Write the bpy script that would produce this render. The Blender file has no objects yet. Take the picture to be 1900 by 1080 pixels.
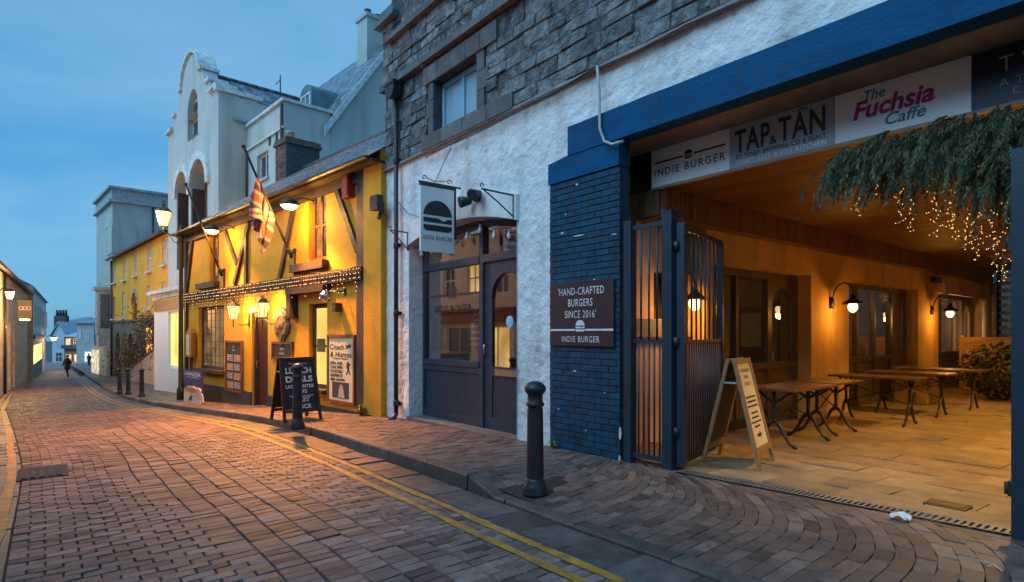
import bpy, math, random
from math import sin, cos, pi, radians, sqrt, atan2
from mathutils import Vector, noise as mnoise

scene = bpy.context.scene
COL = scene.collection
RND = random.Random(7)

# ---------------------------------------------------------------- camera
EYE = 1.45
FPX, UC, VH = 1080.0, 950.0, 618.0
cam = bpy.data.cameras.new("camera")
cam_o = bpy.data.objects.new("camera", cam)
COL.objects.link(cam_o)
cam_o.location = (0, 0, EYE)
cam_o.rotation_euler = (radians(90), 0, 0)
cam.sensor_width = 36.0
cam.lens = 36.0 * FPX / 1900.0
cam.shift_y = 78.0 / 1900.0
cam.clip_start = 0.05
cam.clip_end = 2000
scene.camera = cam_o

# ---------------------------------------------------------------- sky, daylight, exposure
SUN_EL, SUN_AZ = 14.0, 215.0          # the last light stands behind the camera
world = bpy.data.worlds.new("World")
scene.world = world
world.use_nodes = True
wn, wl = world.node_tree.nodes, world.node_tree.links
bg = wn["Background"]
sky = wn.new("ShaderNodeTexSky")
sky.sky_type = 'NISHITA'
sky.sun_disc = False
sky.sun_elevation = radians(SUN_EL)
sky.sun_rotation = radians(SUN_AZ)
sky.ozone_density = 5.0
sky.air_density = 1.0
sky.dust_density = 1.0
tc = wn.new("ShaderNodeTexCoord")
mp = wn.new("ShaderNodeMapping")
mp.inputs['Scale'].default_value = (1.0, 1.0, 2.6)
wl.new(tc.outputs['Generated'], mp.inputs['Vector'])
nz = wn.new("ShaderNodeTexNoise")
nz.inputs['Scale'].default_value = 1.15
nz.inputs['Detail'].default_value = 4
nz.inputs['Roughness'].default_value = 0.55
nz.inputs['Distortion'].default_value = 0.6
wl.new(mp.outputs[0], nz.inputs['Vector'])
rp = wn.new("ShaderNodeValToRGB")
rp.color_ramp.elements[0].position = 0.36
rp.color_ramp.elements[0].color = (0.0, 0.0, 0.0, 1)
rp.color_ramp.elements[1].position = 0.74
rp.color_ramp.elements[1].color = (1, 1, 1, 1)
wl.new(nz.outputs['Fac'], rp.inputs['Fac'])
tint = wn.new("ShaderNodeMix"); tint.data_type = 'RGBA'; tint.blend_type = 'MULTIPLY'
tint.inputs[0].default_value = 1.0
wl.new(sky.outputs[0], tint.inputs[6]); tint.inputs[7].default_value = (0.36, 0.66, 0.74, 1)
cloud = wn.new("ShaderNodeMix"); cloud.data_type = 'RGBA'
cm = wn.new("ShaderNodeMath"); cm.operation = 'MULTIPLY'; cm.inputs[1].default_value = 0.66
wl.new(rp.outputs[0], cm.inputs[0]); wl.new(cm.outputs[0], cloud.inputs[0])
dusk = wn.new("ShaderNodeMix"); dusk.data_type = 'RGBA'; dusk.inputs[0].default_value = 0.65
wl.new(tint.outputs[2], dusk.inputs[6]); dusk.inputs[7].default_value = (0.34, 1.46, 2.68, 1)      # even blue of dusk
wl.new(dusk.outputs[2], cloud.inputs[6]); cloud.inputs[7].default_value = (1.35, 2.25, 3.1, 1)
wl.new(cloud.outputs[2], bg.inputs['Color'])
bg.inputs['Strength'].default_value = 0.155

sun = bpy.data.lights.new("sun", 'SUN')
sun.energy = 1.3
sun.angle = radians(50)
sun.color = (0.46, 0.76, 1.0)
sun_o = bpy.data.objects.new("sun", sun)
COL.objects.link(sun_o)
sun_o.rotation_euler = Vector((0.52, 0.40, -0.70)).to_track_quat('-Z', 'Y').to_euler()

scene.view_settings.view_transform = 'Standard'
scene.view_settings.look = 'None'
scene.view_settings.exposure = 0.85
scene.view_settings.gamma = 1.0
scene.cycles.sample_clamp_indirect = 4.0
scene.cycles.max_bounces = 8
scene.cycles.caustics_reflective = False
scene.cycles.caustics_refractive = False

# ---------------------------------------------------------------- frames (x right along a facade, y into the building)
class Frame:
    def __init__(self, dx, dy):
        l = sqrt(dx * dx + dy * dy)
        self.c, self.s = dx / l, dy / l
        self.ang = atan2(dy, dx)
    def w(self, x, y, z=0.0):
        return Vector((x * self.c - y * self.s, x * self.s + y * self.c, z))
    def f(self, X, Y):
        return (X * self.c + Y * self.s, -X * self.s + Y * self.c)

M = Frame(0.624, -0.7816)     # the stone building's street front (x = -distance up the street)
P = Frame(1, -1)              # yellow pub front
W = Frame(0.682, -0.731)      # white and ochre buildings beyond it
WS = Frame(0.731, 0.682)      # side walls of those
L = Frame(-0.6, 0.8)          # far side of the street
Q = Frame(0.7816, 0.624)      # wall of the covered passage (x = depth from the street)
G = Frame(1, 0)

def at(fr, u, v, y):
    """Where the line of sight through photo pixel (u, v) meets the facade plane y of a frame: x, z."""
    t = (u - UC) / FPX
    d = y / (-fr.s * t + fr.c)
    return fr.f(t * d, d)[0], EYE + (VH - v) / FPX * d
def atx(fr, u, v, x):
    t = (u - UC) / FPX
    d = x / (fr.c * t + fr.s)
    return fr.f(t * d, d)[1], EYE + (VH - v) / FPX * d
def atz(fr, u, v, z):
    d = (EYE - z) * FPX / (v - VH)
    return fr.f((u - UC) / FPX * d, d)

# ---------------------------------------------------------------- materials
MATS = {}
def _nodes(name):
    m = bpy.data.materials.new(name)
    m.use_nodes = True
    nt = m.node_tree
    return m, nt, nt.nodes["Principled BSDF"]

def mat(name, col, rough=0.6, metal=0.0, var=0.25, scale=4.0, bump=0.0, bscale=40.0, tone=0.0, emit=None, estr=0.0,
        stretch=(1, 1, 1), spec=0.5, detail=4.0, stain=None, stain_amt=0.0, stain_scale=1.2, rvar=0.0, bdist=0.02, speck=None, streak=None):
    if name in MATS:
        return MATS[name]
    m, nt, b = _nodes(name)
    n, l = nt.nodes, nt.links
    tcn = n.new("ShaderNodeTexCoord"); mpn = n.new("ShaderNodeMapping")
    mpn.inputs['Scale'].default_value = stretch
    l.new(tcn.outputs['Object'], mpn.inputs['Vector'])
    vec = mpn.outputs[0]
    nz1 = n.new("ShaderNodeTexNoise"); nz1.inputs['Scale'].default_value = scale; nz1.inputs['Detail'].default_value = detail
    l.new(vec, nz1.inputs['Vector'])
    mr = n.new("ShaderNodeMapRange"); mr.inputs[1].default_value = 0.3; mr.inputs[2].default_value = 0.7
    mr.inputs[3].default_value = 1 - var; mr.inputs[4].default_value = 1 + var
    l.new(nz1.outputs['Fac'], mr.inputs[0])
    fac = mr.outputs[0]
    if tone:
        at_ = n.new("ShaderNodeAttribute"); at_.attribute_name = "tone"
        m2 = n.new("ShaderNodeMapRange"); m2.inputs[3].default_value = 1 - tone; m2.inputs[4].default_value = 1 + tone
        l.new(at_.outputs['Fac'], m2.inputs[0])
        mm = n.new("ShaderNodeMath"); mm.operation = 'MULTIPLY'
        l.new(fac, mm.inputs[0]); l.new(m2.outputs[0], mm.inputs[1]); fac = mm.outputs[0]
    mx = n.new("ShaderNodeVectorMath"); mx.operation = 'SCALE'
    mx.inputs[0].default_value = col[:3]
    l.new(fac, mx.inputs['Scale'])
    out = mx.outputs[0]
    if stain is not None:
        ns = n.new("ShaderNodeTexNoise"); ns.inputs['Scale'].default_value = stain_scale; ns.inputs['Detail'].default_value = 8
        ns.inputs['Roughness'].default_value = 0.65
        l.new(vec, ns.inputs['Vector'])
        ms = n.new("ShaderNodeMapRange"); ms.inputs[1].default_value = 0.5; ms.inputs[2].default_value = 0.72
        ms.inputs[4].default_value = stain_amt
        l.new(ns.outputs['Fac'], ms.inputs[0])
        mix = n.new("ShaderNodeMix"); mix.data_type = 'RGBA'
        l.new(ms.outputs[0], mix.inputs[0]); l.new(out, mix.inputs[6]); mix.inputs[7].default_value = (*stain, 1)
        out = mix.outputs[2]
    if streak is not None:                # rain streaks and grime running down
        mp2 = n.new("ShaderNodeMapping"); mp2.inputs['Scale'].default_value = (streak[2], streak[2], streak[2] * .14)
        l.new(tcn.outputs['Object'], mp2.inputs['Vector'])
        n2 = n.new("ShaderNodeTexNoise"); n2.inputs['Scale'].default_value = 1.0; n2.inputs['Detail'].default_value = 5
        l.new(mp2.outputs[0], n2.inputs['Vector'])
        r2 = n.new("ShaderNodeMapRange"); r2.inputs[1].default_value = .52; r2.inputs[2].default_value = .72; r2.inputs[4].default_value = streak[1]
        l.new(n2.outputs['Fac'], r2.inputs[0])
        mx2 = n.new("ShaderNodeMix"); mx2.data_type = 'RGBA'
        l.new(r2.outputs[0], mx2.inputs[0]); l.new(out, mx2.inputs[6]); mx2.inputs[7].default_value = (*streak[0], 1)
        out = mx2.outputs[2]
    if speck is not None:                 # scattered pale grit
        vo = n.new("ShaderNodeTexVoronoi"); vo.inputs['Scale'].default_value = speck[0]
        l.new(vec, vo.inputs['Vector'])
        vs_ = n.new("ShaderNodeMapRange"); vs_.inputs[1].default_value = speck[1]; vs_.inputs[2].default_value = speck[1] * .6; vs_.inputs[3].default_value = 0; vs_.inputs[4].default_value = speck[2]
        l.new(vo.outputs['Distance'], vs_.inputs[0])
        mixs = n.new("ShaderNodeMix"); mixs.data_type = 'RGBA'
        l.new(vs_.outputs[0], mixs.inputs[0]); l.new(out, mixs.inputs[6]); mixs.inputs[7].default_value = (.42, .42, .44, 1)
        out = mixs.outputs[2]
    l.new(out, b.inputs['Base Color'])
    b.inputs['Roughness'].default_value = rough
    if rvar:
        m3 = n.new("ShaderNodeMapRange"); m3.inputs[1].default_value = 0.3; m3.inputs[2].default_value = 0.7
        m3.inputs[3].default_value = max(0.05, rough - rvar); m3.inputs[4].default_value = min(1, rough + rvar)
        l.new(nz1.outputs['Fac'], m3.inputs[0]); l.new(m3.outputs[0], b.inputs['Roughness'])
    b.inputs['Metallic'].default_value = metal
    b.inputs['Specular IOR Level'].default_value = spec
    if bump:
        nb = n.new("ShaderNodeTexNoise"); nb.inputs['Scale'].default_value = bscale; nb.inputs['Detail'].default_value = 6
        nb.inputs['Roughness'].default_value = 0.6
        l.new(vec, nb.inputs['Vector'])
        bp = n.new("ShaderNodeBump"); bp.inputs['Strength'].default_value = bump; bp.inputs['Distance'].default_value = bdist
        l.new(nb.outputs['Fac'], bp.inputs['Height']); l.new(bp.outputs[0], b.inputs['Normal'])
    if emit is not None:
        b.inputs['Emission Color'].default_value = (*emit, 1)
        b.inputs['Emission Strength'].default_value = estr
    MATS[name] = m
    return m

def glow(name, col, strength):
    if name in MATS: return MATS[name]
    m, nt, b = _nodes(name)
    b.inputs['Base Color'].default_value = (0.8, 0.7, 0.5, 1)
    b.inputs['Emission Color'].default_value = (*col, 1)
    b.inputs['Emission Strength'].default_value = strength
    b.inputs['Roughness'].default_value = 0.3
    MATS[name] = m
    return m

def lit_window(name, c0, c1, strength, scale=3.0, rough=0.08):
    """A lit room seen through a pane: uneven glow under a glossy coat."""
    if name in MATS: return MATS[name]
    m, nt, b = _nodes(name)
    n, l = nt.nodes, nt.links
    tcn = n.new("ShaderNodeTexCoord"); nzz = n.new("ShaderNodeTexNoise")
    nzz.inputs['Scale'].default_value = scale; nzz.inputs['Detail'].default_value = 3
    l.new(tcn.outputs['Object'], nzz.inputs['Vector'])
    r = n.new("ShaderNodeValToRGB")
    r.color_ramp.elements[0].position = 0.36; r.color_ramp.elements[0].color = (*c0, 1)
    r.color_ramp.elements[1].position = 0.66; r.color_ramp.elements[1].color = (*c1, 1)
    l.new(nzz.outputs['Fac'], r.inputs[0]); l.new(r.outputs[0], b.inputs['Emission Color'])
    b.inputs['Emission Strength'].default_value = strength
    b.inputs['Base Color'].default_value = (0.02, 0.02, 0.02, 1)
    b.inputs['Roughness'].default_value = rough
    MATS[name] = m
    return m

def glass(name, tintc=(1, 1, 1), refl=1.0):
    if name in MATS: return MATS[name]
    m = bpy.data.materials.new(name); m.use_nodes = True
    n, l = m.node_tree.nodes, m.node_tree.links
    n.remove(n["Principled BSDF"])
    tr = n.new("ShaderNodeBsdfTransparent"); tr.inputs[0].default_value = (*tintc, 1)
    gl = n.new("ShaderNodeBsdfGlossy"); gl.inputs['Roughness'].default_value = 0.02
    fr_ = n.new("ShaderNodeFresnel"); fr_.inputs[0].default_value = 1.5
    mu = n.new("ShaderNodeMath"); mu.operation = 'MULTIPLY_ADD'; mu.inputs[1].default_value = 1.6 * refl; mu.inputs[2].default_value = 0.05 * refl
    mu.use_clamp = True
    l.new(fr_.outputs[0], mu.inputs[0])
    ms = n.new("ShaderNodeMixShader")
    l.new(mu.outputs[0], ms.inputs[0]); l.new(tr.outputs[0], ms.inputs[1]); l.new(gl.outputs[0], ms.inputs[2])
    l.new(ms.outputs[0], n["Material Output"].inputs[0])
    MATS[name] = m
    return m

# ---------------------------------------------------------------- mesh builder
OFF = {}
UNIT = [1.0]      # metres per surveyed unit, measured from eye level
def met(p):
    k = UNIT[0]
    return (p[0] * k, p[1] * k, (p[2] - EYE) * k + EYE)
class MB:
    """Collects geometry in a frame's coordinates; build() links it as ONE mesh object."""
    def __init__(self):
        self.v, self.f, self.mi, self.tn, self.sm = [], [], [], [], []
        self.cur, self.tone, self.smooth = 0, 0.5, False
    def face(self, *idx):
        self.f.append(idx); self.mi.append(self.cur); self.tn.append(self.tone); self.sm.append(self.smooth)
    def add(self, verts, faces):
        o = len(self.v)
        self.v += [tuple(p) for p in verts]
        for q in faces: self.face(*[o + i for i in q])
        return self
    def box(self, x0, x1, y0, y1, z0, z1):
        if x0 > x1: x0, x1 = x1, x0
        if y0 > y1: y0, y1 = y1, y0
        if z0 > z1: z0, z1 = z1, z0
        return self.add([(x0, y0, z0), (x1, y0, z0), (x1, y1, z0), (x0, y1, z0), (x0, y0, z1), (x1, y0, z1), (x1, y1, z1), (x0, y1, z1)],
                        [(0, 3, 2, 1), (4, 5, 6, 7), (0, 1, 5, 4), (1, 2, 6, 5), (2, 3, 7, 6), (3, 0, 4, 7)])
    def quad(self, a, b, c, d): return self.add([a, b, c, d], [(0, 1, 2, 3)])
    def prism(self, poly, y0, y1):
        """poly: (x, z) points, counter-clockwise seen from -y; a solid from y0 (front) to y1."""
        n = len(poly)
        a = sum(poly[i][0] * poly[(i + 1) % n][1] - poly[(i + 1) % n][0] * poly[i][1] for i in range(n))
        if a < 0: poly = poly[::-1]
        return self.add([(x, y0, z) for x, z in poly] + [(x, y1, z) for x, z in poly],
                        [tuple(range(n)), tuple(range(2 * n - 1, n - 1, -1))] + [(i, i + n, (i + 1) % n + n, (i + 1) % n) for i in range(n)])
    def prismx(self, poly, x0, x1):
        """poly: (y, z) points; a solid from x0 to x1."""
        n = len(poly)
        return self.add([(x0, y, z) for y, z in poly] + [(x1, y, z) for y, z in poly],
                        [tuple(range(n)), tuple(range(2 * n - 1, n - 1, -1))] + [(i, i + n, (i + 1) % n + n, (i + 1) % n) for i in range(n)])
    def slab(self, poly, z0, z1):
        n = len(poly)
        return self.add([(x, y, z0) for x, y in poly] + [(x, y, z1) for x, y in poly],
                        [tuple(range(n - 1, -1, -1)), tuple(range(n, 2 * n))] + [(i, (i + 1) % n, (i + 1) % n + n, i + n) for i in range(n)])
    def tube(self, pts, r, n=8, caps=True, smooth=True):
        pts = [Vector(p) for p in pts]
        rs = r if isinstance(r, (list, tuple)) else [r] * len(pts)
        k = len(pts); o = len(self.v)
        prev = None
        s0 = self.smooth; self.smooth = smooth
        for i, p in enumerate(pts):
            d = (pts[min(i + 1, k - 1)] - pts[max(i - 1, 0)])
            if d.length < 1e-9: d = Vector((0, 0, 1))
            d.normalize()
            if prev is None:
                a = Vector((0, 0, 1)) if abs(d.z) < 0.9 else Vector((1, 0, 0))
                e = d.cross(a).normalized()
            else:
                e = prev - d * prev.dot(d)
                e = e.normalized() if e.length > 1e-6 else d.orthogonal().normalized()
            prev = e
            g = d.cross(e)
            for j in range(n):
                t = 2 * pi * j / n
                self.v.append(tuple(p + (e * cos(t) + g * sin(t)) * rs[i]))
        for i in range(k - 1):
            for j in range(n):
                a, b = o + i * n + j, o + i * n + (j + 1) % n
                self.face(a, b, b + n, a + n)
        self.smooth = s0
        if caps:
            self.face(*range(o + n - 1, o - 1, -1)); self.face(*range(o + (k - 1) * n, o + k * n))
        return self
    def lathe(self, prof, cx=0, cy=0, n=20, caps=True, smooth=True, sx=1.0, sy=1.0):
        """prof: (radius, z) from bottom to top."""
        o = len(self.v); k = len(prof)
        s0 = self.smooth; self.smooth = smooth
        for r, z in prof:
            for j in range(n):
                t = 2 * pi * j / n
                self.v.append((cx + r * cos(t) * sx, cy + r * sin(t) * sy, z))
        for i in range(k - 1):
            for j in range(n):
                a, b = o + i * n + j, o + i * n + (j + 1) % n
                self.face(a, b, b + n, a + n)
        self.smooth = s0
        if caps:
            self.face(*range(o + n - 1, o - 1, -1)); self.face(*range(o + (k - 1) * n, o + k * n))
        return self
    def ball(self, c, r, n=8, k=5, sx=1, sy=1, sz=1):
        prof = [(max(1e-4, r * sin(pi * i / k)), c[2] - r * sz * cos(pi * i / k)) for i in range(k + 1)]
        return self.lathe(prof, c[0], c[1], n, False, True, sx, sy)
    def bar(self, a, b, w, d, up=(0, 0, 1)):
        """A square-edged bar from a to b, w wide (across 'up' x axis) and d deep along 'up'."""
        a, b = Vector(a), Vector(b)
        t = (b - a).normalized(); u = Vector(up); s = t.cross(u)
        s = s.normalized() if s.length > 1e-6 else t.orthogonal().normalized()
        u = s.cross(t).normalized()
        s *= w / 2; u *= d / 2
        return self.add([a - s - u, a + s - u, a + s + u, a - s + u, b - s - u, b + s - u, b + s + u, b - s + u],
                        [(0, 3, 2, 1), (4, 5, 6, 7), (0, 1, 5, 4), (1, 2, 6, 5), (2, 3, 7, 6), (3, 0, 4, 7)])
    def wall(self, x0, x1, z0, z1, y, holes=(), depth=0.15):
        """A front face at y with rectangular openings (x0, x1, z0, z1) and their reveals going back by depth."""
        xs = sorted({x0, x1, *[min(max(h[i], x0), x1) for h in holes for i in (0, 1)]})
        zs = sorted({z0, z1, *[min(max(h[i], z0), z1) for h in holes for i in (2, 3)]})
        for i in range(len(xs) - 1):
            for j in range(len(zs) - 1):
                mx_, mz_ = (xs[i] + xs[i + 1]) / 2, (zs[j] + zs[j + 1]) / 2
                if any(h[0] < mx_ < h[1] and h[2] < mz_ < h[3] for h in holes): continue
                self.quad((xs[i], y, zs[j]), (xs[i + 1], y, zs[j]), (xs[i + 1], y, zs[j + 1]), (xs[i], y, zs[j + 1]))
        for h in holes:
            a, b, c, d = h[:4]; y1 = y + depth
            self.quad((a, y, c), (a, y, d), (a, y1, d), (a, y1, c)); self.quad((b, y, d), (b, y, c), (b, y1, c), (b, y1, d))
            self.quad((a, y, d), (b, y, d), (b, y1, d), (a, y1, d)); self.quad((b, y, c), (a, y, c), (a, y1, c), (b, y1, c))
        return self
    def block(self, x0, x1, z0, z1, y, proud, ins=0.008, jit=0.0):
        """A wall stone: front face proud of y, chamfered edges."""
        r = lambda: y - proud + (RND.random() - 0.5) * 2 * jit
        self.tone = RND.random()
        i2 = ins
        return self.add([(x0, y, z0), (x1, y, z0), (x1, y, z1), (x0, y, z1),
                         (x0 + i2, r(), z0 + i2), (x1 - i2, r(), z0 + i2), (x1 - i2, r(), z1 - i2), (x0 + i2, r(), z1 - i2)],
                        [(4, 5, 6, 7), (0, 1, 5, 4), (1, 2, 6, 5), (2, 3, 7, 6), (3, 0, 4, 7)])
    def text(self, s, x, z, size, y, align='CENTER', shear=0.0, off=0.0, sx=1.0, thick=0.004, spacing=1.0, up=None, right=None, fit=None):
        """Lettering as a thin solid standing on the plane y, facing -y; baseline at z. up/right: other axes of the lettering."""
        key = (s, shear, off, spacing)
        if key not in TXT:
            cu = bpy.data.curves.new("lettering_source", 'FONT')
            cu.body = s; cu.size = 1.0; cu.shear = shear; cu.offset = off; cu.space_character = spacing; cu.resolution_u = 3
            o = bpy.data.objects.new("lettering_source", cu); COL.objects.link(o)
            bpy.context.view_layer.update()
            dg = bpy.context.evaluated_depsgraph_get()
            me = bpy.data.meshes.new_from_object(o.evaluated_get(dg))
            TXT[key] = ([tuple(p.co) for p in me.vertices], [tuple(p.vertices) for p in me.polygons])
            bpy.data.objects.remove(o); bpy.data.curves.remove(cu); bpy.data.meshes.remove(me)
        vs, fs = TXT[key]
        if not vs: return self
        xmin, xmax = min(p[0] for p in vs), max(p[0] for p in vs)
        if fit: sx = fit / (size * (xmax - xmin))
        a = {'CENTER': -(xmin + xmax) / 2, 'LEFT': -xmin, 'RIGHT': -xmax}[align]
        R = Vector(right or (1, 0, 0)); U = Vector(up or (0, 0, 1)); N = R.cross(U)
        base = Vector((x, y, z)) if not isinstance(x, Vector) else x
        pts = [base + R * ((p[0] + a) * size * sx) + U * (p[1] * size) + N * thick for p in vs]
        return self.add(pts, fs)
    def build(self, name, mats, parent=None, fr=None, base=(0, 0, 0), local=False):
        if not isinstance(mats, (list, tuple)): mats = [mats]
        me = bpy.data.meshes.new(name)
        if parent is not None:
            r = parent
            while r.parent is not None: r = r.parent
            off = OFF[r.name]
        else:
            off = base
        if local: off = (0, 0, 0)
        if not local: base = met(base)
        if parent is None and not local: off = base
        vs = self.v if local else [met(p) for p in self.v]
        me.from_pydata([(p[0] - off[0], p[1] - off[1], p[2] - off[2]) for p in vs], [], self.f)
        for m in mats: me.materials.append(m)
        me.polygons.foreach_set("material_index", self.mi)
        me.polygons.foreach_set("use_smooth", self.sm)
        ta = me.attributes.new("tone", 'FLOAT', 'FACE')
        ta.data.foreach_set("value", self.tn)
        me.update()
        o = bpy.data.objects.new(name, me)
        COL.objects.link(o)
        if parent is not None:
            o.parent = parent
        else:
            fr = fr or G
            o.location = fr.w(*base); o.rotation_euler = (0, 0, fr.ang)
            OFF[o.name] = (0, 0, 0) if local else tuple(base)
        return o
TXT = {}

def tag(o, label=None, cat=None, group=None, kind=None):
    if label: o['label'] = label
    if cat: o['category'] = cat
    if group: o['group'] = group
    if kind: o['kind'] = kind
    return o
def thing(name, label, cat, fr, base, group=None, local=False, rot=0.0):
    o = bpy.data.objects.new(name, None)
    COL.objects.link(o)
    o.empty_display_size = 0.2
    if not local: base = met(base)
    o.location = fr.w(*base); o.rotation_euler = (0, 0, fr.ang + rot)
    OFF[o.name] = (0, 0, 0) if local else tuple(base)
    return tag(o, label, cat, group)
def dup(root, fr, base, label, rot=0.0):
    r = root.copy(); COL.objects.link(r)
    r.location = fr.w(*base); r.rotation_euler = (0, 0, fr.ang + rot)
    r['label'] = label
    for ch in list(root.children):
        c = ch.copy(); COL.objects.link(c); c.parent = r
        for g in ch.children:
            d = g.copy(); COL.objects.link(d); d.parent = c
    return r
def lamp(name, parent, pos, power, col, radius=0.05, kind='POINT', spot=None, off=None, aim=None):
    li = bpy.data.lights.new(name, kind)
    li.energy = power; li.color = col; li.shadow_soft_size = radius
    o = bpy.data.objects.new(name, li); COL.objects.link(o)
    o.parent = parent
    r = parent
    while r.parent is not None: r = r.parent
    f = OFF[r.name]
    if f != (0, 0, 0): pos = met(pos)
    o.location = (pos[0] - f[0], pos[1] - f[1], pos[2] - f[2])
    if aim: o.rotation_euler = Vector(aim).to_track_quat('-Z', 'Y').to_euler()
    if spot:
        li.spot_size = radians(spot); li.spot_blend = 0.6
    return o

def burger(mb, x, z, w, y, t=0.004):
    """The round-bun mark: dome, a middle band with a notch, a lower bun."""
    h = w * 0.95
    dome = [(x + w / 2 * cos(a), z + h * 0.50 + w * 0.46 * sin(a)) for a in [pi * i / 16 for i in range(17)]]
    mb.prism(dome, y - t, y)
    mb.prism([(x - w / 2, z + h * .27), (x + w * .04, z + h * .27), (x + w * .22, z + h * .27), (x + w / 2, z + h * .27), (x + w / 2, z + h * .42), (x + w * .36, z + h * .42),
              (x + w * .2, z + h * .33), (x + w * .02, z + h * .42), (x - w / 2, z + h * .42)], y - t, y)
    r = w * .1
    mb.prism([(x - w / 2, z + h * .19), (x - w / 2, z + r * .6), (x - w / 2 + r, z), (x + w / 2 - r, z), (x + w / 2, z + r * .6), (x + w / 2, z + h * .19)], y - t, y)

def window_unit(parent, x0, x1, z0, z1, y, cols=1, rows=2, fm=None, gm=None, fw=0.06, bar=0.03, name='window', depth=0.06, sill=None, sm=None, sill_proud=0.08, arch=0.0):
    """Frame with glazing bars (a part) and its pane (a sub-part); front of the frame at y."""
    m = MB()
    m.box(x0, x0 + fw, y, y + depth, z0, z1); m.box(x1 - fw, x1, y, y + depth, z0, z1)
    m.box(x0 + fw, x1 - fw, y + .001, y + depth, z0, z0 + fw); m.box(x0 + fw, x1 - fw, y + .001, y + depth, z1 - fw, z1)
    for i in range(1, cols):
        c = x0 + (x1 - x0) * i / cols
        m.box(c - bar / 2, c + bar / 2, y + .006, y + depth - .01, z0 + fw, z1 - fw)
    for j in range(1, rows):
        c = z0 + (z1 - z0) * j / rows
        m.box(x0 + fw, x1 - fw, y + .009, y + depth - .012, c - bar / 2, c + bar / 2)
    o = m.build(name, fm, parent)
    p = MB().quad((x0 + fw * .6, y + depth * .62, z0 + fw * .6), (x1 - fw * .6, y + depth * .62, z0 + fw * .6), (x1 - fw * .6, y + depth * .62, z1 - fw * .6), (x0 + fw * .6, y + depth * .62, z1 - fw * .6))
    p.build('pane', gm, o)
    if sill:
        MB().box(x0 - sill, x1 + sill, y - sill_proud - .12, y + .02, z0 - .09, z0).build('sill', sm or fm, o)
    return o
# ---------------------------------------------------------------- ground levels (s = distance down the street, n = across it)
def interp(t, tab):
    if t <= tab[0][0]: return tab[0][1]
    for (a, va), (b, vb) in zip(tab, tab[1:]):
        if t <= b: return va + (vb - va) * (t - a) / (b - a)
    return tab[-1][1]
GT = [(-14, .42), (-5, .22), (1, .08), (4, 0), (7, -.06), (9.5, -.13), (12, -.25), (15, -.42), (18, -.60), (22, -.80), (26, -.96), (36, -1.35), (58, -1.95), (80, -2.5), (110, -3.3), (145, -4.5), (260, -6)]
KT = [(-14, 3.05), (1, 3.1), (3, 3.19), (4.75, 3.26), (7, 3.32), (9, 3.36), (11.5, 3.38), (13.7, 3.3), (17.8, 3.0), (22, 2.62), (26, 2.38), (32, 2.3), (57, 2.4), (160, 2.4)]
LT = [(-14, -.2), (9, -.22), (16, -.55), (25, -1.05), (36, -1.25), (46, -1.0), (58, -.6), (160, -.5)]
def gz(s): return interp(s, GT)
def kn(s): return (interp(s - .6, KT) + interp(s, KT) + interp(s + .6, KT)) / 3
def ln(s): return (interp(s - 1, LT) + interp(s, LT) + interp(s + 1, LT)) / 3
def rz(s): return (gz(s - .5) + gz(s) + gz(s + .5)) / 3 - .09
def kh(s): return interp(s, [(3.6, .025), (4.35, .03), (4.8, .15), (9, .13), (150, .11)])
def pz(s, n):
    t = min(1.0, max(0.0, (n - kn(s)) / 1.5))
    return (rz(s) + kh(s)) * (1 - t) + (gz(s) + .012) * t
def zroad_at(fr, x, y):
    w = fr.w(x, y); a, b = M.f(w.x, w.y)
    return rz(-a)
def zpave_at(fr, x, y):
    w = fr.w(x, y); a, b = M.f(w.x, w.y)
    return pz(-a, b)

paver_m = mat("paver_clay", (0.19, 0.138, 0.127), speck=(26, .075, .5), rough=.6, var=.28, scale=14, bump=.6, bscale=90, tone=.72, stain=(.065, .058, .066), stain_amt=.75, stain_scale=1.3, rvar=.12, bdist=.006)
paver_dark_m = mat("paver_grey", (0.155, 0.108, 0.09), speck=(22, .085, .6), rough=.56, var=.25, scale=14, bump=.6, bscale=90, tone=.55, stain=(.04, .04, .052), stain_amt=.75, stain_scale=.9, rvar=.12, bdist=.006)
joint_m = mat("paver_joint", (0.032, 0.029, 0.028), rough=.9, var=.3, scale=20)
kerb_m = mat("kerb_stone", (0.095, 0.09, 0.088), rough=.55, var=.3, scale=9, bump=.5, bscale=60, tone=.35, stain=(.05, .06, .04), stain_amt=.5, stain_scale=3)
gutter_m = mat("gutter_slab", (0.10, 0.095, 0.095), rough=.42, var=.25, scale=8, bump=.4, bscale=70, tone=.35, rvar=.12)
line_m = mat("worn_yellow_paint", (0.46, 0.24, 0.03), rough=.5, var=.3, scale=9, bump=.3, bscale=60, stain=(.16, .12, .09), stain_amt=1.0, stain_scale=7)
earth_m = mat("earth", (0.07, 0.065, 0.06), rough=.95, var=.3, scale=.4)
slab_m = mat("passage_slab", (0.33, 0.225, 0.12), rough=.55, var=.2, scale=5, bump=.3, bscale=80, tone=.2, stain=(.12, .10, .075), stain_amt=.8, stain_scale=1.4)

def strip(mb, pts):
    """pts: list of (left, right) vertex pairs along the street."""
    for (a, b), (c, d) in zip(pts, pts[1:]): mb.quad(a, b, d, c)

def srange(a, b, st):
    k = int(round((b - a) / st)); return [a + (b - a) * i / k for i in range(k + 1)]

# the ground: one sheet out to the horizon, under everything
g = MB()
SS = srange(-14, 60, 2) + [70, 80, 95, 110, 130, 160, 200, 260]
NN = [-260, -120, -60, -30, -15, -8, -4, 0, 4, 8, 15, 25, 40, 70, 120, 200, 320]
row = lambda s: [(-s, n, gz(s) - .30) for n in NN]
for s0, s1 in zip([-60] + SS, SS + [700]):
    a, b = row(s0), row(s1)
    for i in range(len(NN) - 1): g.quad(a[i], a[i + 1], b[i + 1], b[i])
tag(g.build('ground', earth_m, fr=M), kind='structure')

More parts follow.
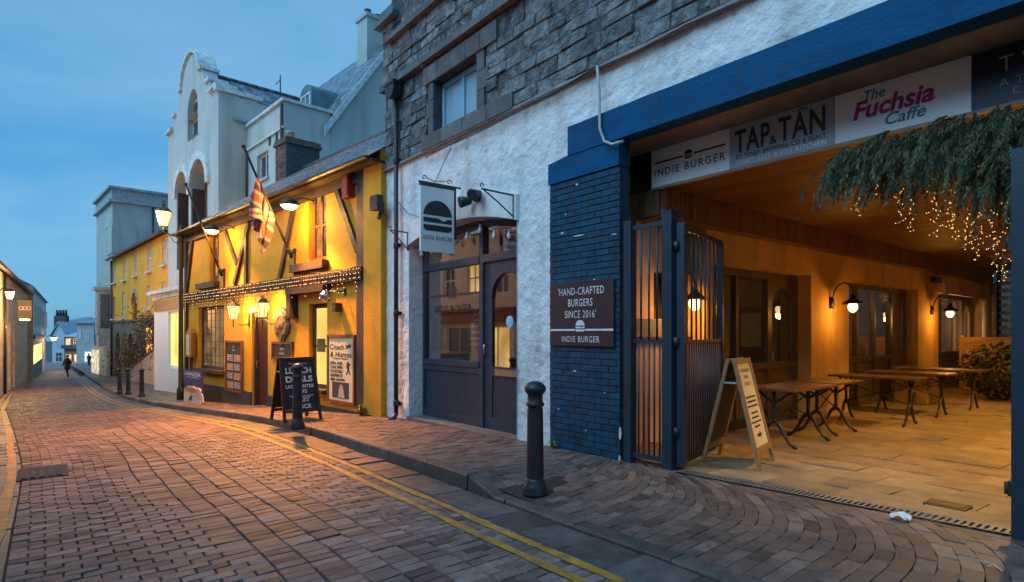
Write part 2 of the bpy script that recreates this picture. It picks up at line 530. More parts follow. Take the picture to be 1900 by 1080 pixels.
def paver(mb, c, ins, dz):
    """c: four (s, n) corners in order; z from dz(s, n); a chamfered block top."""
    mb.tone = min(1, max(0, RND.gauss(.5, .22)))
    cs, cn = sum(p[0] for p in c) / 4, sum(p[1] for p in c) / 4
    h = RND.gauss(0, .0022); tx, tn = RND.gauss(0, .016), RND.gauss(0, .016)
    top, low = [], []
    for s, n in c:
        ds, dn = cs - s, cn - n
        l = sqrt(ds * ds + dn * dn)
        a, b = s + ds / l * ins, n + dn / l * ins
        top.append((-a, b, dz(a, b) + h + (a - cs) * tx + (b - cn) * tn))
        a, b = s + ds / l * ins * .3, n + dn / l * ins * .3
        low.append((-a, b, dz(a, b) - .010))
    o = len(mb.v)
    mb.v += top + low
    mb.face(o, o + 1, o + 2, o + 3)
    for i in range(4):
        j = (i + 1) % 4
        mb.face(o + i, o + i + 4, o + j + 4, o + j)

# road: clay pavers, courses across the street
rd = MB()
rd.tone = .5
rd.cur = 1
pts = [((-s, ln(s) - .02, rz(s) - .012), (-s, kn(s) - .30, rz(s) - .012)) for s in srange(-14, 60, .8)]
strip(rd, pts)
rd.cur = 0
CW, BL = .100, .196
s = -2.2
k = 0
wob = lambda s, n: .016 * sin(s * 1.3 + n * 1.1) + .016 * sin(s * .63 + 2.1 * n) + .005 * sin(4.1 * s + 3 * n)
while s < 46:
    cw = CW if s < 26 else CW * 2
    lo, hi = ln(s) + .0, kn(s) - .40
    n = lo
    stack = .9 + .25 * sin(s * .5)
    off = BL / 2 if k % 2 else 0.0
    edges = [lo]
    e = lo + (BL * .5 if k % 2 else BL)
    while e < stack - .06: edges.append(e); e += BL
    # middle band is laid with its joints in line down the street
    e = math.ceil(stack / BL) * BL
    while e < stack + 1.05: edges.append(e); e += BL
    e = edges[-1] + (BL * .5 if k % 2 else BL)
    while e < hi - .07: edges.append(e); e += BL
    edges.append(hi)
    for a, b in zip(edges, edges[1:]):
        if b - a < .03: continue
        w0 = lambda n_, s_: n_ + (wob(s_, n_) if lo + .01 < n_ < hi - .01 else 0)
        j = .006 * (RND.random() - .5)
        sk = lambda n_: .018 * sin(n_ * 2.2 + s * .8) + .006 * sin(n_ * 9 + s)
        paver(rd, [(s + sk(a) + j, w0(a, s)), (s + sk(b) + j, w0(b, s)), (s + cw + sk(b) + j, w0(b, s + cw)), (s + cw + sk(a) + j, w0(a, s + cw))], .011, lambda a_, b_: rz(a_))
    s += cw; k += 1
# beyond the near blocks the road runs on as one worn surface
rd.tone = .5
strip(rd, [((-s, ln(s) - .02, rz(s) - .004), (-s, kn(s) - .3, rz(s) - .004)) for s in srange(46, 60, 2) + [70, 80, 95, 110, 130, 160]])
tag(rd.build('road', [paver_m, joint_m], fr=M), kind='structure')

# gutters either side, slabs in one row, and painted double lines
def gutter(name, a, b, seg):
    m = MB(); m.cur = 1; m.tone = .5
    strip(m, [((-s, a(s) - .02, rz(s) - .016), (-s, b(s) + .02, rz(s) - .016)) for s in srange(-14, 60, .8)])
    m.cur = 0
    s = -3.0
    while s < 58:
        paver(m, [(s, a(s)), (s, b(s)), (s + seg, b(s + seg)), (s + seg, a(s + seg))], .007, lambda s_, n_: rz(s_) - .002)
        s += seg
    tag(m.build(name, [gutter_m, joint_m], fr=M), kind='structure')
gutter('road_strip', lambda s: kn(s) - .395, lambda s: kn(s) - .01, .46)
gutter('road_strip', lambda s: ln(s) - .50, lambda s: ln(s) - .005, .46)

def painted_line(nf, w, s0, s1, st=.16):
    m = MB(); prev = None
    for s in srange(s0, s1, st):
        c = nf(s) + .006 * sin(s * 3.1)
        hw = w / 2 * (1 + .12 * sin(s * 5.3) + .1 * sin(s * 11.7))
        cur = [(-s, c - hw, rz(s) + .006), (-s, c + hw, rz(s) + .006)]
        if prev: m.quad(prev[0], prev[1], cur[1], cur[0])
        prev = cur
    tag(m.build('road_marking', line_m, fr=M), kind='structure')
painted_line(lambda s: kn(s) - .47, .075, -3, 70)
painted_line(lambda s: kn(s) - .66, .075, -3, 70)
painted_line(lambda s: ln(s) - .09, .085, 1.5, 60)
painted_line(lambda s: ln(s) - .27, .085, 1.5, 60)

# kerb stones
def kerb(sgn, nf, top, s0, s1):
    m = MB(); s = s0
    while s < s1:
        l = .86 + .1 * RND.random()
        for b_ in (4.35, 4.8):
            if sgn > 0 and s < b_ - .05 < s + l: l = b_ - s; break
        e = s + l - .012
        m.tone = RND.random(); w = .145
        v = []
        for q in (s, e):
            n0 = nf(q) + RND.gauss(0, .004); z1 = top(q); z0 = rz(q) - .1; c = .018
            v += [(-q, n0, z0), (-q, n0 + sgn * .006, z1 - c), (-q, n0 + sgn * c, z1), (-q, n0 + sgn * w, z1 + .002), (-q, n0 + sgn * w, z0)]
        m.add(v, [(0, 1, 6, 5), (1, 2, 7, 6), (2, 3, 8, 7), (3, 4, 9, 8), (4, 3, 2, 1, 0), (5, 6, 7, 8, 9)])
        s += l
    tag(m.build('kerb', kerb_m, fr=M), kind='structure')
kerb(1, kn, lambda s: rz(s) + kh(s), -3, 60)
kerb(-1, lambda s: ln(s) - .52, lambda s: rz(s) + .10, -3, 75)

# pavement on the shop side: small blocks, bending in fans before the covered passage
pv = MB(); pv.cur = 1; pv.tone = .5
for s0, s1 in zip(srange(-14, 60, .8), srange(-14, 60, .8)[1:]):
    for j in range(6):
        ext = lambda s: 5.23 if s < 4.7 else 6.2
        f = lambda s, j: (-s, kn(s) + .13 + (ext(s) - kn(s) - .13) * j / 6, pz(s, kn(s) + .13 + (ext(s) - kn(s) - .13) * j / 6) - .012)
        pv.quad(f(s0, j), f(s0, j + 1), f(s1, j + 1), f(s1, j))
pv.cur = 0
def fan(s, n):
    if n < 3.9: return s
    a = interp(s, [(-1.5, 0), (.4, .55), (2.6, 1.15), (4.0, .5), (5.2, 0)])
    return s + a * ((n - 3.9) / 1.25) ** 2
s, k = -2.6, 0
while s < 48:
    cw = .112 if s < 16 else .224
    n = kn(s) + .15
    n -= (.105 if k % 2 else 0)
    hi = 5.14 if s < 10 else 5.3
    while n < hi:
        a, b = max(n, kn(s) + .15), min(n + .21, hi)
        if b - a > .04:
            paver(pv, [(fan(s, a), a), (fan(s, b), b), (fan(s + cw, b), b), (fan(s + cw, a), a)], .007, pz)
        n += .21
    s += cw; k += 1
pv.tone = .5
strip(pv, [((-s, kn(s) + .14, pz(s, 3)), (-s, 7, pz(s, 7))) for s in srange(46, 60, 2) + [80, 110, 160]])
tag(pv.build('pavement', [paver_dark_m, joint_m], fr=M), kind='structure')

# pavement on the far side
pl = MB(); pl.cur = 1
strip(pl, [((-s, -14, rz(s) + .1), (-s, ln(s) - .66, rz(s) + .1)) for s in srange(-14, 60, 2) + [80, 110, 160]])
pl.cur = 0
s, k = 8.0, 0
while s < 60:
    n = ln(s) - .66
    while n > ln(s) - 2.6:
        paver(pl, [(s, n - .45), (s, n), (s + .6, n), (s + .6, n - .45)], .006, lambda s_, n_: rz(s_) + .114)
        n -= .45
    s += .6; k += 1
tag(pl.build('pavement', [paver_dark_m, joint_m], fr=M), kind='structure')

# paved floor of the covered passage (slabs, half bond)
pf = MB(); pf.cur = 1
def fz(s, n): return interp(n, [(5.1, .03), (7, 0.0), (24, .04)]) + .0 * s
for s0, s1 in zip(srange(-6, 5, 1), srange(-6, 5, 1)[1:]):
    for n0, n1 in zip(srange(5.1, 24, 1), srange(5.1, 24, 1)[1:]):
        pf.quad((-s0, n0, fz(s0, n0) - .012 + (gz(s0) if n0 < 6 else 0) * 0), (-s0, n1, fz(s0, n1) - .012), (-s1, n1, fz(s1, n1) - .012), (-s1, n0, fz(s1, n0) - .012))
pf.cur = 0
n, k = 5.24, 0
while n < 23:
    s = -2.0 - (.3 if k % 2 else 0)
    while s < 4.8:
        paver(pf, [(s, n), (s, n + .45), (s + .6, n + .45), (s + .6, n)], .004, lambda s_, n_: fz(s_, n_) + interp(s_, [(-2, .10), (1, .06), (3.5, 0)]) * max(0, 1 - (n_ - 5.2) / 1.2))
        s += .6
    n += .45; k += 1
tag(pf.build('passage_floor', [slab_m, joint_m], fr=M), kind='structure')
# ================================================================ the stone building with the burger shop and the covered passage
stone_m = mat("grey_stone", (0.135, 0.145, 0.158), rough=.85, var=.55, scale=7, bump=1.0, bscale=12, tone=.5, stain=(.34, .34, .34), stain_amt=.8, stain_scale=6, bdist=.09)
dressed_m = mat("dressed_stone", (0.125, 0.125, 0.13), rough=.85, var=.3, scale=5, bump=.7, bscale=30, tone=.25, stain=(.07, .06, .06), stain_amt=.6, stain_scale=2.5, bdist=.03)
mortar_m = mat("dark_mortar", (0.07, 0.075, 0.08), rough=.95, var=.3, scale=12, bump=.6, bscale=40)
plaster_m = mat("rough_white_plaster", (0.74, 0.76, 0.78), streak=((.36, .36, .35), .55, 3.0), rough=.8, var=.07, scale=5, bump=.7, bscale=11, stain=(.40, .40, .40), stain_amt=.5, stain_scale=2.6, bdist=.05, detail=5)
smooth_white_m = mat("smooth_white_render", (0.72, 0.73, 0.74), streak=((.36, .34, .30), .5, 5.0), rough=.7, var=.08, scale=5, bump=.4, bscale=40, stain=(.3, .27, .24), stain_amt=.4, stain_scale=3)
blue_brick_m = mat("blue_painted_brick", (0.009, 0.058, 0.105), streak=((.03, .04, .055), .7, 5.0), spec=.3, rough=.5, var=.25, scale=7, bump=.5, bscale=60, tone=.16, stain=(.02, .035, .06), stain_amt=.6, stain_scale=2, bdist=.006)
blue_m = mat("blue_masonry_paint", (0.002, 0.076, 0.19), streak=((.02, .05, .09), .7, 4.0), spec=.15, rough=.7, var=.2, scale=3, bump=.7, bscale=18, stain=(.02, .06, .13), stain_amt=.5, stain_scale=2.5, stretch=(.5, 1, 1.4), bdist=.012)
navy_m = mat("navy_joinery", (0.028, 0.040, 0.066), rough=.38, var=.15, scale=5, bump=.15, bscale=30)
iron_m = mat("black_iron", (0.022, 0.024, 0.028), rough=.42, metal=.0, var=.25, scale=9, bump=.2, bscale=50)
cable_m = mat("black_cable", (0.02, 0.02, 0.02), rough=.6)
glass_m = glass("window_glass", refl=1.3)
shop_glass_m = glass("shop_glass", refl=3.0)
sky_glass_m = mat("upper_window_glass", (0.03, 0.045, 0.055), rough=.04, var=.2, scale=1.5, spec=1.0)
chip_m = mat("bare_plaster_chip", (0.62, 0.62, 0.62), rough=.8, bump=.5)
concrete_m = mat("stained_concrete", (0.27, 0.21, 0.17), rough=.85, var=.3, scale=2.5, bump=.5, bscale=25, stain=(.07, .05, .045), stain_amt=.7, stain_scale=2)

def clip_poly(poly, x0, x1, z0, z1):
    for ax, lim, sg in ((0, x0, 1), (0, x1, -1), (1, z0, 1), (1, z1, -1)):
        out = []
        for i in range(len(poly)):
            a, b = poly[i], poly[(i + 1) % len(poly)]
            ia, ib = sg * (a[ax] - lim) >= 0, sg * (b[ax] - lim) >= 0
            if ia: out.append(a)
            if ia != ib:
                t = (lim - a[ax]) / (b[ax] - a[ax]); out.append((a[0] + (b[0] - a[0]) * t, a[1] + (b[1] - a[1]) * t))
        poly = out
        if len(poly) < 3: return []
    return poly
def diagonal_boards(mb, x0, x1, z0, z1, y, d=1, w=.085):
    mb.quad((x0, y, z0), (x1, y, z0), (x1, y, z1), (x0, y, z1))
    c = -3.0
    while c < 6:
        a, b = c + .004, c + w - .004
        h = z1 - z0
        p = clip_poly([(x0 + a - d * 0, z0), (x0 + b, z0), (x0 + b - d * h, z1), (x0 + a - d * h, z1)], x0, x1, z0, z1)
        if len(p) >= 3: mb.prism(p, y - .007, y)
        c += w

def masonry(mb, x0, x1, z0, z1, y, holes=(), ch=(.15, .24), lw=(.22, .55), proud=.020, jit=.016, gap=.003, ins=.011):
    z = z0
    while z < z1 - .03:
        h = min(RND.uniform(*ch), z1 - z)
        if z1 - z - h < .1: h = z1 - z
        spans = [(x0, x1)]
        for hx0, hx1, hz0, hz1 in holes:
            if z + h > hz0 + .02 and z < hz1 - .02:
                spans = [p for a, b in spans for p in ((a, min(b, hx0)), (max(a, hx1), b)) if p[1] - p[0] > .05]
        for a, b in spans:
            x = a
            while x < b - .02:
                l = min(RND.uniform(*lw), b - x)
                if b - x - l < .15: l = b - x
                mb.block(x + gap / 2, x + l - gap / 2, z + gap / 2, z + h - gap / 2, y, proud + RND.uniform(-.012, .018), ins, jit)
                x += l
        z += h

Y0 = 5.10
SB = thing('stone_building', 'tall grey stone building with rough white lower wall and blue passage beam', 'building', M, (-10.28, Y0, -.2))
XL, XR = -9.35, -6.27           # shop opening
XP0, XP1 = -5.58, -4.40         # brick pillar
ZARCH, RISE = 3.02, .22
YF = Y0 + .27                   # shopfront joinery plane
# --- rough plaster: a displaced sheet
pw = MB(); pw.smooth = True
cx = srange(-10.28, 3.2, .04); cz = srange(-.45, 4.62, .04)
def arch_z(x):
    t = (x - (XL + XR) / 2) / ((XR - XL) / 2)
    return ZARCH + RISE * (1 - t * t)
idx = {}
def pv_(i, j):
    if (i, j) not in idx:
        x, z = cx[i], cz[j]
        p = Vector((x * 2.6, 0, z * 3.4))
        d = -.010 + .010 * mnoise.noise(p) + .010 * mnoise.noise(p * 2.3 + Vector((5, 0, 0))) + .007 * mnoise.noise(p * 4.6) - .035 * max(0.0, mnoise.noise(p * 3.1 + Vector((0, 7, 0))) - .22)
        idx[(i, j)] = len(pw.v); pw.v.append((x, Y0 - d, z + (0 if j >= len(cz) - 2 else 0)))
    return idx[(i, j)]
for i in range(len(cx) - 1):
    for j in range(len(cz) - 1):
        x, z = (cx[i] + cx[i + 1]) / 2, (cz[j] + cz[j + 1]) / 2
        if XL < x < XR and z < arch_z(x) + .12: continue
        if x > XP0 + .02 and z < 3.55: continue
        if x > -5.1 and z < 3.95: continue
        pw.face(pv_(i, j), pv_(i + 1, j), pv_(i + 1, j + 1), pv_(i, j + 1))
pw.build('plaster_wall', plaster_m, SB)
# smooth arched lintel, jamb returns and threshold
lt = MB()
K = 14
xs = [XL - .03 + (XR - XL + .06) * i / K for i in range(K + 1)]
for a, b in zip(xs, xs[1:]):
    za, zb = arch_z(a), arch_z(b)
    lt.prism([(a, za), (b, zb), (b, zb + .36), (a, za + .36)], Y0 - .045, Y0 + .30)
lt.build('arched_lintel', smooth_white_m, SB)
jb = MB()
jb.quad((XL, Y0 - .01, -.4), (XL, Y0 - .01, ZARCH + .1), (XL, Y0 + .34, ZARCH + .1), (XL, Y0 + .34, -.4))
jb.build('jamb', plaster_m, SB); jb = MB()
jb.quad((XR, Y0 - .01, -.4), (XR, Y0 - .01, ZARCH + .1), (XR, Y0 + .34, ZARCH + .1), (XR, Y0 + .34, -.4))
jb.build('jamb', plaster_m, SB)
MB().box(XL, XR, Y0 - .06, YF + .3, -.40, -.045).build('threshold', dressed_m, SB)

# --- shopfront joinery
XW = -7.50                       # between shop window and door
sf = MB()
sf.box(XL, XL + .07, YF, YF + .09, -.05, 3.1); sf.box(XR - .07, XR, YF, YF + .09, -.05, 3.1)
sf.box(XW - .05, XW + .05, YF - .012, YF + .09, -.05, 3.2)
sf.box(XL + .07, XW - .05, YF - .02, YF + .09, 2.56, 2.68); sf.box(XW + .05, XR - .07, YF - .02, YF + .09, 2.56, 2.68)
sf.box(XL + .07, XW - .05, YF - .03, YF + .09, .90, .99)
for a, b in ((XL + .07, XW - .05), (XW + .05, XR - .07)):
    n_ = 8
    for i in range(n_):
        p, q = a + (b - a) * i / n_, a + (b - a) * (i + 1) / n_
        sf.prism([(p, arch_z(p) - .10), (q, arch_z(q) - .10), (q, arch_z(q) + .04), (p, arch_z(p) + .04)], YF + .003, YF + .09)
sf.box(XL + .07, XW - .05, YF - .004, YF + .08, -.05, .10); sf.box(XL + .07, XW - .05, YF - .004, YF + .08, .80, .90)
front = sf.build('shopfront', navy_m, SB)
rp_ = MB(); diagonal_boards(rp_, XL + .07, XW - .05, .10, .80, YF + .03)
rp_.build('stall_riser', navy_m, front)
gp = MB()
gp.quad((XL + .07, YF + .05, .99), (XW - .05, YF + .05, .99), (XW - .05, YF + .05, 2.56), (XL + .07, YF + .05, 2.56)).build('pane', shop_glass_m, front)
tl = MB()
tl.quad((XL + .07, YF + .05, 2.68), (XW - .05, YF + .05, 2.68), (XW - .05, YF + .05, 3.2), (XL + .07, YF + .05, 3.2))
tl.build('pane', shop_glass_m, front)
MB().quad((XW + .05, YF + .05, 2.68), (XR - .07, YF + .05, 2.68), (XR - .07, YF + .05, 3.2), (XW + .05, YF + .05, 3.2)).build('pane', shop_glass_m, front)
wl_m = mat("window_lettering", (0.11, 0.035, 0.03), rough=.5)
wt = MB(); zc_ = 1.95
cxw = (XL + XW) / 2
wt.box(XL + .12, cxw - .17, YF + .041, YF + .046, zc_ + .13, zc_ + .17); wt.box(cxw + .17, XW - .1, YF + .041, YF + .046, zc_ + .13, zc_ + .17)
burger(wt, cxw, zc_ + .10, .24, YF + .046)
wt.text("INDIE BURGER", cxw, zc_ - .14, .17, YF + .046, spacing=1.25, sx=.86, off=.004)
wt.build('window_lettering', wl_m, front)

# --- door with an arched light
XD0, XD1 = XW + .05, XR - .07
dm = MB(); yd = YF + .02
gx0, gx1, gz0, gz1 = XD0 + .20, XD1 - .14, .93, 1.98
gc, gr = (gx0 + gx1) / 2, (gx1 - gx0) / 2
dm.box(XD0, gx0, yd, yd + .05, -.04, 2.56); dm.box(gx1, XD1, yd, yd + .05, -.04, 2.56)
dm.box(gx0, gx1, yd, yd + .05, .78, gz0)
dm.box(gx0, gx1, yd, yd + .05, -.04, .14)
N_ = 14
for i in range(N_):
    a, b = pi - pi * i / N_, pi - pi * (i + 1) / N_
    p, q = (gc + gr * cos(a), gz1 + gr * sin(a)), (gc + gr * cos(b), gz1 + gr * sin(b))
    dm.prism([p, q, (q[0], 2.56), (p[0], 2.56)], yd, yd + .05)
    for rr in (1.0,):
        dm.prism([p, q, (gc + (gr + .03) * cos(b), gz1 + (gr + .03) * sin(b)), (gc + (gr + .03) * cos(a), gz1 + (gr + .03) * sin(a))], yd - .012, yd)
door = dm.build('door', navy_m, SB)
dp = MB(); diagonal_boards(dp, gx0, gx1, .14, .78, yd + .025, d=-1)
dp.build('lower_panel', navy_m, door)
gv = [(gx0, gz0), (gx1, gz0)] + [(gc + gr * cos(pi * i / 14), gz1 + gr * sin(pi * i / 14)) for i in range(15)]
gm_ = MB(); gm_.add([(x, yd + .03, z) for x, z in gv], [tuple(range(len(gv)))]); gm_.build('pane', shop_glass_m, door)
MB().box(gx0 + .09, gx1 - .1, yd - .012, yd, .80, .90).build('letter_plate', mat("brushed_steel", (.5, .52, .55), rough=.3, metal=1.0), door)
MB().tube([(XD0 + .07, yd - .005, 1.28), (XD0 + .07, yd - .06, 1.26), (XD0 + .08, yd - .065, 1.12), (XD0 + .07, yd - .005, 1.10)], .013).build('handle', mat("brushed_steel", (.5, .52, .55)), door)
st = MB(); st.lathe([(.001, 0), (.09, .001), (.09, .004), (.001, .005)], 0, 0, 18)
sv = [(gc + .03 + x, yd + .026 - z, 1.62 + y) for x, y, z in st.v]
MB().add(sv, st.f).build('door_sticker', mat("pale_blue_sticker", (.25, .5, .7), rough=.5), door)
MB().box(gx1 - .16, gx1 - .05, yd + .024, yd + .028, .95, 1.09).build('door_sticker', mat("white_sticker", (.75, .75, .72), rough=.5), door)

# --- room behind the shop glass
room_m = mat("shop_room_wall", (0.18, 0.10, 0.08), rough=.8, var=.25, scale=1.5)
rm = MB()
a, b, c_, d_ = XL - .2, XR + .2, YF + .12, YF + 3.2
rm.quad((a, d_, -.05), (b, d_, -.05), (b, d_, 3.3), (a, d_, 3.3)); rm.quad((a, c_, -.05), (a, d_, -.05), (a, d_, 3.3), (a, c_, 3.3))
rm.quad((b, c_, -.05), (b, d_, -.05), (b, d_, 3.3), (b, c_, 3.3)); rm.quad((a, c_, 3.3), (b, c_, 3.3), (b, d_, 3.3), (a, d_, 3.3)); rm.quad((a, c_, -.05), (b, c_, -.05), (b, d_, -.05), (a, d_, -.05))
room = rm.build('room', room_m, SB)
cn_ = MB(); cn_.box(XL + .1, XW - .1, YF + .14, YF + .34, .5, 1.12)
cn_.build('window_seat', mat("pale_wood", (.52, .42, .28), rough=.6, var=.2, scale=3, stretch=(1, 8, 8)), SB)
ct = MB(); ct.box(XL + .3, XL + 2.2, YF + 1.9, YF + 2.4, 0, 1.1); ct.box(XL + .25, XL + 2.25, YF + 1.85, YF + 2.45, 1.1, 1.15)
ct.build('counter', mat("dark_wood", (.10, .05, .035), rough=.5), room)
lamp('room_lamp', room, (XL + 1.5, YF + 1.2, 2.9), 7, (1.0, .66, .45), .15)
q = MB()
for i, (xx, zz, w_, h_) in enumerate(((XL + .5, 1.7, .35, .45), (XL + 1.0, 1.75, .3, .35), (XL + 1.6, 1.55, .5, .5), (XR - .7, 1.6, .4, .55))):
    q.box(xx, xx + w_, YF + 3.17, YF + 3.195, zz, zz + h_)
q.build('picture', mat("pale_picture", (.55, .45, .38), rough=.5, var=.4, scale=6), SB)
q = MB()
for xx in (XL + .9, XL + 2.1): q.box(xx, xx + .10, YF + 1.1, YF + 1.2, 0, 3.2)
q.build('room_post', mat("dark_wood", (.10, .05, .035)), SB)
# small board propped inside the window
bd = thing('menu_easel', 'small chalk easel leaning inside the burger shop window', 'easel', M, (XW - .42, YF + .2, 1.12))
m_ = MB(); x = XW - .42
m_.bar((x - .30, YF + .16, 1.02), (x - .12, YF + .30, 1.92), .03, .03); m_.bar((x + .26, YF + .16, 1.02), (x + .14, YF + .30, 1.92), .03, .03)
m_.build('frame', mat("pale_wood", (.52, .42, .28)), bd)
m_ = MB(); m_.add([(x - .25, YF + .155, 1.16), (x + .24, YF + .155, 1.16), (x + .13, YF + .29, 1.90), (x - .11, YF + .29, 1.90)], [(0, 1, 2, 3)])
m_.build('chalk_panel', mat("chalkboard", (.02, .022, .025), rough=.6), bd)
chalk_m = mat("chalk_paint", (.72, .72, .70), rough=.8)
m_ = MB()
for i in range(6):
    z = 1.24 + i * .1; f_ = (z - 1.16) / .74
    yy = YF + .15 + f_ * .135; hw = .2 - .09 * f_
    for k in range(5):
        xa = x - hw + k * hw * .4 + RND.random() * .02
        m_.quad((xa, yy, z), (xa + hw * .3, yy, z + .01), (xa + hw * .3, yy + .006, z + .045), (xa, yy + .006, z + .035))
m_.build('chalk_lettering', chalk_m, bd)

lip = MB()
for x0_, x1_ in zip(srange(-10.28, 3.2, .3), srange(-10.28, 3.2, .3)[1:]):
    h_ = lambda x: 4.585 + .012 * mnoise.noise(Vector((x * 1.7, 5, 0)))
    lip.prism([(x0_, 4.55), (x1_, 4.55), (x1_, h_(x1_)), (x0_, h_(x0_))], Y0 - .06, Y0 + .01)
lip.build('plaster_lip', mat("pinkish_lip", (.30, .235, .23), rough=.8, var=.3, scale=3, bump=.4), SB)
# --- stone upper storey
UW = (-8.47, -7.20, 4.80, 5.68)
sw = MB(); sw.tone = .5
sw.cur = 1
sw.wall(-10.28, 3.2, 4.57, 6.04, Y0, [UW], .2)
sw.wall(-10.28, 3.2, 6.04, 7.30, Y0 - .05, (), .2)
sw.wall(-9.95, 3.2, 7.30, 9.4, Y0 - .05, (), .2)
sw.quad((-10.28, Y0, 4.3), (-10.28, Y0, 7.3), (-10.28, 14, 7.3), (-10.28, 14, 4.3))
sw.cur = 0
masonry(sw, -10.28, 3.2, 4.60, 6.04, Y0, [(UW[0] - .22, UW[1] + .22, 4.58, 5.95)])
masonry(sw, -10.28, 3.2, 6.16, 6.86, Y0 - .05)
masonry(sw, -10.28, -9.55, 6.95, 7.28, Y0 - .05)
masonry(sw, -9.50, 3.2, 6.98, 9.4, Y0 - .05)
sw.build('stone_wall', [stone_m, mortar_m], SB)
dr = MB()
def dressed(name='dressed_stone'):
    global dr
    dr.build(name, dressed_m, SB); dr = MB()
def dstone(x0, x1, z0, z1, pr=.05, y=Y0):
    dr.tone = RND.random(); dr.box(x0, x1, y - pr, y + .02, z0, z1)
# window surround
x = UW[0] - .26
while x < UW[1] + .2:
    dstone(x, x + .40, 5.68, 5.97, .06); x += .412
x = UW[0] - .34
while x < UW[1] + .30:
    dstone(x, x + .62, 4.57, 4.80, .075); x += .632
for k in range(3):
    z = 4.81 + k * .29
    w_ = .24 if k % 2 else .15
    dstone(UW[0] - w_, UW[0], z, z + .28, .036); dstone(UW[1], UW[1] + w_ + .04, z, z + .28, .036)
dressed('window_surround')
# string courses and parapet caps
x = -10.30
while x < 3.1:
    l = RND.uniform(.7, 1.0); dstone(x, x + l - .008, 6.04, 6.15, .13); x += l
dressed('string_course')
x = -9.98
while x < 3.1:
    l = RND.uniform(.7, 1.0); dstone(x, x + l - .008, 6.87, 6.97, .17); x += l
dressed('string_course')
cp = MB()
lead_m = mat("weathered_lead", (.09, .13, .15), rough=.55, var=.25, scale=5, bump=.3, bscale=20)
cp.box(-10.42, -9.62, Y0 - .20, Y0 + .5, 7.28, 7.36)
cp.prism([(-10.38, 7.36), (-9.64, 7.36), (-9.75, 7.52), (-10.25, 7.52)], Y0 - .15, Y0 + .45)
cp.build('coping', lead_m, SB)
bk = MB(); bk.box(-9.9, 3.2, Y0 + .22, 14, 3.75, 8.9)
bk.build('core_wall', mortar_m, SB)
window_unit(SB, UW[0] + .02, UW[1] - .02, UW[2] + .02, UW[3] - .02, Y0 + .13, 2, 1, mat("pale_blue_frame", (.22, .42, .55), rough=.45, var=.1), mat("blind_sky_glass", (.30, .42, .52), rough=.12, var=.12, scale=.8), .075, .09)  # pale blind and sky reflection both put into the pane colour

# --- blue brick pillar, blue step and beam
bp_ = MB(); bp_.cur = 1
bp_.box(XP0 + .01, XP1 - .01, Y0 - .01, Y0 + .16, -.4, 3.63)
bp_.cur = 0
z = -.30; k = 0
while z < 3.36:
    x = XP0 - (.11 if k % 2 else 0)
    while x < XP1 - .01:
        a, b = max(x, XP0), min(x + .225, XP1)
        if b - a > .02: bp_.block(a + .001, b - .001, z + .003, z + .073, Y0 - .011, .011 + RND.uniform(-.003, .003), .004, .0015)
        x += .225
    # side face courses, seen from the passage
    z += .076; k += 1
bp_.build('brick_pillar', [blue_brick_m, blue_brick_m], SB)
bm = MB()
bm.prism([(XP0 - .01, 3.36), (XP1 + .0, 3.36), (XP1 + .0, 3.66), (-5.22, 3.66), (XP0 - .01, 3.62)], Y0 - .04, Y0 + .16)
bm.build('pillar_head', blue_m, SB)
bm = MB(); bm.smooth = False
xs = srange(-5.22, 3.2, .25)
for a, b in zip(xs, xs[1:]):
    w0 = lambda x: 4.01 + .018 * mnoise.noise(Vector((x * 2.1, 1, 0)))
    bm.prism([(a, 3.652), (b, 3.652), (b, w0(b)), (a, w0(a))], Y0 - .05, Y0 + .16)
bm.build('passage_beam', blue_m, SB)
ch = MB()
for u, v, w_, h_ in ((1060, 441, 26, 8), (1040, 436, 6, 6), (1133, 437, 14, 5), (1068, 346, 5, 7), (1437, 84, 6, 6), (1275, 170, 5, 6), (1390, 150, 4, 3), (1560, 88, 10, 3), (1205, 215, 6, 4), (1668, 40, 5, 4), (1100, 520, 5, 3), (1062, 690, 8, 3), (1120, 730, 3, 2), (1034, 760, 4, 2), (1085, 800, 3, 2), (1044, 862, 4, 12), (1148, 820, 5, 30), (1147, 865, 5, 22), (1048, 400, 3, 4)):
    x0, z0 = at(M, u, v, Y0 - .03); x1, z1 = at(M, u + w_, v - h_, Y0 - .03)
    pts_ = [(x0 + (x1 - x0) * (.5 + .5 * cos(t) * RND.uniform(.6, 1)), z0 + (z1 - z0) * (.5 + .5 * sin(t) * RND.uniform(.6, 1))) for t in [2 * pi * i / 10 for i in range(10)]]
    ch.prism(pts_, Y0 - .032, Y0 - .02)
ch.build('paint_chip', chip_m, SB)
# soffit between beam and signs; pillar side and the reveal of the passage
so = MB()
so.box(-5.0, 3.2, Y0 + .161, 5.80, 3.646, 3.70)
so.build('concrete_soffit', concrete_m, SB)
# far pillar of the passage mouth
rpz = MB(); rpz.box(-.62, .6, Y0 - .02, Y0 + .62, -.2, 3.65); 
z = -.2; k = 0
while z < 3.55:
    x = -.62 - (.11 if k % 2 else 0)
    while x < .59:
        a, b = max(x, -.62), min(x + .225, .6)
        if b - a > .02: rpz.block(a + .001, b - .001, z + .003, z + .073, Y0 - .021, .011 + RND.uniform(-.003, .003), .004, .0015)
        x += .225
    z += .076; k += 1
rpz.build('end_pillar', blue_brick_m, SB)

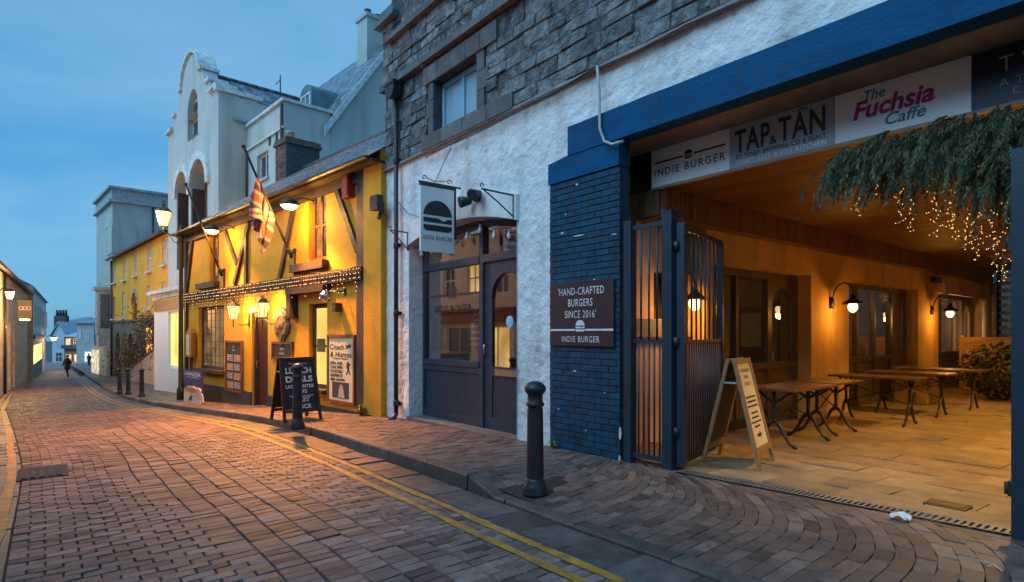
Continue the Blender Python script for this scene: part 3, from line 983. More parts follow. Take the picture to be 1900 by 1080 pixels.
# --- cables on the wall
def cable(pts, r=.008, m=cable_m, name='cable'):
    q = MB(); q.tube(pts, r, 6); return q.build(name, m, SB)
yb = Y0 - .07
pp = [at(M, u, v, yb) for u, v in ((790, 292), (835, 268), (905, 232), (965, 200), (1040, 165), (1105, 128), (1180, 95), (1275, 45), (1360, 8))]
cable([(x, yb, z) for x, z in pp], .011, mat("grey_cable", (.12, .09, .09), rough=.6))
pp = [at(M, u, v, yb - .01) for u, v in ((760, 300), (800, 286), (880, 248), (985, 195), (1050, 162), (1112, 118))]
cable([(x, yb - .012, z + .02 * sin(i * 2.)) for i, (x, z) in enumerate(pp)], .007)
pp = [at(M, u, v, yb) for u, v in ((838, 272), (822, 305), (806, 340))]
cable([(x, yb, z) for x, z in pp], .006)
pp = [at(M, u, v, yb) for u, v in ((791, 30), (786, 110), (806, 150), (800, 240))]
cable([(x, Y0 - .2, z) for x, z in pp], .006)
pp = [at(M, u, v, yb) for u, v in ((737, 372), (755, 395), (776, 402))]
cable([(x, yb, z) for x, z in pp], .006)
pp = [at(M, u, v, yb - .02) for u, v in ((1108, 122), (1112, 170), (1113, 238), (1121, 262), (1136, 268), (1156, 262))]
cable([(x, yb - .02, z) for x, z in pp], .017, mat("pale_conduit", (.42, .42, .42), rough=.5), 'conduit')

# --- rainwater pipe
xq, zq = at(M, 735, 400, Y0 - .1)
dpt = thing('downpipe', 'black cast iron downpipe with box hopper on the white wall', 'downpipe', M, (xq, Y0 - .1, -.16))
q = MB(); q.tube([(xq, Y0 - .10, -.02), (xq, Y0 - .10, 5.78)], .042, 12)
q.tube([(xq, Y0 - .10, -.02), (xq + .01, Y0 - .14, -.09), (xq + .02, Y0 - .24, -.14)], .044, 12)
q.build('pipe', iron_m, dpt)
q = MB()
for z in (.1, 1.75, 3.0, 4.55): q.lathe([(.05, z), (.053, z + .02), (.053, z + .10), (.048, z + .12)], xq, Y0 - .10, 12); q.box(xq - .10, xq + .10, Y0 - .055, Y0 - .03, z + .03, z + .09)
q.build('collar', iron_m, dpt)
q = MB(); q.prism([(xq - .17, 6.0), (xq - .17, 5.86), (xq - .07, 5.74), (xq + .07, 5.74), (xq + .17, 5.86), (xq + .17, 6.0)], Y0 - .24, Y0 - .05)
q.box(xq - .19, xq + .19, Y0 - .26, Y0 - .05, 5.97, 6.02)
q.build('hopper', iron_m, dpt)

# --- hanging sign: board square to the wall
SQ = 7.65
hs = thing('hanging_sign', 'white double sided hanging board with dark round bun mark on black bracket', 'hanging sign', Q, (4.65, SQ, 2.7))
board_m = mat("white_sign_board", (.84, .84, .85), rough=.45, var=.05, scale=3)
q = MB(); q.box(4.35, 4.94, SQ - .02, SQ + .02, 2.68, 3.66); q.build('board', board_m, hs)
q = MB(); q.box(4.345, 4.965, SQ - .026, SQ + .026, 3.665, 3.72); q.box(4.945, 4.975, SQ - .026, SQ + .026, 2.9, 3.72)
q.tube([(4.33, SQ, 3.72), (5.08, SQ, 3.72)], .014, 6)
for c in (4.42, 4.86): q.tube([(c + (.05 - .006 * i) * cos(.75 * i), SQ, 3.78 + (.05 - .006 * i) * sin(.75 * i)) for i in range(8)], .008, 6)
q.tube([(4.46, SQ, 3.79), (4.6, SQ, 3.755), (4.8, SQ, 3.79)], .006, 6)
q.build('bracket', iron_m, hs)
q = MB(); burger(q, 4.645, 2.995, .50, SQ - .02)
q.text("INDIE BURGER", 4.645, 2.86, .088, SQ - .02, spacing=1.2, sx=.78, off=.006)
mark_m = mat("dark_mark", (.028, .027, .034), rough=.5)
q.build('lettering', mark_m, hs)

# --- empty iron brackets beside it
def wall_bracket(s_, z0, label, out=.55):
    b = thing('wall_bracket', label, 'bracket', Q, (Y0, s_, z0), 'iron brackets on the white wall')
    q = MB(); a = Y0 - .04
    q.bar((a, s_, z0), (a, s_, z0 - .32), .02, .03); q.bar((a, s_, z0), (a - out, s_, z0 + .01), .018, .02)
    q.tube([(a, s_, z0 - .30), (a - out * .5, s_, z0 - .13), (a - out * .93, s_, z0 + .0)], .010, 6)
    q.tube([(a - out + (.04 - .005 * i) * cos(.8 * i), s_, z0 + .05 + (.04 - .005 * i) * sin(.8 * i)) for i in range(8)], .008, 6)
    q.build('arm', iron_m, b)
sa, za = atx(Q, 963, 362, Y0)
wall_bracket(6.30, 3.36, 'empty scrolled iron bracket above the door corner')
sa, za = atx(Q, 757, 432, Y0 - .04)
wall_bracket(sa, za, 'plain iron bracket between downpipe and hanging sign', .36)
# --- twin floodlight on the lintel
fx, fzz = at(M, 880, 366, Y0 - .12)
fl = thing('flood_light', 'black twin headed floodlight, unlit, above the shop window', 'light', M, (fx, Y0 - .06, fzz))
for dx, dz in ((-.14, -.03), (.12, .03)):
    q = MB(); q.tube([(fx + dx * .3, Y0 - .1, fzz), (fx + dx, Y0 - .16, fzz + dz)], .02, 8)
    q.tube([(fx + dx, Y0 - .10, fzz + dz), (fx + dx, Y0 - .20, fzz + dz - .02), (fx + dx * 1.15, Y0 - .27, fzz + dz - .04)], [.055, .075, .085], 12)
    q.build('lamp_head', iron_m, fl)
q = MB(); q.box(fx - .07, fx + .07, Y0 - .10, Y0 - .03, fzz - .05, fzz + .05); q.build('mount', iron_m, fl)
# --- festoon of unlit globes under the arch
fs = thing('festoon_lights', 'string of unlit white globe bulbs under the shop arch', 'string lights', M, ((XL + XR) / 2, Y0 + .12, 2.9))
q = MB()
cp_ = [(XL + .1 + (XR - XL - .2) * i / 24, Y0 + .12, arch_z(XL + .1 + (XR - XL - .2) * i / 24) - .06 - .10 * abs(sin(pi * i / 8))) for i in range(25)]
q.tube(cp_, .008, 6); q.build('wire', cable_m, fs)
for i in (1, 4, 7, 10, 13, 16, 19, 22):
    p = cp_[i]
    q = MB(); q.lathe([(.016, p[2] - .03), (.016, p[2] - .07), (.03, p[2] - .10), (.034, p[2] - .13), (.022, p[2] - .16), (.002, p[2] - .17)], p[0], p[1], 10)
    q.build('bulb', mat("opal_bulb", (.62, .66, .68), rough=.2), fs)
# --- sign on the brick pillar
px0, pz1 = at(M, 1022, 527, Y0 - .05); px1, _ = at(M, 1139, 520, Y0 - .05)
_, pz0 = at(M, 1022, 642, Y0 - .05)
_, pz1b = at(M, 1139, 518, Y0 - .05); _, pz0b = at(M, 1139, 642, Y0 - .05)
pz0, pz1 = (pz0 + pz0b) / 2, (pz1 + pz1b) / 2
ps = thing('pillar_sign', 'dark brown sign with white lettering fixed to the blue brick pillar', 'sign', M, ((px0 + px1) / 2, Y0 - .04, pz0))
q = MB(); q.box(px0, px1, Y0 - .055, Y0 - .032, pz0, pz1); q.build('board', mat("maroon_sign", (.045, .022, .028), rough=.45, var=.1), ps)
q = MB(); pc = (px0 + px1) / 2; H = pz1 - pz0; WD = px1 - px0; yy = Y0 - .055
for s_, fz_ in (("'HAND-CRAFTED", .80), ("BURGERS", .62), ("SINCE 2016'", .44)):
    q.text(s_, pc, pz0 + H * fz_, H * .165, yy, spacing=1.12, sx=.72)
q.text("INDIE BURGER", pc, pz0 + H * .06, H * .135, yy, spacing=1.2, sx=.80, off=.004)
q.box(px0 + .005, pc - .09, yy - .004, yy, pz0 + H * .235, pz0 + H * .265); q.box(pc + .09, px1 - .005, yy - .004, yy, pz0 + H * .235, pz0 + H * .265)
burger(q, pc, pz0 + H * .225, .15, yy)
q.build('lettering', mat("white_lettering", (.72, .72, .72), rough=.5), ps)
# ================================================================ covered passage
timber_m = mat("ceiling_timber", (0.17, 0.078, 0.032), rough=.5, var=.25, scale=3, bump=.2, bscale=20, tone=.25, stretch=(1, 6, 6))
slat_m = mat("bulkhead_timber", (0.17, 0.085, 0.04), rough=.55, var=.25, scale=4, bump=.3, bscale=20, tone=.22, stretch=(6, 6, 1))
cream_m = mat("passage_plaster", (0.60, 0.38, 0.13), streak=((.30, .20, .09), .6, 2.5), rough=.75, var=.12, scale=2, bump=.3, bscale=30, stain=(.35, .26, .15), stain_amt=.5, stain_scale=1.2)
pink_lit_m = mat("passage_plaster_pink_lit", (0.72, 0.55, 0.46), rough=.8, var=.1, scale=2, bump=.2)  # lit copy of the plaster: pinkish light by the gate put into its colour
brown_join_m = mat("brown_joinery", (0.115, 0.082, 0.06), rough=.42, var=.2, scale=4, bump=.15, bscale=30)
gate_m = mat("slate_blue_steel", (0.014, 0.036, 0.058), rough=.42, var=.15, scale=6, bump=.12, bscale=60)
warm = (1.0, .60, .24)

PA = thing('covered_passage', 'covered passage with timber ceiling, warm plaster wall and wooden shopfronts', 'passage', M, (-4.3, 5.7, 0))
ZC = 3.19
q = MB()
y = 5.78; k = 0
while y < 21:
    q.tone = RND.random(); q.box(-4.32, .6, y + .003, y + .117, ZC, ZC + .02); y += .12
q.build('timber_ceiling', timber_m, PA)
q = MB(); q.box(-4.86, .62, 5.74, 21.2, ZC + .022, ZC + .4); q.build('ceiling_slab', mortar_m, PA)
# bulkhead of upright slats along the wall, with its boxed end
BZ = 2.87
q = MB()
n = 5.75
while n < 20.6:
    q.tone = RND.random(); q.box(-4.345 , -4.32, n + .004, n + .086, BZ, ZC - .003); n += .09
for i in range(4):
    q.tone = RND.random(); q.box(-4.78 + i * .108, -4.78 + i * .108 + .104, 5.73, 5.748, BZ, ZC - .003)
q.tone = .4; q.box(-4.78, -4.32, 5.75, 20.6, BZ - .02, BZ)
q.build('slatted_bulkhead', slat_m, PA)
# the wall: frame Q, x = depth from the street
SW = 4.5
def qat(u, v): return at(Q, u, v, SW)
H1 = (qat(1322, 600)[0], qat(1505, 600)[0], 0.0, 2.42)
H2 = (qat(1575, 600)[0], qat(1703, 600)[0], 0.0, 2.42)
H3 = (qat(1741, 600)[0], qat(1822, 600)[0], .0, 2.42)
H0 = (at(Q, 1213, 500, SW + .34)[0], H1[0] - .20, 1.64, 2.28)
q = MB()
XN = H1[0] - .14
q.wall(XN, 21, -.1, ZC, SW, [H1, H2, H3], .32)
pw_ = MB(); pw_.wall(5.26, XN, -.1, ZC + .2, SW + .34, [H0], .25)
q.quad((XN, SW, -.1), (XN, SW + .34, -.1), (XN, SW + .34, ZC), (XN, SW, ZC))
PW = thing('passage_wall', 'warm cream plaster wall along the side of the covered passage', 'wall', Q, (5.7, SW, 0))
q.build('plaster_wall', cream_m, PW)
pw_.build('pink_lit_wall', pink_lit_m, PW)
q = MB(); q.box(5.3, H1[0] - .15, SW + .22, SW + .36, 1.40, 1.63); q.build('ledge', mat("grey_ledge", (.34, .34, .34), rough=.7, bump=.3), PW)
q = MB()
for a, b in ((H1[1], H2[0]), (H2[1], H3[0])): q.box(a, b, SW - .012, SW + .01, -.05, .12)
q.build('skirting', cream_m, PW)
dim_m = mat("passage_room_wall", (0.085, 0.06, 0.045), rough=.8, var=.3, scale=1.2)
def shop_screen(h, panes, door_at, ztr, label_room, lit):
    """Timber screen: glazed lights over panels; the last bay a door with an arched light."""
    a, b, z0, z1 = h
    yf = SW + .22
    w = (b - a - .1) / panes
    m = MB()
    m.box(a, a + .05, yf, yf + .07, 0, z1); m.box(b - .05, b, yf, yf + .07, 0, z1)
    m.box(a + .05, b - .05, yf - .004, yf + .07, z1 - .10, z1)
    m.box(a + .05, b - .05, yf - .006, yf + .07, ztr - .10, ztr); m.box(a + .05, b - .05, yf - .004, yf + .07, 0, .14)
    for i in range(1, panes):
        c = a + .05 + w * i
        m.box(c - .035, c + .035, yf - .01, yf + .07, .14, z1 - .1)
    fr_ = m.build('shop_screen', brown_join_m, PW)
    for i in range(panes):
        x0, x1 = a + .05 + w * i + .035, a + .05 + w * (i + 1) - .035
        p = MB(); p.box(x0, x1, yf + .03, yf + .05, .14, ztr - .1); p.box(x0 + .08, x1 - .08, yf + .018, yf + .03, .22, ztr - .18)
        p.build('panel', brown_join_m, fr_)
        if i == door_at:
            gc_, gr_ = (x0 + x1) / 2, (x1 - x0) / 2 - .10
            zt = z1 - .22 - gr_
            mm = MB(); mm.box(x0, x0 + .1, yf + .012, yf + .05, ztr, z1 - .1); mm.box(x1 - .1, x1, yf + .012, yf + .05, ztr, z1 - .1)
            for k in range(10):
                t0, t1 = pi - pi * k / 10, pi - pi * (k + 1) / 10
                p0, p1 = (gc_ + gr_ * cos(t0), zt + gr_ * sin(t0)), (gc_ + gr_ * cos(t1), zt + gr_ * sin(t1))
                mm.prism([p0, p1, (p1[0], z1 - .1), (p0[0], z1 - .1)], yf + .012, yf + .05)
            mm.build('door_leaf', brown_join_m, fr_)
            mh = MB(); mh.tube([(x0 + .05, yf - .03, 1.0), (x0 + .05, yf - .03, 1.16)], .012, 6); mh.build('handle', mat("brushed_steel", (.5, .52, .55)), fr_)
        p = MB(); p.quad((x0, yf + .045, ztr), (x1, yf + .045, ztr), (x1, yf + .045, z1 - .1), (x0, yf + .045, z1 - .1)); p.build('pane', glass_m, fr_)
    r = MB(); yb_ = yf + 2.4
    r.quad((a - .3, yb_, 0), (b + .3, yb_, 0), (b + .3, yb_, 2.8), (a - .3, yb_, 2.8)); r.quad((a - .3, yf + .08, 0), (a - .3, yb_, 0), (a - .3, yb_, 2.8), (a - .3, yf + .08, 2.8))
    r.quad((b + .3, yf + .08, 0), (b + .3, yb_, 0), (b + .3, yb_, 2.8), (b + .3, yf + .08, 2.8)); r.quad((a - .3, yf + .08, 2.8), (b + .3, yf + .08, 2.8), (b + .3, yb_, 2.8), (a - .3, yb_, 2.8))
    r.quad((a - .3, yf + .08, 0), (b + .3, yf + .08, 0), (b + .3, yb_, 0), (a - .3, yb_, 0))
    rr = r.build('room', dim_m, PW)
    for (x, y_, z, pw_) in lit:
        s_ = MB(); s_.ball((x, y_, z), .06, 10, 6); s_.build('pendant_bulb', glow("pendant_glow", (1, .62, .28), 14), PW)
        lamp('pendant_lamp', PW, (x, y_, z - .12), pw_, (1, .62, .3), .06)
    return fr_
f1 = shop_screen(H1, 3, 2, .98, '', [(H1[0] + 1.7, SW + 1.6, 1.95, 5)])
f2 = shop_screen(H2, 4, 3, .98, '', [(H2[0] + 3.0, SW + 1.7, 1.95, 9), (H2[0] + .9, SW + 1.0, 2.2, 8)])  # second pendant is added only to brighten the pale door
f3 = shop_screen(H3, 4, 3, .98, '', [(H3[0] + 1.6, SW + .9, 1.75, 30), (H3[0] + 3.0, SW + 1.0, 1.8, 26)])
m = MB(); m.box(H0[0] + .03, H0[1] - .03, SW + .48, SW + .52, 1.66, 2.25); m.build('side_window', mat("dark_window", (.03, .025, .02), rough=.1), PW)
# pale doorway and fridge-like panel glimpsed in the second room, plaques
m = MB(); m.box(H2[0] + .1, H2[0] + .85, SW + 1.5, SW + 1.55, .9, 1.95); m.build('pale_door', mat("pale_panel", (.62, .62, .52), rough=.5), PW)
m = MB(); m.box(H2[0] + 1.3, H2[0] + 2.3, SW + 1.5, SW + 1.55, .9, 1.6); m.build('blue_panel', mat("dusty_blue", (.10, .14, .22), rough=.6), PW)
xs_ = H2[0] + (H2[1] - H2[0]) * .62
m = MB(); m.box(xs_, xs_ + .75, SW + .245, SW + .26, 2.10, 2.30)
bs = m.build('door_sign', mat("pale_blue_board", (.24, .40, .52), rough=.5), PW)
m = MB()
for i in range(2):
    x = xs_ + .08
    while x < xs_ + .66:
        l = RND.uniform(.03, .06); m.box(x, x + l, SW + .241, SW + .245, 2.22 - i * .08, 2.26 - i * .08); x += l + .018
m.build('lettering', mat("white_lettering", (.72, .72, .72)), bs)
mx_, mz_ = qat(1731, 525)
m = MB(); m.box(mx_ - .2, mx_ + .2, SW - .12, SW - .01, 2.62, 2.74); m.build('camera_box', iron_m, PW)
mx_, mz_ = qat(1752, 540)
m = MB(); m.box(mx_ - .15, mx_ + .15, SW - .05, SW - .01, 2.35, 2.78); m.build('meter_box', mat("grey_plastic", (.28, .27, .25), rough=.5), PW)

# other wall, far end
ow = thing('side_wall', 'cream side wall of the passage opposite the shopfronts, with dark doors added for reflections', 'wall', M, (.62, 12, 0))
q = MB(); q.box(.62, .8, 5.74, 24, -.1, 3.6); q.build('wall', cream_m, ow)
for n_ in (7.5, 11.0, 14.2, 17.4, 20.0):  # unseen doors added to vary the reflections in the shop panes
    q = MB(); q.box(.57, .619, n_, n_ + 1.5, 0, 2.3); q.build('door', navy_m, ow)
    q = MB(); q.box(.55, .569, n_ + .15, n_ + 1.35, 1.0, 2.1); q.build('added_door_light', mat("pale_panel", (.62, .62, .52), rough=.5) if int(n_) % 2 else dim_m, ow)
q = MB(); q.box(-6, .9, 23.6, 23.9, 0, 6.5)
ew = q.build('end_wall', mat("dimmed_end_plaster", (.09, .085, .08), rough=.8), fr=M, base=(-2, 23.6, 0))  # dimness of the yard end put into the plaster colour
tag(ew, 'dark rendered wall closing the far end of the passage yard', 'wall')
# blue slatted fire stair beyond the end
fsr = thing('slatted_stair', 'dark blue steel stair with open slats at the end of the passage', 'stair', Q, (21.6, 4.0, 0))
xa = 21.2
q = MB()
for s_ in (4.34, 3.66):
    q = MB(); q.bar((xa, s_, 0), (xa, s_, 3.3), .12, .12); q.build('post', gate_m, fsr)
q = MB()
for k in range(13): q.box(xa - .05, xa + .05, 3.7, 4.3, .5 + k * .21, .5 + k * .21 + .10)
q.build('slat', mat("galvanised", (.42, .47, .52), rough=.4, var=.2), fsr)
# soil pipes at the end of the wall
pt = thing('soil_pipe', 'pale vertical drain pipe at the end of the plaster wall', 'pipe', Q, (20.2, SW - .12, 0), 'pipes at the end of the passage wall')
q = MB(); q.tube([(20.2, SW - .12, 0), (20.2, SW - .12, 2.85)], .09, 10); q.build('pipe', mat("pale_pipe", (.42, .36, .28), rough=.6), pt)
dup(pt, Q, (20.75, SW - .14, 0), 'pale vertical drain pipe beside the slatted stair')

# ---- fascia signs
YS = 5.72
ZS0, ZS1 = 3.20, 3.643
def sgn(x0, x1, label, m):
    o = thing('shop_sign', label, 'sign', M, ((x0 + x1) / 2, YS, ZS0), 'sign panels over the covered passage')
    q = MB(); q.box(x0, x1, YS - .02, YS + .008, ZS0, ZS1); q.build('board', m, o)
    return o
X_ = [-4.44, -3.41, -2.345, -1.325, .30]
q = MB(); q.box(-4.84, X_[0] - .002, YS - .01, YS + .008, ZS0 - .0, ZS1); q.build('blank_panel', mat("black_panel", (.008, .009, .014), rough=.4), PA)
pm = mat("white_sign_board", (.74, .75, .78))
sg1 = sgn(X_[0], X_[1] - .004, 'white sign panel with a dark bun mark, first from the brick pillar', pm)
q = MB(); c = (X_[0] + X_[1]) / 2; yy = YS - .02
q.text("INDIE BURGER", c, ZS0 + .118, .122, yy, spacing=1.25, off=.008, fit=.93)
q.box(X_[0] + .05, c - .075, yy - .004, yy, ZS0 + .272, ZS0 + .291); q.box(c + .075, X_[1] - .05, yy - .004, yy, ZS0 + .272, ZS0 + .291)
burger(q, c, ZS0 + .242, .105, yy)
q.build('lettering', mark_m, sg1)
sg2 = sgn(X_[1], X_[2] - .004, 'grey sign panel with tall black letters and a roof shaped accent', mat("grey_sign_board", (.36, .40, .46), rough=.45, var=.06))
q = MB(); c = (X_[1] + X_[2]) / 2
q.text("TAP", X_[1] + .06, ZS0 + .155, .33, yy, 'LEFT', off=.022, spacing=1.1, fit=.385)
q.text("&", X_[1] + .478, ZS0 + .155, .12, yy, 'CENTER', off=.02)
q.text("TAN", X_[2] - .085, ZS0 + .155, .33, yy, 'RIGHT', off=.022, spacing=1.1, fit=.45)
cA = X_[2] - .30
q.prism([(cA - .05, ZS0 + .402), (cA, ZS0 + .43), (cA + .05, ZS0 + .402), (cA + .035, ZS0 + .402), (cA, ZS0 + .418), (cA - .035, ZS0 + .402)], yy - .004, yy)
q.text("BY TENBY BREWING CO & FEAST", c, ZS0 + .085, .066, yy, spacing=1.05, off=.012, fit=.91)
q.build('lettering', mark_m, sg2)
q = MB(); q.text("CRAFT BEER & FIRE KITCHEN", c, ZS0 + .022, .064, yy, spacing=1.08, off=.022, fit=.91)
q.build('white_lettering', mat("white_lettering", (.72, .72, .72)), sg2)
sg3 = sgn(X_[2], X_[3] - .004, 'white sign panel with slanted pink and teal cafe lettering', pm)
c = (X_[2] + X_[3]) / 2
def serifs(q, x, z, size, w):
    q.box(x, x + w, yy - .0045, yy, z, z + size * .06)
q = MB(); q.text("The", c - .18, ZS0 + .318, .125, yy, shear=.25, off=.012, fit=.17); q.text("Caffe", c + .055, ZS0 + .060, .14, yy, shear=.25, off=.012, fit=.30)
q.build('lettering', mat("teal_lettering", (.03, .17, .22), rough=.5), sg3)
q = MB(); q.text("Fuchsia", c - .045, ZS0 + .172, .215, yy, shear=.22, off=.03, fit=.62)
q.build('pink_lettering', mat("fuchsia_lettering", (.42, .02, .19), rough=.5), sg3)
sg4 = sgn(X_[3], X_[4], 'navy sign panel with thin pale spaced capitals at the street end', mat("navy_sign_board", (.008, .016, .045), rough=.4, var=.1))
q = MB(); q.text("TW", X_[3] + .17, ZS0 + .245, .17, yy, 'LEFT', spacing=1.5, off=-.008, sx=.9)
q.text("AT", X_[3] + .17, ZS0 + .13, .085, yy, 'LEFT', spacing=1.9, off=-.004); q.text("CA", X_[3] + .25, ZS0 + .055, .075, yy, 'LEFT', spacing=1.7, off=-.003)
q.build('lettering', mat("pale_lettering", (.42, .42, .44), rough=.5), sg4)
q = MB(); q.box(-4.44, .30, YS - .025, YS + .02, ZS0 - .03, ZS0 - .002); q.build('sign_rail', mat("sign_rail", (.33, .22, .13), rough=.5), PA)

# ---- steel gate: fixed side panel, and a leaf folded back into the passage
g0 = M.f(*( (1160 - UC) / FPX * 6.5, 6.5)); GP1 = (-4.27, 5.10); GP2 = M.f(1.666, 6.14)
GT_ = thing('steel_gate', 'blue grey steel gate leaf standing open beside its fixed barred side panel', 'gate', M, (GP2[0], GP2[1], 0))
def post(px_, py_, w, z0, z1):
    return MB().box(px_ - w / 2, px_ + w / 2, py_ - w / 2, py_ + w / 2, z0, z1)
post(GP1[0], GP1[1], .10, -.02, 2.70).build('post', gate_m, GT_)
q = post(GP2[0], GP2[1], .12, -.02, 2.72); q.box(GP2[0] - .066, GP2[0] + .066, GP2[1] - .066, GP2[1] + .066, 2.72, 2.735); q.build('post', gate_m, GT_)
def barred(name, A, B, top, n_up, n_lo, mid=1.36, bot=.10):
    q = MB(); A, B = Vector((*A, 0)), Vector((*B, 0)); d = (B - A)
    for z, h in ((bot, .05), (mid, .035), (top, .05)): q.bar(A + Vector((0, 0, z)), B + Vector((0, 0, z)), .03, h)
    for i in range(1, n_up):
        p = A + d * i / n_up; q.tube([p + Vector((0, 0, mid)), p + Vector((0, 0, top))], .011, 6)
    for i in range(1, n_lo):
        p = A + d * i / n_lo; q.tube([p + Vector((0, 0, bot)), p + Vector((0, 0, mid))], .011, 6)
    return q.build(name, gate_m, GT_)
barred('side_panel', (GP1[0] + .05, GP1[1]), (GP2[0] - .06, GP2[1]), 2.62, 4, 6)
LA, LB = (GP2[0] + .11, GP2[1] + .05), (GP2[0] - .24, GP2[1] + 1.36)
dq = Vector((LB[0] - LA[0], LB[1] - LA[1], 0)).normalized()
q = MB(); q.bar((LA[0], LA[1], .06), (LA[0], LA[1], 2.60), .08, .08, up=(dq.x, dq.y, 0)); q.bar((LB[0], LB[1], .06), (LB[0], LB[1], 2.58), .05, .05, up=(dq.x, dq.y, 0))
q.build('leaf_stile', gate_m, GT_)
barred('gate_leaf', LA, LB, 2.56, 9, 18, 1.36, .10)
for z in (.42, 1.36, 2.36):
    q = MB(); q.lathe([(.032, z - .045), (.032, z + .045)], GP2[0] + .085, GP2[1] - .01, 10); q.build('hinge', iron_m, GT_)
g2 = thing('gate_post', 'blue grey steel gate post at the street end of the passage mouth', 'gate post', M, (-.885, 5.0, 0))
post(-.885, 5.02, .12, -.02, 2.66).build('post', gate_m, g2)
for z in (.42, 2.05):
    q = MB(); q.box(-.965, -.935, 4.97, 5.07, z - .05, z + .05); q.tube([(-.965, 5.0, z - .04), (-.965, 5.0, z + .04)], .025, 8); q.build('hinge', iron_m, g2)
q = MB(); q.bar((-.80, 5.15, 1.3), (-.72, 6.4, 1.3), .04, 2.5); q.build('leaf', gate_m, g2)

# ---- wall lanterns on swan necks
def swan_lamp(x, label):
    b = thing('wall_lamp', label, 'wall lamp', Q, (x, SW, 1.98), 'swan neck lamps on the passage wall', local=True)
    q = MB(); q.tube([(0, -.01, -.10), (0, -.01, .10)], [.05, .05], 10); q.lathe([(.06, -.06), (.045, .07)], 0, -.02, 10)
    q.build('wall_plate', iron_m, b)
    q = MB(); q.tube([(0, -.03, 0), (0, -.07, .18), (0, -.13, .30), (0, -.23, .345), (0, -.33, .30), (0, -.37, .2), (0, -.37, .12)], .013, 8)
    q.build('swan_neck', iron_m, b)
    q = MB(); q.lathe([(.17, -.035), (.15, -.01), (.06, .05), (.035, .12), (.03, .14)], 0, -.37, 18, caps=False); q.build('lamp_shade', iron_m, b)
    q = MB(); q.ball((0, -.37, -.085), .078, 14, 9, sz=1.15); q.build('globe', glow("lamp_globe", (1, .66, .32), 2.0), b)
    lamp('lamp_light', b, (0, -.37, -.20), 13, (1.0, .40, .05), .07)
    return b
sl0 = swan_lamp(qat(1540, 560)[0], 'lit swan neck lamp between the first and second passage shopfronts')
swan_lamp(qat(1727, 575)[0], 'lit swan neck lamp between the second and third passage shopfronts')

dup(sl0, Q, (XN - .32, SW + .34, 1.92), 'lit swan neck lamp half hidden behind the open gate leaf')
# ---- recessed ceiling lights
def downlight(x, y, label, p):
    b = thing('ceiling_light', label, 'ceiling light', M, (x, y, ZC), 'round lights in the timber ceiling', local=True)
    q = MB(); q.lathe([(.07, -.003), (.085, -.008), (.085, 0)], 0, 0, 16, caps=False); q.build('bezel', iron_m, b)
    q = MB(); q.lathe([(.001, -.002), (.07, -.002)], 0, 0, 16, caps=False); q.build('diffuser', glow("downlight_glow", (1, .66, .3), 6), b)
    lamp('light', b, (0, 0, -.05), p, (1, .54, .11), .06, 'SPOT', 125)
downlight(-1.3, 7.7, 'small round ceiling light over the tables by the street end', 230)
downlight(-1.3, 12.0, 'small round ceiling light midway along the passage', 250)
downlight(-1.5, 16.0, 'small round ceiling light near the wooden planter', 110)

# ---- cafe tables with cast iron trestles
top_m = mat("table_top_wood", (.13, .07, .04), rough=.35, var=.25, scale=3, stretch=(1, 8, 8), bump=.1)
def cafe_table(x, y, rot, label, L_=1.15, D_=.64):
    b = thing('cafe_table', label, 'table', M, (x, y, .0), 'cafe tables in the covered passage', local=True, rot=rot)
    q = MB(); q.box(-L_ / 2, L_ / 2, -D_ / 2, D_ / 2, .725, .755); q.build('tabletop', top_m, b)
    for sx in (-1, 1):
        c = sx * (L_ / 2 - .16); q = MB()
        q.tube([(c, 0, .70), (c, 0, .60), (c, 0, .42), (c, 0, .30)], [.022, .028, .022, .032], 8)
        for sy in (-1, 1):
            q.tube([(c, 0, .34), (c, sy * .07, .28), (c, sy * .13, .16), (c, sy * .20, .06), (c, sy * .27, .018)], [.028, .026, .022, .019, .022], 8)
            q.ball((c, sy * .27, .018), .026, 8, 5)
            q.tube([(c, 0, .55), (c, sy * .08, .60), (c, sy * .18, .68), (c, sy * .25, .715)], [.02, .018, .016, .018], 6)
        q.tube([(c, -.28, .715), (c, .28, .715)], .014, 6)
        q.build('trestle_leg', iron_m, b)
    q = MB(); e = L_ / 2 - .16
    q.tube([(-e, 0, .62), (0, 0, .47), (e, 0, .32)], .009, 6); q.tube([(-e, 0, .32), (0, .012, .47), (e, 0, .62)], .009, 6)
    q.build('cross_brace', iron_m, b)
    return b
cafe_table(-3.72, 7.72, pi / 2, 'brown topped cast iron table behind the wooden sandwich board', 1.25, .66)
cafe_table(-3.80, 8.95, pi / 2, 'brown topped cast iron table close by the orange wall strip', .95, .66)
cafe_table(-3.70, 10.55, 0, 'long cast iron table standing end on to the second shopfront', 1.25, .66)
cafe_table(-3.70, 12.1, 0, 'cast iron table between the long table and the boxed table', 1.25, .66)
cafe_table(-3.62, 13.7, 0, 'cast iron table at the end of the row, next to the dark bush', 1.25, .66)
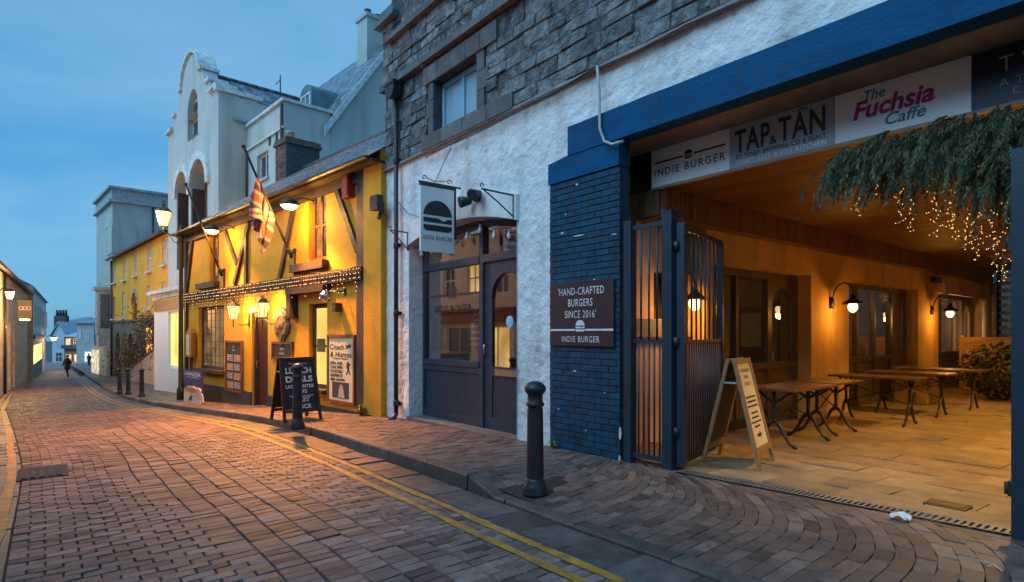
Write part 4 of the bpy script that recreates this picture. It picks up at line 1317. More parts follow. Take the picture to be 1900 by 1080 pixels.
# timber box, slatted planter fence, bush
bx = thing('wooden_box', 'square plywood box standing against the passage wall', 'box', Q, (13.9, SW - .35, 0))
q = MB(); q.box(13.6, 14.3, SW - .62, SW - .06, .03, .72); q.build('body', mat("ply_box", (.34, .21, .09), rough=.6, var=.2, scale=3), bx)
q = MB(); q.box(13.57, 14.33, SW - .65, SW - .04, .72, .75); q.build('lid', mat("ply_box", (.34, .21, .09)), bx)
pn = thing('planter_fence', 'low slatted timber planter fence at the end of the passage', 'planter', M, (-2.6, 16.6, 0))
wood_m = mat("planter_timber", (.36, .21, .09), rough=.6, var=.25, scale=3, bump=.25, bscale=20, tone=.25, stretch=(1, 8, 8))
q = MB()
for k in range(8): q.tone = RND.random(); q.box(-4.1, -2.1, 16.6, 16.63, .05 + k * .165, .05 + k * .165 + .15)
for k in range(8): q.tone = RND.random(); q.box(-2.1, -2.07, 16.0, 16.66, .05 + k * .165, .05 + k * .165 + .15)
q.build('slat', wood_m, pn)
for (a, b) in ((-4.05, 16.66), (-2.14, 16.66), (-2.12, 15.97)):
    q = MB(); q.box(a - .04, a + .04, b - .03, b + .05, 0, 1.40); q.build('post', wood_m, pn)
leaf_dark = mat("dark_bush_leaf", (.035, .045, .02), rough=.5, var=.4, scale=8)
bush = thing('bush', 'dark dense evergreen bush in front of the slatted planter fence', 'bush', M, (-3.0, 15.9, 0))
q = MB()
for i in range(2600):
    while True:
        p = Vector((RND.uniform(-1, 1), RND.uniform(-1, 1), RND.uniform(-1, 1)))
        if .45 < p.length < 1: break
    c = Vector((-3.0 + p.x * 1.0, 15.95 + p.y * .55, .62 + p.z * .62))
    c += Vector((mnoise.noise(c * 3), mnoise.noise(c * 3 + Vector((9, 0, 0))), mnoise.noise(c * 3 + Vector((0, 9, 0))))) * .16
    a = Vector((RND.gauss(0, 1), RND.gauss(0, 1), RND.gauss(0, 1))).normalized(); b_ = a.orthogonal().normalized()
    l = RND.uniform(.04, .075); q.tone = RND.random()
    q.quad(c - a * l, c + b_ * l * .4, c + a * l, c - b_ * l * .4)
q.build('foliage', leaf_dark, bush)
q = MB()
for i in range(5): q.tube([(-3.0 + (i - 2) * .1, 15.95, 0), (-3.0 + (i - 2) * .25, 15.95, .5), (-3.0 + (i - 2) * .34, 15.95, .9)], [.02, .015, .006], 6)
q.build('stem', mat("dark_bark", (.05, .035, .025), rough=.9), bush)

# ---- wooden sandwich board in the passage mouth
def sandwich(name, label, fr, base, rot, w, h, spread, wood, face_m, group=None):
    b = thing(name, label, 'sandwich board', fr, base, group, local=True, rot=rot)
    for sy, nm in ((-1, 'front_frame'), (1, 'back_frame')):
        q = MB(); yb_, yt = sy * spread / 2, sy * .03
        lx = lambda x, f: (x, yb_ + (yt - yb_) * f, h * f)
        for sx in (-1, 1): q.bar(lx(sx * (w / 2 - .025), 0), lx(sx * (w / 2 - .025) * .92, 1), .05, .035, up=(0, 1, 0))
        q.bar(lx(-w / 2 * .92 + .04, .975), lx(w / 2 * .92 - .04, .975), .03, .05, up=(0, yt - yb_, h)); q.bar(lx(-w / 2 + .05, .16), lx(w / 2 - .05, .16), .03, .06, up=(0, yt - yb_, h))
        fo = q.build(nm, wood, b)
        q = MB(); a, c = .19, .955
        e = sy * -.0
        q.add([Vector(lx(-w / 2 + .055, a)), Vector(lx(w / 2 - .055, a)), Vector(lx((w / 2 - .055) * .92, c)), Vector(lx((-w / 2 + .055) * .92, c))], [(0, 1, 2, 3)])
        q.build('panel', face_m if sy < 0 else mat("board_back", (.05, .035, .028), rough=.6), fo)
    f = .78
    for sx in (-1, 1):
        q = MB(); q.bar((sx * (w / 2 - .01) * .95, -spread / 2 * (1 - f), h * f), (sx * (w / 2 - .01) * .95, spread / 2 * (1 - f), h * f),   .012, .02)
        q.build('stay', mat("pale_stay", (.6, .6, .6), rough=.4, metal=.6), b)
    return b
def on_board(w, h, spread, f):
    """origin on the front panel at height fraction f, its up and right axes"""
    y0, y1 = -spread / 2, -.03
    up = Vector((0, y1 - y0, h)).normalized()
    return Vector((0, y0 + (y1 - y0) * f, h * f)) + Vector((0, -h, (y1 - y0))).normalized() * .004, up
pine_m = mat("varnished_pine", (.36, .20, .09), rough=.45, var=.25, scale=4, stretch=(6, 6, 1), bump=.1)
cream_panel_m = mat("cream_panel", (.80, .72, .55), rough=.6, var=.06, scale=4)
PB = M.f(2.53, 6.62)
wb, hb, sb = .62, 1.16, .60
# the lettered face looks out to the street, turned a little towards the shops
bd2 = sandwich('sandwich_board', 'varnished pine sandwich board with cream poster in the passage mouth', G, (2.52, 6.48, .01), atan2(.51, .39) , wb, hb, sb, pine_m, cream_panel_m)
q = MB()
for i, wd in enumerate((.26, .14, .2)):
    o_, up = on_board(wb, hb, sb, .87 - i * .062)
    x = -wd / 2
    while x < wd / 2:
        l = RND.uniform(.025, .04); A = o_ + Vector((x, 0, 0)); q.quad(A, A + Vector((l, 0, 0)), A + Vector((l, 0, 0)) + up * .04, A + up * .04); x += l + .01
q.build('gilt_lettering', mat("gilt", (.50, .36, .12), rough=.5), [c for c in bd2.children if c.name.startswith('front')][0])
q = MB()
for i, wd in enumerate((.34, .30, .36, .22, .26, .33, .2)):
    o_, up = on_board(wb, hb, sb, .63 - i * .042 - (.02 if i > 2 else 0))
    x = -wd / 2
    while x < wd / 2:
        l = RND.uniform(.02, .06); A = o_ + Vector((x, 0, 0))
        q.quad(A, A + Vector((l, 0, 0)), A + Vector((l, 0, 0)) + up * .018, A + up * .018); x += l + .012
o_, up = on_board(wb, hb, sb, .265)
R_ = Vector((1, 0, 0))
for pts_ in ([(-.07, .012), (.02, .012), (.02, -.01), (.08, .028), (.02, .066), (.02, .044), (-.07, .044)],):
    v_ = [o_ + R_ * x + up * z for x, z in pts_]; q.add(v_, [tuple(range(len(v_)))])
q.build('black_lettering', mark_m, [c for c in bd2.children if c.name.startswith('front')][0])

# ---- evergreen garland with fairy lights over the passage mouth
gl_ = thing('garland', 'shaggy evergreen garland hanging from the sign rail', 'garland', M, (-1.6, 5.6, 3.15))
need_m = mat("conifer_needles", (.10, .125, .062), rough=.4, var=.45, scale=5, tone=.5)
q = MB(); br = MB()
def frond(p, d, L_, w):
    n_ = 9; pts = [Vector(p)]; d = Vector(d).normalized()
    for i in range(n_):
        d = (d + Vector((0, 0, -.20)) + Vector((RND.gauss(0, .06), RND.gauss(0, .06), 0))).normalized()
        pts.append(pts[-1] + d * L_ / n_)
    br.tube(pts, [.006 * (1 - .7 * i / n_) for i in range(n_ + 1)], 4, caps=False)
    t = RND.random()
    for i in range(n_):
        a, b = pts[i], pts[i + 1]; ax = (b - a).normalized()
        for k in range(24):
            c = a + (b - a) * RND.random()
            o = Vector((RND.gauss(0, 1), RND.gauss(0, 1), RND.gauss(0, 1))); o = (o - ax * o.dot(ax)).normalized()
            tip = c + (ax * .7 + o * .62 + Vector((0, 0, -.3))) * w * RND.uniform(.6, 1.2) * (1 - .4 * i / n_)
            sd = (tip - c).cross(Vector((RND.gauss(0, 1), RND.gauss(0, 1), RND.gauss(0, 1)))).normalized() * .0032
            q.tone = min(1, max(0, t + RND.gauss(0, .2)))
            q.add([c - sd, c + sd, tip], [(0, 1, 2)])
for i in range(300):
    f = RND.random()
    x = -2.24 + 1.62 * f ** .85
    dens = min(1.0, (x + 2.5) / .5)
    p = (x, 5.58 + RND.uniform(-.14, .14), 3.07 + RND.uniform(-.12, .07) * (1 if x > -2 else .5))
    L_ = RND.uniform(.28, .62) * (1.15 if x > -1.4 else .95)
    frond(p, (RND.uniform(-.9, .25) - (.3 if x < -1.9 else 0), RND.uniform(-.6, .35), RND.uniform(-.6, .05)), L_, .058)
for i in range(70):       # the deeper swag at the street end
    x = RND.uniform(-1.3, -.70); frond((x, 5.6 + RND.uniform(-.1, .15), RND.uniform(2.55, 2.95)), (RND.uniform(-.5, .5), RND.uniform(-.5, .5), -.8), RND.uniform(.25, .5), .055)
q.build('foliage', need_m, gl_)
br.build('branch', mat("dark_bark", (.05, .035, .025)), gl_)
fy = thing('fairy_lights', 'warm white fairy lights dangling from the evergreen garland', 'string lights', M, (-1.6, 5.65, 2.9))
bulb_m = glow("fairy_bulb", (1.0, .52, .13), 1.9)
wire_m = mat("copper_wire", (.30, .2, .09), rough=.4)
strands = []
for u, v0, v1 in ((1591, 365, 398), (1625, 345, 360), (1670, 352, 415), (1692, 372, 428), (1733, 330, 395), (1738, 390, 440), (1762, 350, 425), (1770, 400, 440), (1790, 390, 460), (1804, 392, 450), (1813, 394, 482), (1838, 390, 462), (1848, 440, 510), (1864, 452, 520), (1815, 300, 335), (1870, 360, 430)):
    x0, z0 = at(M, u, v0, 5.62); x1, z1 = at(M, u, v1, 5.62)
    q = MB(); k = max(4, int((z0 - z1) / .030)); pts = []; q.cur = 1
    pts = [(x0 + .022 * sin(i * 1.9) + RND.gauss(0, .006), 5.62 + .02 * cos(i * 2.3), z0 + (z1 - z0) * i / k) for i in range(k + 1)]
    q.tube(pts, .003, 4, caps=False)
    q.cur = 0
    for p in pts:
        for h in range(2):
            c = (p[0] + RND.gauss(0, .012), p[1] + RND.gauss(0, .012), p[2] + RND.uniform(-.012, .012)); q.ball(c, .0030, 5, 3)
    q.build('light_strand', [bulb_m, wire_m], fy)
lamp('fairy_glow', fy, (-1.25, 5.75, 2.72), 5, (1, .58, .2), .25)

# ---- drain channel, small cover, litter in the passage mouth
dc = MB(); dc.cur = 0
dA, dB = (-3.62, 5.09), (1.6, 5.16)
k = 0
L_ = dB[0] - dA[0]
zd = lambda s, n: pz(s, n) + .004
for s0, s1 in zip(srange(-1.4, 3.62, .2), srange(-1.4, 3.62, .2)[1:]):
    dc.quad((-s0, 5.02, zd(s0, 5.02) + .0), (-s1, 5.02, zd(s1, 5.02)), (-s1, 5.18, zd(s1, 5.18)), (-s0, 5.18, zd(s0, 5.18)))
dc.cur = 1
s = -1.4
while s < 3.6:
    z = zd(s, 5.1) + .006
    dc.box(-s - .022, -s, 5.035, 5.165, z, z + .006); s += .044
for n_ in (5.025, 5.175):
    for s0, s1 in zip(srange(-1.4, 3.62, .2), srange(-1.4, 3.62, .2)[1:]):
        dc.quad((-s0, n_ - .012, zd(s0, n_) + .012), (-s1, n_ - .012, zd(s1, n_) + .012), (-s1, n_ + .012, zd(s1, n_) + .012), (-s0, n_ + .012, zd(s0, n_) + .012))
dco = dc.build('drain_channel', [mat("drain_dark", (.012, .012, .012), rough=.9), mat("galvanised_grate", (.22, .22, .22), rough=.45, metal=.3)], fr=M, base=(-1.5, 5.1, 0))
tag(dco, 'long slotted drain grating across the passage mouth', 'drain')
x, y = atz(M, 1758, 940, .05)
q = MB(); q.box(x - .12, x + .12, y - .08, y + .08, .02, .075); q.cur = 1; q.box(x - .14, x + .14, y - .10, y + .10, .02, .071)
tag(q.build('floor_cover', [mat("brass_cover", (.20, .13, .05), rough=.4, metal=.5), mat("cover_rim", (.1, .08, .05), rough=.6)], fr=M, base=(x, y, .07)), 'small rectangular metal cover set in the passage paving', 'cover')
x, y = atz(M, 1672, 968, .07)
q = MB(); q.smooth = False
n_ = 10
vv = []
for i in range(n_ + 1):
    for j in range(n_ + 1):
        a, b = i / n_ - .5, j / n_ - .5
        r = max(0, 1 - 3.2 * (a * a + b * b))
        vv.append((x + a * .17 + RND.gauss(0, .004), y + b * .13 + RND.gauss(0, .004), pz(-x, y) + .012 + r * .075 * (.55 + .9 * abs(mnoise.noise(Vector((a * 9, b * 9, 2)))))))
q.add(vv, [(i * (n_ + 1) + j, (i + 1) * (n_ + 1) + j, (i + 1) * (n_ + 1) + j + 1, i * (n_ + 1) + j + 1) for i in range(n_) for j in range(n_) if (i / n_ - .45) ** 2 + (j / n_ - .45) ** 2 < .2])
tag(q.build('tissue', mat("white_tissue", (.8, .8, .82), rough=.8), fr=M, base=(x, y, .05)), 'crumpled white tissue lying on the drain grating', 'litter')
x, y = atz(M, 1835, 1058, .06)
q = MB(); zz = pz(-x, y) + .012
q.tube([(x - .10, y + .05, zz), (x + .02, y + .01, zz + .006), (x + .07, y - .05, zz)], .004, 5); q.tube([(x + .02, y + .01, zz + .005), (x + .0, y - .03, zz)], .003, 5)
tag(q.build('twig', mat("pale_twig", (.5, .47, .42), rough=.8), fr=M, base=(x, y, zz)), 'thin pale twig lying on the dark pavement', 'litter')
# ================================================================ yellow pub
yellow_m = mat("yellow_render", (.66, .31, .009), streak=((.40, .20, .03), .5, 2.2), rough=.7, var=.10, scale=2.5, bump=.5, bscale=22, stain=(.42, .2, .03), stain_amt=.4, stain_scale=1.2, bdist=.03)
navy_plinth_m = mat("navy_plinth", (.035, .036, .05), rough=.6, var=.2, scale=3, bump=.3, bscale=25)
oak_m = mat("dark_timber", (.042, .030, .028), rough=.6, var=.3, scale=5, bump=.4, bscale=30, stretch=(4, 4, 1))
brown_frame_m = mat("brown_window_frame", (.16, .065, .03), rough=.45, var=.15, scale=4)
slate_m = mat("roof_slate", (.15, .19, .235), rough=.26, var=.3, scale=9, tone=.6, bump=.3, bscale=50, stain=(.19, .20, .19), stain_amt=.5, stain_scale=2.5, rvar=.1)
lead_ridge_m = mat("ridge_tile", (.08, .085, .095), rough=.6, var=.2, scale=6)
pub_glass_m = lit_window("pub_window_glow", (.05, .025, .01), (.75, .33, .07), .9, 2.2)
dim_glass_m = lit_window("pub_dim_glass", (.015, .012, .008), (.28, .16, .06), .5, 1.6, .05)
YP = 6.19
PX0, PX1 = -21.9, -9.64
def p(u, v, y=YP): return at(P, u, v, y)
PB_ = thing('pub', 'yellow rendered pub with dark timbers, slate roof and icicle lights', 'pub', P, (-15.8, YP, -.5))
def hole(u0, v0, u1, v1):
    x0, _ = p(u0, v1); x1, _ = p(u1, v1)
    um = (u0 + u1) / 2
    return (x0, x1, p(um, v1)[1], p(um, v0)[1])
W1 = hole(573, 350, 606, 484)       # upper, near the alarm box
W2 = hole(389, 436, 406, 522)       # upper, far end
W3 = hole(368, 568, 416, 686)       # lower leaded window
W4 = hole(573, 563, 607, 722)       # lower sash
WD_ = hole(467, 580, 497, 752)      # door
WD_ = (WD_[0], WD_[1], -.62, WD_[3])
q = MB()
q.wall(PX0, PX1, -1.4, 5.0, YP, [W1, W2, W3, W4, WD_], .20)
q.quad((PX0, YP, -1.4), (PX0, YP, 5.0), (PX0, YP + 7.6, 5.0), (PX0, YP + 7.6, -1.4))
q.quad((PX1, YP, -1.4), (PX1, YP + 7.6, -1.4), (PX1, YP + 7.6, 5.0), (PX1, YP, 5.0))
q.add([(PX0, YP, 5.0), (PX0, YP + 7.6, 5.0), (PX0, YP + 3.7, 7.5)], [(0, 1, 2)]); q.add([(PX1, YP, 5.0), (PX1, YP + 7.6, 5.0), (PX1, YP + 3.7, 7.5)], [(0, 2, 1)])
q.quad((PX0, YP + 7.6, -1.4), (PX0, YP + 7.6, 5), (PX1, YP + 7.6, 5), (PX1, YP + 7.6, -1.4))
q.build('wall', yellow_m, PB_)
xc0 = p(682, 500)[0]
q = MB(); q.box(xc0, PX1 - .005, YP - .09, YP + .02, -.16, 5.0); q.build('pilaster', yellow_m, PB_)
# plinth, split by the door
q = MB()
for a, b in ((PX0, WD_[0]), (WD_[1], PX1)): q.box(a, b, YP - .035, YP + .01, -1.35, -.16)
q.box(xc0 - .01, PX1 - .01, YP - .12, YP - .034, -1.0, -.17)
q.build('plinth', navy_plinth_m, PB_)
# timbers
q = MB(); yo = YP - .035
def tb(u0, v0, u1, v1, w):
    a, b = p(u0, v0), p(u1, v1)
    q.bar((a[0], yo, a[1]), (b[0], yo, b[1]), w, .07, up=(0, 1, 0))
tb(621, 334, 667, 466, .14); tb(548, 384, 520, 524, .15); tb(464, 414, 437, 528, .15); tb(414, 412, 442, 490, .14); tb(361, 431, 348, 545, .15)
tb(459, 425, 459, 530, .16)
x = p(675, 500)[0]
q.box(x - .14, x + .16, YP - .085, YP, -.16, 4.5)
q.box(PX0 + .02, PX0 + .22, YP - .085, YP, -.9, 4.5)
q.box(PX0, xc0 + .05, YP - .075, YP, 4.50, 4.71)
q.build('timber_frame', oak_m, PB_)
q = MB(); q.box(PX0 + .1, x + .1, YP - .12, YP, 2.52, 2.78)
xa, za = p(549, 560); xb, zb = p(616, 540)
q.box(xa - .1, xb, YP - .22, YP - .003, 2.36, 2.50); q.box(xa - .1, xa + .12, YP - .20, YP - .001, za - .35, 2.36); q.box(xa - .16, xa + .16, YP - .24, YP - .002, za - .40, za - .35)
q.build('timber_beam', mat("plum_black_timber", (.016, .012, .016), rough=.7, var=.2, scale=5), PB_)
# eaves and gutter, roof
q = MB(); q.box(PX0 - .1, PX1, YP - .30, YP, 4.71, 4.77); q.build('soffit', oak_m, PB_)
q = MB(); gp_ = [(YP - .30 - .06 + .06 * cos(t), 4.80 + .06 * sin(t)) for t in [pi + pi * i / 8 for i in range(9)]]
q.prismx(gp_, PX0 - .15, PX1 - .05); q.build('gutter', iron_m, PB_)
q = MB()
EZ, RZ, EY_, RY_ = 4.80, 7.6, YP - .34, YP + 3.7
q.cur = 1; q.tone = .2
for sg in (1, -1):
    e = EY_ if sg > 0 else 2 * RY_ - EY_
    q.quad((PX0 - .15, e, EZ - .03), (PX1 + .0, e, EZ - .03), (PX1 + .0, RY_, RZ - .03), (PX0 - .15, RY_, RZ - .03))
q.cur = 0
def slates(q, x0, x1, ya, za, yb, zb, w=.27, c=.21, seed=1):
    n_ = int(sqrt((yb - ya) ** 2 + (zb - za) ** 2) / c)
    nx, nz_ = -(zb - za), (yb - ya)
    l = sqrt(nx * nx + nz_ * nz_); nx, nz_ = nx / l, nz_ / l
    for i in range(n_):
        f0, f1 = i / n_, (i + 1.25) / n_
        x = x0 - (w / 2 if i % 2 else 0)
        while x < x1:
            a, b = max(x, x0) + .003, min(x + w, x1) - .003
            if b - a > .03:
                q.tone = min(1, max(0, RND.gauss(.5, .25)))
                f1_ = min(f1, 1.0); d = RND.uniform(0, .004)
                y0_, z0_ = ya + (yb - ya) * f0, za + (zb - za) * f0; y1_, z1_ = ya + (yb - ya) * f1_, za + (zb - za) * f1_
                P0 = lambda xx, yy, zz, h: (xx, yy + nx * h, zz + nz_ * h)
                q.add([P0(a, y0_, z0_, .008 + d), P0(b, y0_, z0_, .008 + d + RND.uniform(-.002, .002)), P0(b, y1_, z1_, .004), P0(a, y1_, z1_, .004), P0(a, y0_, z0_, .003), P0(b, y0_, z0_, .003)],
                      [(0, 1, 2, 3), (4, 5, 1, 0)])
            x += w
slates(q, PX0 - .15, PX1, EY_, EZ, RY_, RZ)
q.build('roof', [slate_m, lead_ridge_m], PB_)
q = MB(); q.tube([(PX0 - .15, RY_, RZ + .0), (PX1, RY_, RZ + .0)], .09, 8); q.build('ridge', lead_ridge_m, PB_)
# windows
def sash(h, cols, rows, fm, gm, sill=None):
    return window_unit(PB_, h[0] + .01, h[1] - .01, h[2] + .01, h[3] - .01, YP + .10, cols, rows, fm, gm, .09, .05, depth=.07, sill=sill, sm=oak_m, sill_proud=.14)
sash(W1, 2, 2, brown_frame_m, pub_glass_m); sash(W2, 2, 2, brown_frame_m, pub_glass_m)
for h, (u0, u1) in ((W1, (548, 608)), (W2, (372, 406))):
    q = MB(); q.box(p(u0, 490)[0], p(u1, 490)[0] + .05, YP - .16, YP + .05, h[2] - .20, h[2] - .02); q.build('window_ledge', oak_m, PB_)
wo = sash(W3, 1, 1, oak_m, dim_glass_m, .08)
q = MB(); yg = YP + .13
for i in range(1, 6): xx = W3[0] + (W3[1] - W3[0]) * i / 6; q.box(xx - .006, xx + .006, yg, yg + .012, W3[2] + .1, W3[3] - .1)
for j in range(1, 9): zz = W3[2] + (W3[3] - W3[2]) * j / 9; q.box(W3[0] + .1, W3[1] - .1, yg - .002, yg + .011, zz - .006, zz + .006)
q.build('leaded_lattice', iron_m, wo)
wo = sash(W4, 1, 2, oak_m, lit_window("cream_blind_glow", (.62, .36, .06), (.85, .55, .12), .8, 1.1), .06)
q = MB(); q.box(W4[0] + .22, W4[0] + .60, YP + .092, YP + .10, 1.02, 1.32); q.build('window_poster', mat("green_poster", (.08, .12, .04), rough=.5), wo)
# door
q = MB(); a, b, z0, z1 = WD_
q.box(a + .1, b - .1, YP + .12, YP + .17, z0 + .02, z1 - .12)
for i in range(1, 7): xx = a + .1 + (b - a - .2) * i / 7; q.box(xx - .006, xx + .006, YP + .114, YP + .121, z0 + .04, z1 - .14)
dr_ = q.build('door', mat("dark_red_door", (.055, .012, .010), rough=.45, var=.2, scale=3), PB_)
q = MB(); q.box(a, a + .1, YP + .06, YP + .19, z0, z1); q.box(b - .1, b, YP + .06, YP + .19, z0, z1); q.box(a + .1, b - .1, YP + .06, YP + .19, z1 - .12, z1); q.build('door_frame', oak_m, PB_)
q = MB(); q.tube([(a + .2, YP + .11, .5), (a + .2, YP + .06, .52), (a + .2, YP + .06, .68), (a + .2, YP + .11, .70)], .015, 6); q.build('handle', mat("brass", (.5, .32, .1), rough=.3, metal=1), dr_)
q = MB(); q.box(a - .05, b + .05, YP - .06, YP + .2, z1 + .02, z1 + .14); q.build('door_name_board', mat("cream_board", (.6, .5, .3), rough=.6), PB_)
q = MB(); q.box(a, b, YP - .25, YP + .2, -1.2, -.60); q.build('doorstep', dressed_m, PB_)
# chimney
q = MB(); q.cur = 1; q.box(-21.88, -20.95, YP + 3.05, YP + 4.35, 6.4, 8.45); q.cur = 0
z = 6.5; k = 0
brick_m = mat("soot_brick", (.17, .095, .075), rough=.85, var=.3, scale=8, tone=.4, bump=.4, bscale=40, stain=(.05, .045, .04), stain_amt=.6, stain_scale=2)
while z < 8.4:
    x = -21.88 - (.11 if k % 2 else 0)
    while x < -20.96:
        a_, b_ = max(x, -21.88), min(x + .225, -20.95)
        if b_ - a_ > .03: q.block(a_ + .005, b_ - .005, z + .005, z + .07, YP + 3.05, .012, .004)
        x += .225
    z += .075; k += 1
q.tone = .3; q.box(-21.95, -20.88, YP + 2.98, YP + 4.42, 8.45, 8.56); q.box(-21.92, -20.91, YP + 3.02, YP + 4.38, 8.56, 8.68)
chm = q.build('chimney', [brick_m, mortar_m], PB_)
q = MB(); q.lathe([(.16, 8.68), (.14, 8.95), (.17, 8.97), (.17, 9.02)], -21.4, YP + 3.4, 12); q.build('chimney_pot', mat("buff_pot", (.5, .45, .38), rough=.8), chm)

# ---- things on the pub
def flood(u, v, label, power):
    x, z = p(u, v, YP - .55)
    b = thing('eaves_light', label, 'floodlight', P, (x, YP - .02, z), 'lit floodlights under the pub eaves')
    q = MB(); q.tube([(x + .12, YP - .02, z + .15), (x + .10, YP - .3, z + .17), (x, YP - .50, z + .10)], .018, 6); q.box(x + .04, x + .2, YP - .03, YP - .0, z + .07, z + .23)
    q.build('arm', iron_m, b)
    q = MB(); q.lathe([(.19, z - .02), (.21, z + .02), (.15, z + .10), (.05, z + .14)], x, YP - .55, 18); q.build('lamp_hood', iron_m, b)
    q = MB(); q.lathe([(.02, z - .10), (.12, z - .085), (.185, z - .022)], x, YP - .55, 18); q.build('lens', glow("flood_glow", (1.0, .66, .25), 6), b)
    lamp('flood_lamp', b, (x, YP - .55, z - .22), power * .48, (1.0, .46, .09), .12)
    lamp('flood_beam', b, (x, YP - .62, z - .16), power * 6.6, (1.0, .32, .045), .14, 'SPOT', 104, aim=(.28, -.16, -1))
flood(537, 380, 'lit round floodlight under the eaves by the sash window', 230)
flood(393, 427, 'lit round floodlight under the eaves by the lamp post', 145)

def flagpole(b0, t0, out, label, cloth):
    xb_, zb_ = p(*b0); xt, zt = p(*t0, YP - out)
    b = thing('flagpole', label, 'flagpole', P, (xb_, YP - .02, zb_), 'flagpoles on the pub front')
    A, B = Vector((xb_, YP - .05, zb_)), Vector((xt, YP - out, zt))
    q = MB(); q.tube([A, B], [.032, .024], 8); q.build('pole', oak_m, b)
    q = MB(); q.ball(B, .05, 10, 6); q.build('finial', mat("dark_red_knob", (.07, .02, .02), rough=.5), b)
    q = MB(); q.tube([A + (B - A) * .0, A + (B - A) * .10], .045, 8); q.box(xb_ - .05, xb_ + .16, YP - .05, YP - .005, zb_ + .14, zb_ + .2); q.bar((xb_ + .12, YP - .03, zb_ + .2), (xb_ + .12, YP - .03, zb_ - .55), .035, .035); q.bar((xb_ + .12, YP - .05, zb_ + .17), (xb_, YP - .06, zb_ + .05), .025, .025)
    q.build('socket', iron_m, b)
    if cloth:
        q = MB(); q.smooth = True; n_, m_ = 64, 48
        for i in range(n_ + 1):
            f = i / n_; pp_ = A + (B - A) * (.40 + .36 * f)
            for j in range(m_ + 1):
                g_ = j / m_; drop = g_ * (.85 - .1 * f)
                # folds gathered together as the cloth hangs from the sloping pole
                x_ = pp_.x - .25 * g_ + .07 * sin(f * 15 + g_ * 2.0) * (.35 + g_)
                y_ = pp_.y + (A.y - 1.0 - pp_.y) * .25 * g_ + .08 * sin(f * 21 + g_ * 3 + 1) * (.3 + g_)
                q.v.append((x_, y_, pp_.z - drop))
        for i in range(n_):
            for j in range(m_):
                s_ = i / n_; t_ = j / m_
                cr, dg_ = min(abs(s_ - .5), abs(t_ - .5)), min(abs(s_ - t_), abs(s_ + t_ - 1))
                q.cur = 0 if cr < .10 else 1 if cr < .17 else 0 if dg_ < .04 else 1 if dg_ < .13 else 2
                a_ = i * (m_ + 1) + j; q.face(a_, a_ + 1, a_ + m_ + 2, a_ + m_ + 1)
        q.build('flag_cloth', [mat("red_cloth", (.42, .09, .07), rough=.8, var=.15), mat("white_cloth", (.52, .40, .38), rough=.8), mat("navy_lamplit_cloth", (.14, .07, .12), rough=.8)], b)  # lamplight put into the cloth colour, turning the navy purple
    return b
flagpole((545, 478), (452, 272), 1.55, 'flagpole carrying a limp red and white flag', True)
flagpole((415, 512), (345, 342), 1.2, 'bare dark flagpole near the lamp post', False)

def wall_lantern(u, v, ub, label, power):
    x, z = p(u, v, YP - .42); xb_, _ = p(ub, v, YP)
    b = thing('wall_lantern', label, 'lantern', P, (x, YP - .03, z), 'lanterns either side of the pub door')
    q = MB(); q.box(x - .04, x + .04, YP - .03, YP, z - .40, z + .02); q.tube([(x, YP - .03, z - .32), (x, YP - .2, z - .38), (x, YP - .38, z - .26)], .016, 6)
    q.tube([(x, YP - .42, z - .42), (x, YP - .42, z - .22)], .014, 6); q.build('bracket', iron_m, b)
    q = MB(); q.lathe([(.09, z - .20), (.15, z + .12), (.16, z + .14)], x, YP - .42, 6, smooth=False); q.build('lantern_glass', glow("lantern_glow", (1.0, .58, .17), 1.0), b)
    q = MB(); q.lathe([(.19, z + .14), (.08, z + .24), (.03, z + .27), (.02, z + .33)], x, YP - .42, 6, smooth=False)
    for k in range(6):
        t = 2 * pi * k / 6; q.tube([(x + .093 * cos(t), YP - .42 + .093 * sin(t), z - .2), (x + .162 * cos(t), YP - .42 + .162 * sin(t), z + .14)], .008, 4)
    q.build('lantern_frame', iron_m, b)
    lamp('lantern_lamp', b, (x, YP - .24, z + .02), power, (1.0, .48, .11), .08)
wall_lantern(433, 578, 444, 'lit bracket lantern between the leaded window and the door', 50)
wall_lantern(487, 573, 499, 'lit bracket lantern above the pub door edge', 50)
# icicle lights along the beam
ic = thing('icicle_lights', 'icicle string of small lights along the pub beam', 'string lights', P, (-16, YP - .14, 2.7))
xi = PX0 + .1
q = MB(); pts = [(PX0 + .1 + (PX1 - .6 - PX0 - .1) * i / 60, YP - .15, 2.70 + .02 * sin(i * 1.3)) for i in range(61)]
q.tube(pts, .006, 4, caps=False)
q.tube([(x_, y_ - .01, z_ + .07) for x_, y_, z_ in pts], .006, 4, caps=False)
q.build('wire', mat("dark_wire", (.025, .02, .02)), ic)
ice_m = glow("icicle_bulb", (1.0, .58, .24), 2.6)
k = 0
while xi < PX1 - .6 and k < 96:
    L1 = (.12, .30, .2, .5, .16, .36)[k % 6] * RND.uniform(.7, 1.2)
    q = MB(); q.cur = 1
    q.tube([(xi, YP - .15, 2.76), (xi + RND.gauss(0, .02), YP - .15, 2.70 - L1)], .007, 4, caps=False); q.cur = 0
    z = 2.74
    while z > 2.70 - L1:
        q.ball((xi + RND.gauss(0, .015), YP - .15 - abs(RND.gauss(0, .012)), z), .0075, 5, 3); z -= .09
    q.build('light_strand', [ice_m, mat("dark_wire", (.025, .02, .02))], ic)
    xi += .122; k += 1
